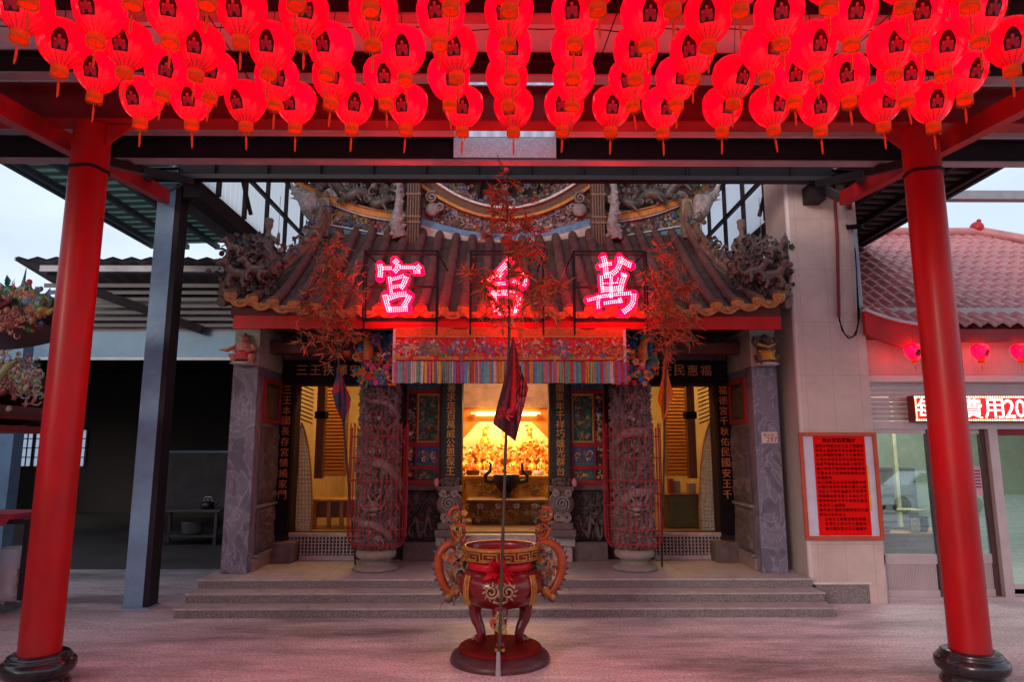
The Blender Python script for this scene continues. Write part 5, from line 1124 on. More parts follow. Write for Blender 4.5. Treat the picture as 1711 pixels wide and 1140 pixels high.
for e in (-1, 1): m.tube([c0 + Vector((e*.19, 0, .24)), c0 + Vector((e*.30, 0, .26)), c0 + Vector((e*.31, 0, .34)), c0 + Vector((e*.24, 0, .40)), c0 + Vector((e*.23, 0, .50)), c0 + Vector((e*.26, 0, .54))], [.03, .035, .028, .024, .018, .008], 8)
m.build('handle', mat('black bronze handle', (.035, .045, .055), .35, .4, var=.4, scale=14), cs)
# statues and vessels on the altar
M_gilt = mat('gilded statue', (.70, .34, .06), .4, .3, var=.4, scale=30)
def deity(px, py, h, Y, col, label, seed):
    random.seed(seed); b = at(px, py, Y); o = thing('altar_statue', label, 'statue', b, 'gilded statues on the altar'); m = MB(); k = h
    m.tube([b + Vector((0, 0, 0)), b + Vector((0, 0, .25*k)), b + Vector((0, 0, .5*k)), b + Vector((0, 0, .68*k))], [.26*k, .27*k, .20*k, .10*k], 12)
    m.ball(b + Vector((0, -.03*k, .78*k)), (.085*k, .09*k, .11*k), 10, 8); m.ball(b + Vector((0, 0, .91*k)), (.10*k, .08*k, .08*k), 8, 6)
    for e in (-1, 1):
        m.tube([b + Vector((e*.16*k, 0, .58*k)), b + Vector((e*.24*k, -.08*k, .42*k)), b + Vector((e*.08*k, -.2*k, .38*k))], [.07*k, .06*k, .04*k], 8); m.tube([b + Vector((e*.12*k, -.05*k, .12*k)), b + Vector((e*.15*k, -.22*k, .15*k)), b + Vector((e*.13*k, -.22*k, .0))], [.1*k, .085*k, .06*k], 8)
    sculpt(m, 'body', mat('statue robe', col, .45, .25, var=.4, scale=26), o, .02*max(.6, k), 1)
    m = MB(); ornaments(m, 26, lambda: b + Vector((random.uniform(-.24, .24)*k, -.24*k, random.uniform(.05, .62)*k)), .07*k, [(.6, .2, .03), (.7, .45, .1), (.5, .05, .03), (.65, .5, .3)]); ornaments(m, 14, lambda: b + Vector((random.uniform(-.13, .13)*k, -.05*k, random.uniform(.88, 1.04)*k)), .06*k, [(.75, .5, .12), (.6, .1, .05)]); m.col = (.05, .02, .02)
    for e in (-1, 1): m.ball(b + Vector((e*.032*k, -.115*k, .80*k)), .011*k, 5, 4)
    m.build('ornament', M_glaze, o)
deity(810, 768, .56, 11.9, (.62, .26, .05), 'tall gilded statue with red robe at the left of the altar', 190); deity(885, 768, .56, 11.9, (.60, .22, .05), 'tall gilded statue with orange robe at the right of the altar', 191); deity(843, 768, .50, 11.95, (.66, .32, .07), 'gilded statue in the middle of the altar behind the flag pole', 192)
pal = [(.62, .14, .03), (.66, .32, .05), (.68, .42, .12), (.55, .08, .03), (.64, .24, .05)]
nm = ['small seated statue at the far left end of the altar row', 'small statue second from the left in the altar row', 'small statue left of the bronze censer', 'small statue behind the left handle of the censer', 'small statue behind the right handle of the censer', 'small statue right of the bronze censer', 'small statue second from the right in the altar row', 'small seated statue at the far right end of the altar row']
for i, px in enumerate((786, 800, 816, 831, 859, 874, 890, 905)): deity(px, 795 + (i % 2)*2, .30 + .04*(i % 3), 11.5 + .05*(i % 2), pal[i % 5], nm[i], 200 + i)
for i, px in enumerate((790, 811, 878, 900)):
    b = at(px, 803, 10.95); o = thing('offering_cup' if i in (1, 2) else 'small_censer', ['small dark censer at the left end of the yellow table', 'white cup on the yellow table near the left censer', 'small dark censer right of the bronze censer', 'white cup at the right end of the yellow table'][i], 'cup' if i in (1, 3) else 'incense burner', b); o.name = 'offering_cup' if i in (1, 3) else 'small_censer'
    m = MB()
    if i in (1, 3): m.lathe([(.001, 0), (.06, .002), (.075, .06), (.08, .15), (.072, .15), (.065, .05), (.001, .03)], b, 18); m.build('cup', mat('glazed white cup', (.55, .5, .5), .3, var=.2), o)
    else: m.lathe([(.05, 0), (.04, .03), (.09, .07), (.11, .12), (.10, .145), (.11, .155), (.09, .15), (.001, .12)], b, 18); m.build('bowl', mat('small bronze', (.12, .04, .025), .4, .3, var=.4), o)
    m = MB()
    for k in range(5): a = k*1.2; m.tube([b + Vector((.03*math.cos(a), .03*math.sin(a), .12)), b + Vector((.05*math.cos(a), .05*math.sin(a), .26))], .004, 4)
    m.build('incense_stick', M_redsteel, o)
m = MB(); random.seed(230)
fb = thing('altar_flowers', 'mass of gold and orange artificial flowers filling the altar behind the statues', 'flowers', (0, 11.9, 1.6))
for s in (-1, 1): ornaments(m, 150, lambda: (s*random.uniform(.10, .80), random.uniform(11.75, 12.1), random.gauss(1.33, .14)), .085, [(.68, .34, .05), (.70, .46, .10), (.6, .16, .03), (.66, .26, .05), (.3, .35, .08), (.72, .55, .3)])
ornaments(m, 160, lambda: (random.uniform(-.75, .75), 11.9, random.gauss(1.35, .10)), .08, [(.68, .34, .05), (.7, .46, .1), (.6, .16, .03)]); m.build('bloom', M_glaze, fb)
m = MB()
for k in range(30): x = random.uniform(-.75, .75); m.tube([(x, 11.95, az(801, 11.9) - .02), (x + .03, 11.95, 1.4)], .006, 4)
m.build('stem', mat('green stem', (.08, .16, .05), .6), fb)

# ------------------------------------------------------------------ things inside the two side doors
M_shut = mat('orange wooden slat', (.50, .19, .035), .4, var=.22, scale=5, stretch=(1, 1, 8))
M_lat = mat('pale blue lattice', (.36, .46, .46), .5, var=.15, scale=10)
for s in (-1, 1):
    mir = lambda px: px if s < 0 else 1690 - px
    side = 'left' if s < 0 else 'right'
    sh = thing('slatted_shutter', 'orange wooden slatted shutter hung inside the %s side door' % side, 'shutter', at(mir(558), 790, 9.9), 'slatted shutters inside the side doors')
    m = MB(); xa, xb = sorted((ax(mir(540), 700, 9.9), ax(mir(577), 700, 9.9))); z0, z1 = az(790, 9.9), az(640, 9.9); n = 26
    for k in range(n):
        z = z0 + (z1 - z0)*k/n; m.add([(xa, 9.90, z), (xb, 9.90, z), (xb, 9.925, z + (z1 - z0)/n*.9), (xa, 9.925, z + (z1 - z0)/n*.9), (xa, 9.91, z - .004), (xb, 9.91, z - .004)], [(0, 1, 2, 3), (0, 4, 5, 1)], None, False)
    m.build('slats', M_shut, sh); m = MB(); m.box(xa - .04, xa, 9.895, 9.94, z0, z1); m.box(xb, xb + .04, 9.895, 9.94, z0, z1); m.box(xa - .04, xb + .04, 9.895, 9.94, z0 - .05, z0 - .002); m.build('stile', M_wood, sh)
    sm_ = thing('slatted_shutter', 'small pale slatted window in the top outer corner of the %s side door' % side, 'shutter', at(mir(508), 700, 9.4), 'slatted shutters inside the side doors')
    m = MB(); xa, xb = sorted((ax(mir(493), 660, 9.4), ax(mir(524), 660, 9.4))); z0, z1 = az(702, 9.4), az(640, 9.4)
    for k in range(9):
        z = z0 + (z1 - z0)*k/9; dz = .05; e = 1 if s < 0 else -1
        m.bar((xa, 9.4, z + (dz if s < 0 else -dz)), (xb, 9.4, z + (-dz if s < 0 else dz)), .02, .03, (0, 1, 0))
    m.build('slats', mat('pale slat', (.42, .34, .24), .5, var=.2), sm_)
    pw = thing('door_post', 'dark wooden post just inside the %s side door' % side, 'post', at(mir(532), 880, 9.3), 'dark posts inside the side doors')
    m = MB(); xa, xb = sorted((ax(mir(526), 760, 9.3), ax(mir(539), 760, 9.3))); m.box(xa, xb, 9.3, 9.42, az(800, 9.3), az(600, 9.3)); m.build('shaft', M_woodd, pw); m = MB(); m.box(xa - .02, xb + .02, 9.28, 9.44, az(700, 9.3), az(688, 9.3)); m.build('moulding', M_black, pw)
    # curved pierced panel
    cp = thing('lattice_panel', 'pale blue pierced panel with curved edge beside the %s side door' % side, 'screen', at(mir(505), 890, 9.0), 'curved lattice panels')
    m = MB(); Pp = lambda a, b: at(mir(a), b, 9.0)
    outer = [(493, 890), (492, 860), (493, 820), (494, 780), (496, 745), (499, 722), (503, 708)]; inner = [(519, 890), (521, 860), (521, 820), (519, 780), (515, 745), (510, 722), (504, 706)]
    def lerp2(o, i, t): return (o[0] + (i[0]-o[0])*t, o[1] + (i[1]-o[1])*t)
    def edge(L, v):
        f_ = v*(len(L)-1); i = min(int(f_), len(L)-2); return lerp2(L[i], L[i+1], f_ - i)
    NV, NU = 34, 5
    for j in range(NV):
        for i in range(NU):
            q_ = [Pp(*lerp2(edge(outer, v), edge(inner, v), u)) for u, v in ((i/NU, j/NV), ((i+1)/NU, j/NV), ((i+1)/NU, (j+1)/NV), (i/NU, (j+1)/NV))]
            c = sum(q_, Vector()) / 4; wd = .17
            inn = [c + (p_ - c)*(1 - 2*wd) for p_ in q_]; bk = [p_ + Vector((0, .02, 0)) for p_ in inn]
            m.add(q_ + inn + bk, [(k, (k+1) % 4, 4 + (k+1) % 4, 4 + k) for k in range(4)] + [(4 + k, 4 + (k+1) % 4, 8 + (k+1) % 4, 8 + k) for k in range(4)], None, False)
    m.build('pierced_sheet', M_lat, cp)
    m = MB(); m.tube([Pp(*edge(inner, v/20)) for v in range(21)], .012, 6); m.build('edge_trim', M_wood, cp)
    ds = thing('side_table', 'brown wooden side table inside the left side door' if s < 0 else 'green cabinet with books on top inside the right side door', 'table' if s < 0 else 'cabinet', at(mir(560), 880, 9.4))
    if s < 0:
        x0, x1 = ax(522, 835, 9.4), ax(604, 835, 9.4); zt2 = az(834, 9.4)
        m = MB(); m.box(x0, x1, 9.3, 9.8, zt2 - .03, zt2); m.build('table_top', M_wood, ds, .006); m = MB(); m.box(x0 + .03, x1 - .03, 9.34, 9.76, .70, zt2 - .03); m.build('drawer_front', M_woodd, ds)
        for e in (x0 + .03, x0 + .22, x1 - .27, x1 - .08):
            m = MB(); m.box(e, e + .05, 9.32, 9.37, .56, zt2 - .03); m.build('leg', M_wood, ds)
    else:
        x0, x1 = ax(1115, 850, 9.4), ax(1168, 850, 9.4); zt2 = az(826, 9.4)
        m = MB(); m.box(x0, x1, 9.35, 9.8, .56, zt2 - .02); m.build('body', mat('dull green cabinet', (.13, .13, .045), .5, var=.25, scale=5, dirt=.3), ds, .006); m = MB(); m.box(x0 - .1, x1 + .03, 9.3, 9.84, zt2 - .02, zt2); m.build('cabinet_top', M_woodd, ds)
        for k, (px_, wd, hh, c) in enumerate(((1118, .05, .20, (.3, .05, .04)), (1128, .06, .17, (.35, .3, .25)), (1150, .09, .14, (.45, .38, .3)))):
            xx = ax(px_, 810, 9.5); m = MB(); m.box(xx, xx + wd, 9.45, 9.6, zt2, zt2 + hh); m.box(xx + .004, xx + wd - .004, 9.447, 9.45, zt2 + .02, zt2 + .05); tag(m.build('book', mat('book cover', c, .5, var=.2), None, .003), ['red upright book on the green cabinet', 'grey folder beside the red book on the green cabinet', 'pale box of papers on the green cabinet'][k], 'book')
    lamp('side_hall_light_' + side, (s*2.1, 9.6, 3.3), 15, (1, .58, .17), .5); lamp('side_back_light_' + side, (s*2.2, 11.6, 3.3), 15, (1, .60, .18), .8)
# ------------------------------------------------------------------ shed round the temple roof
M_sheet = M_sky
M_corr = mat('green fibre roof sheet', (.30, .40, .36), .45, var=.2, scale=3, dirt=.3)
_t, _b = nodes(M_corr); _tr = _t.nodes.new('ShaderNodeBsdfTranslucent'); _tr.inputs[0].default_value = (.10, .17, .145, 1); _mx = _t.nodes.new('ShaderNodeMixShader'); _mx.inputs[0].default_value = .5
_t.links.new(_b.outputs[0], _mx.inputs[1]); _t.links.new(_tr.outputs[0], _mx.inputs[2]); _t.links.new(_mx.outputs[0], _t.nodes['Material Output'].inputs[0])
M_corrg = mat('grey roof sheet', (.22, .20, .215), .5, var=.2, scale=3, dirt=.4)
M_bluegrey = mat('blue grey painted sheet', (.20, .33, .47), .45, var=.15, scale=2.5, dirt=.3)
def wavewall(mb, p0, p1, z0, z1, dx=.07, amp=.012):
    p0, p1 = Vector(p0), Vector(p1); L = (p1 - p0).length; n = max(2, int(L/dx)); d = (p1 - p0)/n; nr = Vector((d.y, -d.x, 0)).normalized()
    vs = []
    for i in range(n + 1):
        p = p0 + d*i + nr*(amp if i % 2 else -amp); vs += [(p.x, p.y, z0), (p.x, p.y, z1)]
    mb.add(vs, [(2*i, 2*i+2, 2*i+3, 2*i+1) for i in range(n)], None, False)
Sh = thing('roof_shed', 'steel shed of translucent corrugated sheets wrapped round the temple roof', 'shed', (0, 9.5, 4.5))
for s in (-1, 1):
    m = MB(); wavewall(m, (s*3.46, 7.25, 0), (s*3.46, 11.5, 0), 4.55, 6.9); m.build('translucent_wall', M_sheet, Sh)
    m = MB(); xi = s*3.42
    for y in (7.7, 8.5, 9.3, 10.1, 10.9): m.box(min(xi, xi - s*.05), max(xi, xi - s*.05), y, y + .05, 4.55, 6.9)
    for z in (5.05, 5.6): m.box(min(xi - s*.055, xi - s*.1), max(xi - s*.055, xi - s*.1), 7.25, 11.45, z, z + .05)
    m.bar((xi - s*.12, 7.5, 5.6), (xi - s*.12, 8.5, 4.6), .04, .04); m.build('wall_stud', M_darksteel, Sh)
    m = MB(); m.box(min(s*3.40, s*3.58), max(s*3.40, s*3.58), 7.26, 11.5, 4.36, 4.55); m.build('sill_beam', M_darksteel, Sh)
    m = MB(); m.add([(s*3.58, 7.26, 4.52), (s*3.58, 11.3, 4.52), (s*3.80, 11.3, 4.40), (s*3.80, 7.26, 4.40), (s*3.58, 7.26, 4.535), (s*3.58, 11.3, 4.535), (s*3.80, 11.3, 4.415), (s*3.80, 7.26, 4.415)], [(0, 1, 2, 3), (7, 6, 5, 4), (0, 3, 7, 4), (1, 5, 6, 2)], None, False); m.build('box_gutter', mat('green gutter', (.10, .145, .14), .4, var=.2, dirt=.3) , Sh)
m = MB(); wavewall(m, (-3.46, 11.5, 0), (3.46, 11.5, 0), 4.0, 6.9); m.build('back_wall', mat('pale corrugated back wall', (.50, .45, .45), .5, var=.1, scale=3, dirt=.15), Sh)
m = MB(); m.box(-3.6, 3.6, 7.1, 11.7, 6.9, 6.95); m.build('roof_sheet', M_darksteel, Sh)
# side lean-to roofs, corrugations running outwards
for s in (-1, 1):
    Lr = thing('lean_to_roof', 'greenish corrugated lean-to roof on the left of the temple' if s < 0 else 'shaded corrugated lean-to roof on the right, above the tiled pier', 'roof', (s*4.4, 7.5, 4.6))
    m = MB(); Y0, Y1 = 5.95, 9.85; n = 120; xi, xo = s*3.62, s*5.28; vs = []
    for k in range(n + 1):
        y = Y0 + (Y1 - Y0)*k/n; w = .030*math.sin(k*math.pi/3)
        for x, z in ((xi, 4.66), ((xi + xo)/2, 4.645), (xo, 4.62)): vs.append((x, y, z + w))
    N0 = len(vs); fs = [(3*k + j, 3*k + j + 1, 3*k + j + 4, 3*k + j + 3) for k in range(n) for j in (0, 1)]
    m.add(vs, fs, None, True); 
    rbm = MB()
    for k in range(20):
        y = Y0 + .1 + (Y1 - Y0 - .1)*k/20; rbm.tube([(xi, y, 4.63), ((xi + xo)/2, y, 4.615), (xo, y, 4.59)], .02, 6)
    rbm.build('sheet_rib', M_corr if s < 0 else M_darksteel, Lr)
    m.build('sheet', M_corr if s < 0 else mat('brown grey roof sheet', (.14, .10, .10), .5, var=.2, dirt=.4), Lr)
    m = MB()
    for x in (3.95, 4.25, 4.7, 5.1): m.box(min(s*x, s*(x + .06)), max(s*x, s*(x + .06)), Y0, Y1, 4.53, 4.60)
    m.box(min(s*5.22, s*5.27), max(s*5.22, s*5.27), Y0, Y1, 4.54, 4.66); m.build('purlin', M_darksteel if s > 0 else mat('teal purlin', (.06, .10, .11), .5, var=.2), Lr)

# ------------------------------------------------------------------ open shed at left
L = thing('open_shed', 'dark open shed at left with blue grey fascia and low corrugated roof', 'shed', (-8, 12, 0))
z = az(436, 9.95); n = 60; m = MB(); vs = []
for k in range(n + 1):
    x = -7.35 + 4.2*k/n; w = .022*math.sin(k*math.pi/2)
    vs += [(x, 9.95, z + w), (x, 13.5, z - .55 + w)]
fs = [(2*k, 2*k+2, 2*k+3, 2*k+1) for k in range(n)]
m.add(vs, fs, None, True); m.add([(a, b, c + .03) for a, b, c in vs], [f[::-1] for f in fs], None, True); m.build('roof_sheet', M_corrg, L)
m = MB(); m.box(-7.0, -3.2, 10.02, 10.12, az(456, 10.05), az(446, 10.05)); m.build('eave_gutter', mat('white gutter', (.45, .43, .45), .5, var=.15, dirt=.4), L)
m = MB()
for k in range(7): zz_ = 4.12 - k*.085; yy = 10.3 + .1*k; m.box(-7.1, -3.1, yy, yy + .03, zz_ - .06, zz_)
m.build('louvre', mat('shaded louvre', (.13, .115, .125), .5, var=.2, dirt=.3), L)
m = MB(); m.bar((-6.95, 10.15, 4.22), (-4.9, 10.9, 3.5), .12, .12); m.build('brace', M_darksteel, L)
zt, zb2 = az(556, 11), az(600, 11); m = MB(); m.box(-14, -3.07, 11.0, 11.06, zb2, zt); m.build('fascia_panel', M_bluegrey, L)
m = MB(); m.box(-14, -3.07, 10.96, 11.0, zb2 - .03, zb2 + .015); m.build('trim_strip', mat('white trim', (.6, .58, .58), .5), L)
m = MB(); m.box(-14, -3.07, 11.0, 11.03, zt, zt + .55)
for k in range(4): m.box(-14, -3.07, 10.98, 11.0, zt + .04 + k*.13, zt + .10 + k*.13)
m.build('upper_siding', mat('grey siding', (.26, .23, .25), .5, var=.15, dirt=.3), L)
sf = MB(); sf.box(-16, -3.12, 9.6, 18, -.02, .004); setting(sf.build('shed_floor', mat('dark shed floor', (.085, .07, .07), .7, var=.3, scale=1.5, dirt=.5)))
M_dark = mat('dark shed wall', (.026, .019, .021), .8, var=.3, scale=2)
m = MB(); wx0, wx1, wz0, wz1 = -12.9, -10.85, 1.15, 2.1
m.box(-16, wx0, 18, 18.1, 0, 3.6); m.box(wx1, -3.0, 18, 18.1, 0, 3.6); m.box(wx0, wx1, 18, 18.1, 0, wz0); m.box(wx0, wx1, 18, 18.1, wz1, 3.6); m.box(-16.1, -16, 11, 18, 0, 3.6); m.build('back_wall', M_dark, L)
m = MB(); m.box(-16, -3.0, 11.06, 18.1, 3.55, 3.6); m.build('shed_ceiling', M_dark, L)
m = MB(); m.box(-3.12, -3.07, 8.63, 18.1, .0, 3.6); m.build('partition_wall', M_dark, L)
m = MB()
for k in range(4): xx = wx0 + (wx1 - wx0)*k/3; m.box(xx - .03, xx + .03, 17.97, 18.03, wz0, wz1)
for k in range(5): zz_ = wz0 + (wz1 - wz0)*k/4; m.box(wx0, wx1, 17.98, 18.02, zz_ - .012, zz_ + .012)
for k in range(12): xx = wx0 + (wx1 - wx0)*k/12; m.box(xx - .008, xx + .008, 17.985, 18.02, wz0, wz1)
wf = m.build('window', M_darksteel, L)
m = MB(); m.box(wx0, wx1, 18.04, 18.05, wz0, wz1); m.build('pane', M_sky, wf)
tg_ = thing('steel_post', 'blue post at the far left edge holding up the open shed', 'post', (-6.5, 9.2, 0), 'grey steel posts')
xx = ax(4, 760, 9.2); m = MB(); m.box(xx - .12, xx + .12, 9.2, 9.4, 0, 3.1); m.build('shaft', M_bluegrey, tg_); m = MB(); m.box(xx - .16, xx + .16, 9.17, 9.43, 0, .015); m.build('foot_plate', M_greysteel, tg_)
# notice board, bench and pots in the shed
nb = thing('notice_board', 'grey dusty notice board leaning at the back of the open shed', 'board', (-6.2, 14, .4))
a, b = at(268, 757, 14), at(378, 850, 14); m = MB(); m.box(a.x, b.x, 14.0, 14.03, b.z, a.z); m.build('panel', mat('dusty board', (.10, .085, .09), .7, var=.3, scale=3, dirt=.6), nb)
m = MB()
for q in ((a.x - .04, a.x, b.z, a.z), (b.x, b.x + .04, b.z, a.z)): m.box(q[0], q[1], 13.98, 14.04, 0, q[3] + .03)
m.box(a.x, b.x, 13.98, 14.04, a.z, a.z + .04); m.build('frame', M_greysteel, nb)
bn = thing('work_bench', 'dark metal bench with low shelf inside the open shed', 'bench', (-5.6, 11.7, 0))
a, b = at(262, 852, 12), at(372, 915, 12); m = MB(); m.box(a.x, b.x, 11.8, 12.4, .55, .59); m.build('bench_top', mat('bench top', (.10, .085, .09), .5, var=.3), bn, .004)
m = MB(); m.box(a.x + .05, b.x - .05, 11.85, 12.35, .14, .17); m.build('shelf', mat('bench shelf', (.08, .07, .07), .5), bn)
for x in (a.x + .05, b.x - .1):
    for y in (11.82, 12.32): m = MB(); m.box(x, x + .05, y, y + .05, 0, .55); m.build('leg', mat('bench leg', (.09, .075, .08), .5), bn)
pt = MB(); c = Vector(((a.x + b.x)/2 + .05, 12.0, .17)); pt.lathe([(.001, 0), (.14, .002), (.17, .05), (.18, .2), (.19, .21), (.17, .21), (.15, .05), (.001, .03)], c, 20)
tag(pt.build('metal_pot', mat('dull metal pot', (.3, .29, .3), .35, .6, var=.2)), 'dull metal pot on the low shelf of the dark bench', 'pot')
kt = thing('kettle', 'small dark kettle with bright lid on the shed bench', 'kettle', (b.x - .3, 12.0, .59)); c = Vector((b.x - .3, 12.0, .59)); m = MB(); m.lathe([(.001, 0), (.10, .003), (.12, .05), (.10, .11), (.05, .13)], c, 18); m.tube([c + Vector((.1, 0, .05)), c + Vector((.17, 0, .09)), c + Vector((.19, 0, .13))], [.02, .015, .01], 8); m.build('body', M_blackstone, kt)
m = MB(); m.lathe([(.06, .125), (.04, .14), (.012, .145), (.014, .165), (.001, .17)], c, 14); m.tube([c + Vector((-.08, 0, .12)), c + Vector((-.05, 0, .2)), c + Vector((.05, 0, .2)), c + Vector((.08, 0, .12))], .007, 6); m.build('lid', mat('bright lid', (.6, .58, .55), .25, .8), kt)
# small shrine roof with glazed dragons at the left edge
sr = thing('small_shrine', 'little two tier shrine with colourful glazed dragons on its curled eaves, left edge', 'shrine', (-5.35, 6.4, 0))
m = MB(); m.box(-6.8, -5.62, 5.9, 7.0, 0, .62); m.box(-6.7, -5.6, 6.0, 6.9, .62, 1.75); m.build('body', mat('dark shrine masonry', (.09, .055, .05), .6, var=.4, scale=6, dirt=.4), sr, .02)
for zt3, xe, nme in ((2.64, -4.30, 'roof'), (1.86, -4.25, 'lower_roof')):
    m = MB(); m.col = (.17, .07, .06)
    m.grid(lambda u, v: Vector((-6.2 + (xe + 6.2)*u, 5.75 + 1.1*v, zt3 + .22*u**4 + .42*(1 - abs(2*v - 1))*(1 - .55*u))), 20, 8)
    m.grid(lambda u, v: Vector((-6.2 + (xe + 6.2)*u, 5.77 + 1.06*v, zt3 - .09 + .20*u**4)), 20, 2)
    m.col = (.24, .06, .06)
    for k in range(12): x = -6.1 + (xe + 6.1)*k/11.5; m.tube([(x, 5.74, zt3 + .03 + .22*((x + 6.2)/(xe + 6.2))**4), (x, 5.78, zt3 + .05 + .22*((x + 6.2)/(xe + 6.2))**4)], .06, 10)
    m.tube([(-6.2, 5.76, zt3 - .04), (-5, 5.76, zt3 - .02), (xe - .2, 5.78, zt3 + .08), (xe + .03, 5.8, zt3 + .24)], [.07, .07, .06, .02], 8); m.build(nme, M_glaze, sr)
m = MB(); random.seed(260); P3 = [(.06, .30, .10), (.55, .16, .03), (.05, .30, .28), (.5, .06, .05), (.5, .38, .06), (.10, .2, .4), (.45, .4, .36), (.25, .10, .08)]
body = [at(-10 + 95*i/30, 505 + 14*math.sin(i*.55) - 8*math.sin(i*.2), 5.95) for i in range(31)]; m.col = (.08, .22, .14); m.tube(body, [.022 + .022*math.sin(math.pi*(.2 + .8*i/30)) for i in range(31)], 10)
for i in range(1, 30): m.col = random.choice(P3); p = body[i]; m.leaf(p + Vector((0, -.02, .04)), (random.uniform(-.4, .4), -.2, 1), .09, .05)
ornaments(m, 380, lambda: at(random.uniform(-5, 72), random.gauss(512, 13), 5.92), .045, P3); ornaments(m, 60, lambda: at(random.uniform(-5, 55), random.gauss(535, 10), 5.80), .05, [(.3, .06, .05), (.35, .18, .12), (.2, .08, .06)])
for k in range(7): m.col = (.10, .22, .25); m.tube([at(52, 500, 5.95), at(40 - k*1.5, 470 + k*3, 5.95), at(44 - k*2, 448 + k*7, 5.95)], [.02, .012, .003], 6)
hd = at(72, 520, 5.9); m.col = (.45, .3, .06); m.ball(hd, (.05, .045, .04), 10, 8); m.tube([hd, hd + Vector((.06, -.02, -.02)), hd + Vector((.10, -.02, .02))], [.034, .024, .01], 8)
for e in (-1, 1): m.col = (.1, .25, .2); m.tube([hd, hd + Vector((-.02, e*.03, .08)), hd + Vector((.03, e*.03, .14))], [.015, .01, .003], 5)
m.build('roof_dragon', M_glaze, sr)
m = MB(); ornaments(m, 330, lambda: at(random.uniform(-5, 68), random.gauss(632, 15), 5.85), .045, [(.10, .16, .2), (.2, .2, .06), (.16, .09, .07), (.3, .25, .22), (.25, .05, .06), (.06, .05, .05)]); m.col = (.2, .2, .08); m.tube([at(-5, 640, 5.85), at(15, 612, 5.85), at(32, 600, 5.85)], [.05, .04, .01], 8); m.build('lower_carving', M_glaze, sr)
m = MB(); m.col = (.20, .03, .03)
for zz_ in (1.92, 1.80): m.box(-6.0, -4.45, 5.80, 6.95, zz_ - .05, zz_ + .01)
m.build('shrine_lintel', M_glaze, sr)
m = MB(); m.box(-5.36, -5.2, 5.98, 6.1, 0, 1.76); m.build('shrine_column', M_redsteel, sr)
tl = thing('offering_shelf', 'dark low table with red cloth at the left edge', 'table', (-5.7, 7.2, 0)); a = at(50, 868, 6.9)
m = MB(); m.box(-6.6, a.x, 6.9, 7.5, a.z - .05, a.z); m.build('table_top', M_darksteel, tl, .006); m = MB(); m.box(-6.6, a.x - .13, 6.86, 7.4, a.z, a.z + .05); m.add([(-6.6, 6.85, a.z + .05), (a.x - .13, 6.85, a.z + .05), (a.x - .2, 6.84, a.z - .06), (-6.6, 6.84, a.z - .09)], [(0, 3, 2, 1)]); m.build('cloth', mat('red shelf cloth', (.35, .03, .05), .7, var=.2), tl)
for y in (6.95, 7.4): m = MB(); m.box(a.x - .08, a.x - .03, y, y + .05, .15, a.z - .05); m.build('leg', M_darksteel, tl)
kb = MB(); k1 = at(40, 985, 7.2); kb.box(-8, -4.95, 6.95, 7.8, 0, .13); tag(kb.build('kerb_step', mat('dark kerb', (.19, .16, .16), .7, var=.35, scale=8, dirt=.4), None, .01), 'low dark concrete step under the plastic bag at left edge', 'step')
random.seed(270); c = Vector((ax(22, 945, 7.05), 7.1, .13)); o = thing('plastic_bag', 'open clear plastic bag half filled with pink paper scraps at the left edge', 'bag', c)
m = MB(); m.lathe([(.001, 0), (.15, .005), (.17, .06), (.165, .2), (.16, .36), (.15, .47), (.16, .5)], c, 24, lambda r, z, a: r*(1 + .06*math.sin(a*5 + z*14) + .03*math.sin(a*11)))
pb = bpy.data.materials.new('thin clear plastic'); pb.use_nodes = True; t_ = pb.node_tree; b_ = t_.nodes['Principled BSDF']; b_.inputs['Base Color'].default_value = (.6, .6, .68, 1); b_.inputs['Roughness'].default_value = .25; b_.inputs['Alpha'].default_value = .38
m.build('film', pb, o); m = MB(); ornaments(m, 260, lambda: c + Vector((random.uniform(-.11, .11), random.uniform(-.11, .11), random.uniform(.02, .30))), .07, [(.45, .25, .24), (.5, .36, .33), (.35, .16, .17), (.55, .45, .42)], ('petal', 'ball')); m.build('paper_scraps', M_glaze, o)

# ------------------------------------------------------------------ tiled pier at right
def tilemat(name, c, c2, s1, mort=.012):
    m = mat(name, c, .4, var=.14, scale=2.2, dirt=.22); t, b = nodes(m); src = b.inputs['Base Color'].links[0].from_socket
    tc = t.nodes.new('ShaderNodeTexCoord'); mp = t.nodes.new('ShaderNodeMapping'); mp.inputs['Rotation'].default_value = (R(90), 0, 0); t.links.new(tc.outputs['Object'], mp.inputs[0])
    br = t.nodes.new('ShaderNodeTexBrick'); br.offset = 0; br.inputs['Scale'].default_value = 1; br.inputs['Brick Width'].default_value = s1[0]; br.inputs['Row Height'].default_value = s1[1]; br.inputs['Mortar Size'].default_value = .0025; br.inputs['Color1'].default_value = (1, 1, 1, 1); br.inputs['Color2'].default_value = (.93, .93, .93, 1); br.inputs['Mortar'].default_value = (.72, .68, .68, 1)
    t.links.new(mp.outputs[0], br.inputs['Vector']); mx = t.nodes.new('ShaderNodeMix'); mx.data_type = 'RGBA'; mx.blend_type = 'MULTIPLY'; mx.inputs[0].default_value = 1; t.links.new(src, mx.inputs[6]); t.links.new(br.outputs[0], mx.inputs[7]); t.links.new(mx.outputs[2], b.inputs['Base Color'])
    bp = t.nodes.new('ShaderNodeBump'); bp.inputs['Strength'].default_value = .3; bp.inputs['Distance'].default_value = .004; t.links.new(br.outputs['Fac'], bp.inputs['Height']); bp.invert = True; t.links.new(bp.outputs[0], b.inputs['Normal']); return m
M_ptile = tilemat('pale pink wall tile', (.58, .43, .39), 0, (.30, .60))
Pq = thing('tiled_pier', 'tall pier of pale pink tiles right of the temple steps', 'pier', (3.6, 7.75, 0))
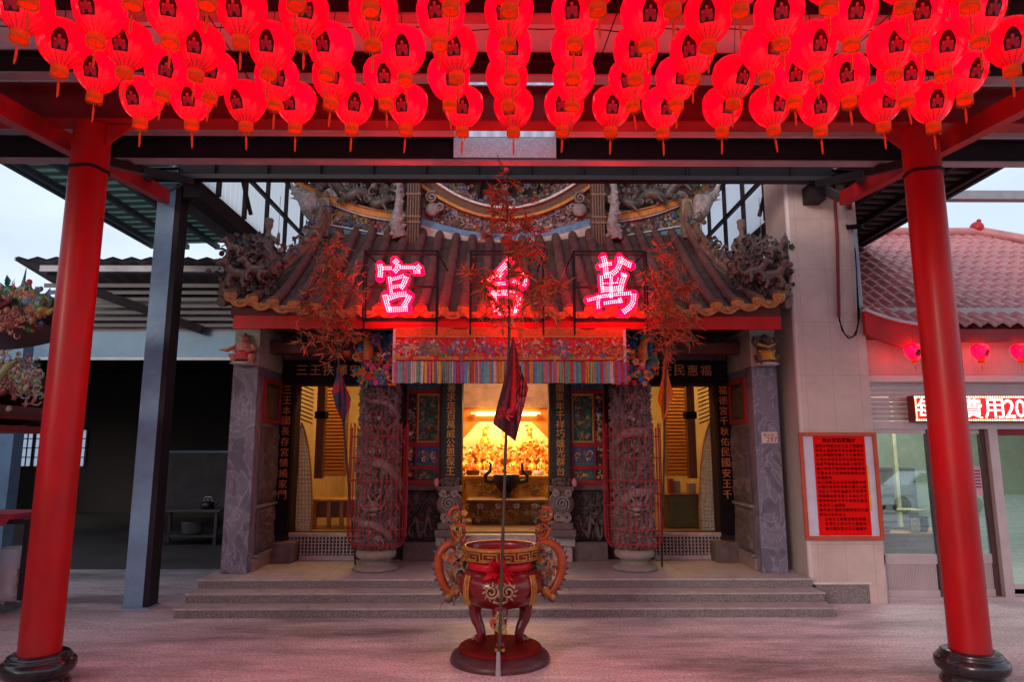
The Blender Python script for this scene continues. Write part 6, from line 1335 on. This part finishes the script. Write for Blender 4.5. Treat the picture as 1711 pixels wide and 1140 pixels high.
m = MB(); m.box(3.235, 4.0, 7.45, 8.06, .20, 5.4); m.build('shaft', M_ptile, Pq); m = MB(); m.lathe([(.035, .2), (.035, 5.4)], (3.235, 7.485, 0), 16, None, math.pi*.9, math.pi*1.6); m.build('corner_bead', mat('pale bead', (.60, .52, .50), .35, var=.05), Pq)
m = MB(); m.box(3.20, 3.235, 7.485, 8.06, .2, 5.4); m.build('side_tiles', mat('side tile', (.46, .38, .34), .4, var=.12), Pq)
m = MB(); m.box(3.26, 3.82, 7.452, 8.0, 0, .2); m.build('granite_plinth', M_granite, Pq, .004); m = MB(); m.box(3.82, 4.0, 7.445, 8.0, 0, .2); m.build('foot_tiles', M_ptile, Pq)
m = MB(); m.box(3.22, 3.84, 7.435, 7.45, .195, .215); m.build('plinth_trim', mat('plinth trim', (.6, .52, .5), .4), Pq)
# conduit pipes and cables on the pier
cd = thing('conduit_pipe', 'dark conduit and cable loop running down the tiled pier', 'pipe', (3.8, 7.4, 3))
m = MB(); m.tube([at(1392, 290, 7.42), at(1399, 400, 7.42), at(1402, 530, 7.42)], .018, 8); m.tube([at(1416, 290, 7.42), at(1420, 350, 7.42)], .025, 8); m.build('pipe', M_darkred, cd)
m = MB(); m.tube([at(1402, 530, 7.41), at(1407, 552, 7.40), at(1418, 566, 7.39), at(1430, 560, 7.39), at(1436, 530, 7.40), at(1428, 400, 7.41)], .008, 6); m.tube([at(1402, 535, 7.41), at(1412, 560, 7.4), at(1425, 564, 7.39), at(1434, 545, 7.40), at(1430, 420, 7.41)], .006, 6); m.build('cable', M_black, cd)
m = MB(); m.tube([at(1424, 380, 7.40), at(1432, 420, 7.40), at(1437, 515, 7.40)], .014, 8); m.build('grey_pipe', M_greysteel, cd)
cc = thing('security_camera', 'small dark security camera fixed high on the tiled pier', 'camera', at(1420, 378, 7.4)); m = MB(); a = at(1416, 380, 7.38); m.tube([a, a + Vector((.10, -.14, -.03))], .028, 10); m.build('body', M_black, cc); m = MB(); m.tube([a, a + Vector((.03, .07, .05))], .012, 8); m.build('bracket', M_darksteel, cc)
# poster frame
po = thing('poster_board', 'red framed notice with rows of black writing on red paper on the pier', 'poster', (3.58, 7.43, 1.2))
a, b = at(1335, 723, 7.42), at(1475, 903, 7.42); X0, X1, Z0, Z1 = 3.165, 4.005, b.z, a.z
m = MB(); w = .04; m.box(X0, X1, 7.405, 7.435, Z1 - w, Z1); m.box(X0, X1, 7.405, 7.435, Z0, Z0 + w); m.box(X0, X0 + w, 7.405, 7.435, Z0 + w, Z1 - w); m.box(X1 - w, X1, 7.405, 7.435, Z0 + w, Z1 - w); m.build('frame', mat('orange red frame', (.45, .07, .035), .4, var=.15), po, .003)
m = MB(); m.box(X0 + w, X1 - w, 7.428, 7.434, Z0 + w, Z1 - w); m.build('backing', mat('white backing', (.55, .50, .60), .5, var=.1), po)
rx0, rx1 = X0 + .155, X1 - .125; m = MB(); m.box(rx0, rx1, 7.423, 7.427, Z0 + .045, Z1 - .042); rp = m.build('red_paper', mat('red paper', (.72, .006, .006), .8, spec=.05, var=.12, scale=4), po)
m = MB(); m.box(rx1 + .001, rx1 + .02, 7.424, 7.427, Z0 + .3, Z1 - .35); m.build('yellow_edge', mat('yellow edge', (.6, .38, .05), .5), po)
m = MB(); random.seed(280); chars = list('宮台萬沿革本神威靈顯民國年信士善男女建廟香火平安福德王公聖母地方委員會公告敬啟')
[put_text(m, '萬台宮沿革簡介', (rx0 + .12 + dx_, 7.422 - dx_*.1, Z1 - .085), (1, 0, 0), (0, 0, 1), .045, (.052, 0, 0)) for dx_ in (0, .003, .006)]; nr = 19
for r_ in range(nr):
    zz_ = Z1 - .145 - r_*(Z1 - Z0 - .215)/nr; nch = 13 if r_ not in (7, 13, 15) else random.randint(4, 8); off = .05 if r_ >= 16 else 0
    tx_ = ''.join(random.choice(chars) for _ in range(nch - (2 if off else 0)))
    for dx_, dz_ in ((0, 0), (.0015, .0)): put_text(m, tx_, (rx0 + .035 + off + dx_, 7.422 - dx_*.1 - dz_*.2, zz_ + dz_), (1, 0, 0), (0, 0, 1), .035, (.0405, 0, 0))
m.build('writing', mat('black ink', (.03, .002, .002), .9, spec=0), rp)
hn = thing('house_number_plate', 'small white house number plate on the right wing wall', 'plate', at(1286, 731, 7.66)); a, b = at(1272, 722, 7.655), at(1300, 741, 7.655)
m = MB(); m.box(a.x, b.x, 7.655, 7.665, b.z, a.z); pl = m.build('plate', mat('enamel plate', (.55, .46, .42), .4, var=.1), hn, .003); m = MB(); put_text(m, '萬台路', (a.x + .04, 7.653, a.z - .035), (1, 0, 0), (0, 0, 1), .032, (.042, 0, 0)); put_text(m, '297', (a.x + .07, 7.653, b.z + .04), (1, 0, 0), (0, 0, 1), .055, (.042, 0, 0)); m.build('digits', mat('red ink', (.3, .02, .02), .5), pl)

# ------------------------------------------------------------------ office at right
M_alu = mat('rosy aluminium', (.52, .40, .40), .4, .25, var=.1, scale=4)
M_dalu = mat('dark aluminium', (.10, .05, .055), .4, .3, var=.15)
OF = thing('office_building', 'low office with sliding glass doors and pink tiled roof at right', 'building', (5.6, 7.7, 0)); YO = 7.62
zl0, zl1, zd = az(640, 7.6, 1600), az(560, 7.6, 1600), az(722, 7.6, 1600)
m = MB(); m.box(4.0, 9.0, YO + .02, YO + .14, az(640, YO, 1600), 3.2); m.build('front_wall', M_ptile, OF)
m = MB(); m.box(3.98, 9.0, YO - .08, YO + .02, az(640, YO, 1600), az(629, YO, 1600)); m.build('ledge', M_alu, OF, .006)
m = MB(); m.box(4.05, 9.0, YO - .06, YO - .02, az(636, YO, 1600) - .015, az(636, YO, 1600)); m.build('awning_track', M_darkred, OF)
m = MB(); zt4, zb4 = az(641, YO, 1600), az(704, YO, 1600); n = 8
for k in range(n): m.box(4.06, 9.0, YO + .0, YO + .015, zb4 + (zt4 - zb4)*k/n + .004, zb4 + (zt4 - zb4)*(k + 1)/n)
m.build('shutter_box', mat('ribbed shutter', (.46, .34, .345), .35, .3, var=.12, scale=4), OF)
zd1 = az(704, YO, 1600); zd0 = .02
m = MB(); m.box(4.06, 9.0, YO - .02, YO + .08, zd1 - .09, zd1 - .002); m.box(4.06, 9.0, YO - .02, YO + .08, 0, .03); m.build('door_head', M_alu, OF)
G_ = bpy.data.materials.new('office window glass'); G_.use_nodes = True; t_ = G_.node_tree; o_ = t_.nodes['Material Output']; gl = t_.nodes.new('ShaderNodeBsdfGlossy'); gl.inputs['Roughness'].default_value = .02; gl.inputs[0].default_value = (.9, 1, 1, 1); tr = t_.nodes.new('ShaderNodeBsdfTransparent'); tr.inputs[0].default_value = (.82, .90, .87, 1); mxs = t_.nodes.new('ShaderNodeMixShader'); mxs.inputs[0].default_value = .17; t_.links.new(tr.outputs[0], mxs.inputs[1]); t_.links.new(gl.outputs[0], mxs.inputs[2]); t_.links.new(mxs.outputs[0], o_.inputs[0])
def leaf_door(x0, x1, y, label, dark_right, low=.42):
    o = bpy.data.objects.new('sliding_door', None); COL.objects.link(o); o.parent = OF; o.location = Vector((x0, y, .03)) - OF.location; o['label'] = label
    zt5 = zd1 - .09
    m = MB(); m.box(x0, x1, y, y + .04, .03, .10); m.box(x0, x1, y, y + .04, low - .05, low + .05); m.box(x0, x1, y, y + .04, zt5 - .05, zt5); m.box(x0, x0 + .035, y, y + .04, .1, zt5 - .05); m.build('door_frame', M_alu, o)
    m = MB(); m.box(x1 - .06, x1, y - .004, y + .044, .03, zt5); m.build('dark_stile', M_dalu if dark_right else M_alu, o)
    m = MB(); n = int((x1 - x0 - .09)/.018)
    for k in range(n): m.box(x0 + .035 + k*.018, x0 + .035 + k*.018 + .013, y + .01, y + .03, .1, low - .05)
    m.box(x0 + .035, x1 - .06, y + .03, y + .034, .1, low - .05); m.build('ribbed_panel', M_alu, o)
    ya_, yb_ = y + .006, y + .032; m = MB(); xa_, xb_ = x0 + .035, x1 - .06; za_, zb_ = low + .05, zt5 - .05; m.add([(xa_, ya_, za_), (xb_, ya_, za_), (xb_, yb_, zb_), (xa_, yb_, zb_), (xa_, ya_ + .004, za_), (xb_, ya_ + .004, za_), (xb_, yb_ + .004, zb_), (xa_, yb_ + .004, zb_)], [(0, 1, 2, 3), (7, 6, 5, 4), (0, 4, 5, 1), (3, 2, 6, 7), (0, 3, 7, 4), (1, 5, 6, 2)], None, False); m.build('glass', G_, o)
leaf_door(4.07, 4.73, YO, 'left fixed glass leaf beside the poster', True)
leaf_door(4.71, 5.36, YO + .045, 'middle glass leaf with a pink paper notice', True)
m = MB(); m.box(5.36, 5.46, YO - .02, YO + .1, .03, zd1 - .09); m.build('door_post', M_alu, OF)
leaf_door(5.47, 6.3, YO + .05, 'right glass door by the picture edge', False, .10)
leaf_door(6.31, 7.2, YO, 'outer glass leaf', True)
m = MB(); m.box(5.47, 7.2, YO - .005, YO + .05, zd1 - .16, zd1 - .092); m.build('door_closer', M_darkred, OF)
# office room
m = MB(); m.box(4.0, 9.0, 11.3, 11.4, 0, 3.1); m.box(8.9, 9.0, 7.76, 11.3, 0, 3.1); m.box(4.0, 4.06, 7.76, 11.3, 0, 3.1); m.build('room_wall', mat('pale green room wall', (.40, .46, .38), .7, var=.1), OF)
m = MB(); m.box(4.0, 9.0, 7.62, 11.4, 3.1, 3.2); m.build('room_ceiling', M_white, OF); m = MB(); m.box(4.06, 8.9, 7.66, 11.3, 0, .02); m.build('room_floor', mat('room floor', (.42, .44, .42), .3, var=.1), OF)
m = MB(); m.box(5.0, 7.2, 9.3, 9.36, 3.04, 3.09); m.build('room_lamp', mat('lit room lamp', (.9, .9, .9), .5, emit=(1, .95, .85), es=4), OF)
lamp('office_lamp_light', (5.6, 9.3, 3.0), 65, (1, .95, .85), 1.4)
m = MB()
for xx in (4.62, 4.98, 5.35, 5.75): m.box(xx, xx + .05, 10.2, 10.26, .02, 2.4)
m.box(4.62, 5.8, 10.2, 10.26, 2.36, 2.42); m.build('inner_partition', mat('cream partition frame', (.55, .5, .36), .5), OF)
cb = thing('office_counter', 'cluttered counter behind the left glass leaf', 'counter', (4.6, 8.1, 0)); m = MB(); m.box(4.1, 5.2, 7.9, 8.5, .62, .66); m.build('counter_top', M_wood, cb); m = MB(); m.box(4.12, 5.18, 7.95, 8.45, .02, .62); m.build('cabinet_body', mat('counter front', (.30, .18, .14), .5, var=.2), cb); m = MB(); m.box(4.1, 5.0, 8.3, 8.6, .86, .88); m.box(4.12, 4.15, 8.3, 8.6, .66, .86); m.build('raised_shelf', mat('cream shelf', (.5, .45, .3), .5), cb)
random.seed(290)
def vessel(nm_, label, c, r, h, col, cat_):
    o = thing(nm_, label, cat_, c); m = MB(); m.lathe([(.001, 0), (r*.8, .002), (r, h*.3), (r*.95, h*.9), (r, h), (r*.85, h), (r*.8, h*.3), (.001, h*.2)], c, 18); m.build('body', mat(nm_, col, .35, var=.15), o); m = MB(); m.lathe([(r*1.02, h*.98), (r*1.06, h*1.01), (r*.9, h*1.02)], c, 18); m.build('rim', mat(nm_ + ' rim', tuple(.7*x for x in col), .4), o)
vessel('green_basin', 'green plastic basin on the cream shelf behind the glass', Vector((4.42, 8.42, .88)), .13, .07, (.12, .45, .12), 'basin'); vessel('dark_bowl', 'black bowl on the cream shelf beside the green basin', Vector((4.62, 8.40, .88)), .09, .06, (.03, .03, .03), 'bowl'); vessel('rice_cooker', 'dark round pot on the counter behind the glass', Vector((4.82, 8.15, .66)), .10, .16, (.05, .04, .05), 'pot'); vessel('white_jug', 'white jug on the counter near the dark pot', Vector((4.70, 8.02, .66)), .05, .15, (.55, .55, .5), 'jug'); vessel('small_cup', 'little brown cup on the counter by the poster', Vector((4.35, 8.02, .66)), .05, .07, (.3, .2, .12), 'cup'); vessel('black_kettle', 'black pot at the left end of the counter', Vector((4.22, 8.1, .66)), .07, .10, (.04, .04, .05), 'pot')
rp2 = MB(); rp2.box(4.95, 5.12, 10.17, 10.195, 1.25, 1.6); tag(rp2.build('wall_notice', mat('rosy notice', (.5, .12, .14), .6, var=.2)), 'small rosy notice on the cream partition inside the office', 'notice')
fc = thing('filing_cabinet', 'dark filing cabinet against the office back wall', 'cabinet', (5.9, 11.0, .02)); m = MB(); m.box(5.55, 6.4, 10.8, 11.28, .02, 1.3); m.build('body', mat('cabinet grey', (.12, .13, .14), .5, var=.2), fc, .01); m = MB()
for k in range(3): m.box(5.6, 6.35, 10.785, 10.8, .1 + .4*k, .44 + .4*k)
m.build('drawer_front', mat('drawer grey', (.17, .18, .19), .45), fc)
yb2 = MB(); yb2.box(4.22, 4.50, 11.26, 11.295, 1.2, 1.75); yb2.box(4.21, 4.51, 11.255, 11.26, 1.74, 1.77); tag(yb2.build('wall_calendar', mat('yellow calendar', (.55, .40, .03), .5, var=.2)), 'yellow calendar on the back wall of the office', 'calendar')
pn = thing('paper_notice', 'pink paper notice with dark lines taped inside the middle glass leaf', 'notice', (5.05, 7.68, 1.2)); a, b = at(1620, 780, 7.655), at(1643, 829, 7.655); m = MB(); m.box(a.x, b.x, 7.655, 7.658, b.z, a.z); m.build('paper', mat('pink paper', (.62, .30, .36), .6), pn); m = MB()
for k in range(6): m.box(a.x + .015, b.x - .012, 7.652, 7.655, a.z - .055 - k*.035, a.z - .04 - k*.035)
m.build('text_line', mat('dark print', (.12, .04, .08), .6), pn)
# running letter sign
LS = thing('led_sign_board', 'long running letter sign with rainbow lit border over the office doors', 'sign', (5.5, 7.5, 2)); a, b = at(1526, 661, 7.47), at(1526, 705, 7.47); x0, x1 = a.x, 6.6
m = MB(); m.box(x0, x1, 7.47, 7.60, b.z, a.z); m.build('housing', M_darkred, LS, .006); m = MB(); m.box(x0 + .03, x1 - .03, 7.462, 7.469, b.z + .03, a.z - .03); m.build('screen', mat('red lit screen', (.1, .005, .005), .4, emit=(1, .015, .02), es=.55), LS)
def ledm(n_, c, s_=3): return mat(n_, (.5, .5, .5), .4, emit=c, es=s_)
m = MB(); 
for ch_, px_, sz_ in (('每', 1549, .22), ('月', 1587, .21), ('費', 1625, .22), ('用', 1661, .21), ('2', 1687, .20), ('0', 1705, .20), ('0', 1723, .20), ('元', 1752, .21)): put_text(m, ch_, (ax(px_, 683, 7.459), 7.459, (a.z + b.z)/2), (1, 0, 0), (0, 0, 1), sz_, (0, 0, 0), .9 if ch_ in '20' else 1, 1); m.build('lit_text', ledm('lit white pink text', (1, .55, .55), 1.6), LS)
cols = [('lit cream', (1, .85, .5)), ('lit green', (.25, 1, .35)), ('lit cyan', (.4, .95, 1)), ('lit amber', (1, .6, .2))]; Ms = [ledm(n_, c, 1.5) for n_, c in cols]; bm = [MB() for _ in cols]; random.seed(300)
x = x0 + .01; k = 0
while x < x1 - .02:
    for z_ in (a.z - .018, b.z + .018): q_ = random.choice((0, 0, 0, 1, 2, 3)); bm[q_].ball((x, 7.462, z_), (.011, .006, .011), 6, 4)
    x += .026
z_ = b.z + .04
while z_ < a.z - .03: bm[random.choice((0, 0, 3, 1))].ball((x0 + .014, 7.462, z_), (.011, .006, .011), 6, 4); z_ += .026
for q_, mm in enumerate(bm): mm.build('border_lights', Ms[q_], LS)
# office roof
M_rtile = mat('pink glazed roof tile', (.54, .20, .20), .35, var=.15, scale=8, dirt=.15); M_redtile = mat('red tile end', (.42, .02, .025), .35, var=.2)
RF = thing('office_roof', 'pink tiled hip roof of the office with red eave and ball finial', 'roof', (6.0, 8.5, 2.9)); ex0, ez = 3.98, az(543, 7.4, 1640)
y0, z0_ = 7.4, ez; y1, z1_ = 10.2, az(393, 10.2, 1600); xr = ax(1640, 393, 10.2)
def lift(x, v): return .17 * max(0, (4.75 - x)/.78)**2 * (1 - v)
m = MB()
def rt(x, v, d=0):
    return Vector((x, y0 + (y1 - y0)*v, z0_ + (z1_ - z0_)*v + lift(x, v) + d))
xe_ = 11.0
nu, nv = 120, 26
vs = []; n_t = 40
tm = MB()
ncol = 42; cw = .165
for c_i in range(ncol):
    xa = ex0 + c_i*cw; vmax = 1 if xa + cw/2 < xr else max(0, 1 - (xa + cw/2 - xr)/3.1)
    if vmax <= .05: continue
    rows = max(2, int(15*vmax)); 
    for r_ in range(rows):
        va, vb = r_/15, (r_ + 1.12)/15
        if vb > vmax + .08: break
        P = []
        for v_, dd in ((va, .028), (vb, .0)):
            for i in range(7):
                t = i/6; h = .026*math.cos((t - .30)*2*math.pi) if t < .8 else .026*math.cos(.5*2*math.pi + (t - .8)*5*math.pi*.62); P.append(rt(xa + cw*t, v_, dd + h))
        tm.add(P, [(i, i+1, 8 + i, 7 + i) for i in range(6)], None, True); tm.add([P[i] for i in range(7)] + [P[i] - Vector((0, -.004, .03)) for i in range(7)], [(i, 7 + i, 8 + i, i + 1) for i in range(6)], None, False)
tm.build('tile_field', M_rtile, RF)
m = MB(); m.add([Vector((ex0, y0, z0_ - .06)), Vector((xe_, y0, z0_ - .06)), Vector((xr, y1, z1_ - .06)), Vector((ex0, y1, z1_ - .06))], [(0, 1, 2, 3)], None, False); m.build('roof_deck', M_darkred, RF)
m = MB(); m.tube([rt(ex0, 1, .05), rt(xr, 1, .05)], .07, 10); m.tube([rt(xr, 1, .05), Vector((xr + 1.6, y0 + (y1 - y0)*.5, z0_ + (z1_ - z0_)*.5 + .07)), Vector((xr + 3.1, y0, z0_ + .05))], .08, 10); m.build('ridge_cap', M_rtile, RF)
m = MB(); fb_ = rt(xr - .06, 1, .12); m.ball(fb_, .10, 14, 10); m.ball(fb_ + Vector((.02, -.03, .1)), .035, 8, 6); m.build('ball_finial', M_redtile, RF)
m = MB()
for c_i in range(12, ncol):
    xa = ex0 + c_i*cw + .05; p_ = rt(xa, 0, -.01); m.tube([p_ + Vector((0, .02, 0)), p_ + Vector((0, -.025, 0))], .055, 12)
m.build('eave_tile', M_redtile, RF)
m = MB(); n = 16; za, zb5 = [], []
for i in range(n + 1): x = ex0 - .02 + (4.72 - ex0)*i/n; za.append((x, rt(x, 0).z - .03)); zb5.append((x, rt(x, 0).z - .03 - .255 - .03*i/n))
m.strip(za, zb5, 7.36, 7.42); m.build('corner_fascia', M_redsteel, RF)
m = MB(); m.strip([(x, z + .03) for x, z in za], [(x, z) for x, z in za], 7.33, 7.42); m.build('eave_flashing', mat('pale flashing', (.55, .52, .58), .35, var=.1), RF)
m = MB(); m.box(4.72, 11, 7.34, 7.44, az(572, 7.4, 1640), az(552, 7.4, 1640)); m.build('gutter', M_darkred, RF); m = MB(); m.box(4.0, 11, 7.44, 7.64, az(572, 7.4, 1640) + .06, az(572, 7.4, 1640) + .08); m.build('eave_soffit', M_darkred, RF)
# three small lanterns under the office eave
LANT = 9; M_lant2 = lantern_mat(); M_lant2.name = 'bright red lantern gauze'
for i, (px, w_) in enumerate(((1527, 'small red lantern under the office eave, left of the right pillar'), (1638, 'small red lantern under the office eave, just right of the pillar'), (1705, 'small red lantern under the office eave at the picture edge'))):
    o = copy_tree(lroot); o.location = at(px, 588, 7.30)
    for k_ in kids(o):
        if k_.name.startswith('body'): k_.data = k_.data.copy(); k_.data.materials[0] = M_lant2; o.scale = (.72, .72, .72); o.rotation_euler = (0, 0, .3*i); o['label'] = w_; o['group'] = 'small lanterns under the office eave'
gb = thing('overhead_beam', 'grey horizontal steel beam crossing the sky behind the right pillar', 'beam', (7, 8, 4.7)); m = MB(); a = az(318, 8, 1650); m.box(5.3, 11, 8.0, 8.12, a - .11, a); m.build('web', mat('grey galvanised beam', (.30, .27, .29), .4, .3, var=.15), gb); m = MB()
for x in (5.3, 10.8): m.box(x, x + .12, 8.12, 8.24, 0, a)
m.build('post', M_greysteel, gb)
# parked white car and street front behind the viewer, mirrored in the office glass
M_car = mat('white car paint', (.75, .75, .76), .25, var=.03, coat=.6)
cr = thing('parked_car', 'white parked car mirrored in the left office glass leaf', 'car', (15.2, -10, 0)); cx, cy = 15.2, -10
m = MB()
sec = [(-2.1, .35, .75), (-1.9, .3, .95), (-1.0, .28, 1.05), (-.5, .28, 1.5), (.7, .28, 1.55), (1.5, .3, 1.1), (2.05, .35, .95), (2.15, .4, .7)]
for i in range(len(sec) - 1):
    (xa, za_, zb6), (xb_, zc_, zd_) = sec[i], sec[i+1]
    for yy0, yy1, k in ((-.85, .85, 1),): m.add([(cx + xa, cy + yy0, za_), (cx + xb_, cy + yy0, zc_), (cx + xb_, cy + yy1, zc_), (cx + xa, cy + yy1, za_), (cx + xa, cy + yy0*(.8 if zb6 > 1.2 else 1), zb6), (cx + xb_, cy + yy0*(.8 if zd_ > 1.2 else 1), zd_), (cx + xb_, cy + yy1*(.8 if zd_ > 1.2 else 1), zd_), (cx + xa, cy + yy1*(.8 if zb6 > 1.2 else 1), zb6)], [(0, 3, 2, 1), (4, 5, 6, 7), (0, 1, 5, 4), (2, 3, 7, 6)] + ([(0, 4, 7, 3)] if i == 0 else []) + ([(1, 2, 6, 5)] if i == len(sec) - 2 else []), None, False)
m.build('body', M_car, cr, .04)
for x in (-1.3, 1.3):
    for y in (-.86, .72):
        m = MB(); m.add((q_ := MB().lathe([(.001, 0), (.2, .0), (.31, .02), (.33, .07), (.31, .13), (.2, .15), (.001, .15)], (0, 0, 0), 24)).v, q_.f, Matrix.Translation((cx + x, cy + y + .15, .33)) @ Matrix.Rotation(R(90), 4, 'X'), True); m.build('wheel', M_blackstone, cr)
m = MB()
for sy in (-.80, .80): m.add([(cx - .85, cy + sy*1.04, 1.1), (cx - .45, cy + sy*.87, 1.42), (cx + .65, cy + sy*.87, 1.46), (cx + 1.25, cy + sy*1.04, 1.12)], [(0, 1, 2, 3)], None, False)
m.build('side_window', M_blackstone, cr)
nbr = thing('shading_house', 'unseen grey house added left of the forecourt to shade the shed', 'building', (-11, 2, 0)); m = MB(); m.box(-12.5, -10, -9, 9.0, 0, 3.9); m.build('wall', mat('shading house wall', (.25, .24, .25), .7, var=.2, scale=1), nbr); m = MB(); m.box(-12.8, -9.8, -9.2, 9.2, 3.9, 4.1); m.build('roof', M_corrg, nbr)  # out of view, added to block sky light coming from the left
bk = thing('street_building', 'pale shop row across the forecourt behind the viewer', 'building', (0, -26, 0)); m = MB(); m.box(-40, 45, -27, -26, 0, 5); m.build('wall', mat('shop row wall', (.10, .085, .085), .7, var=.2, scale=1), bk); m = MB()
for k in range(14): m.box(-38 + k*6, -34 + k*6, -26, -25.95, .2, 3)
m.build('shutter', mat('shop shutter', (.16, .10, .10), .5), bk)
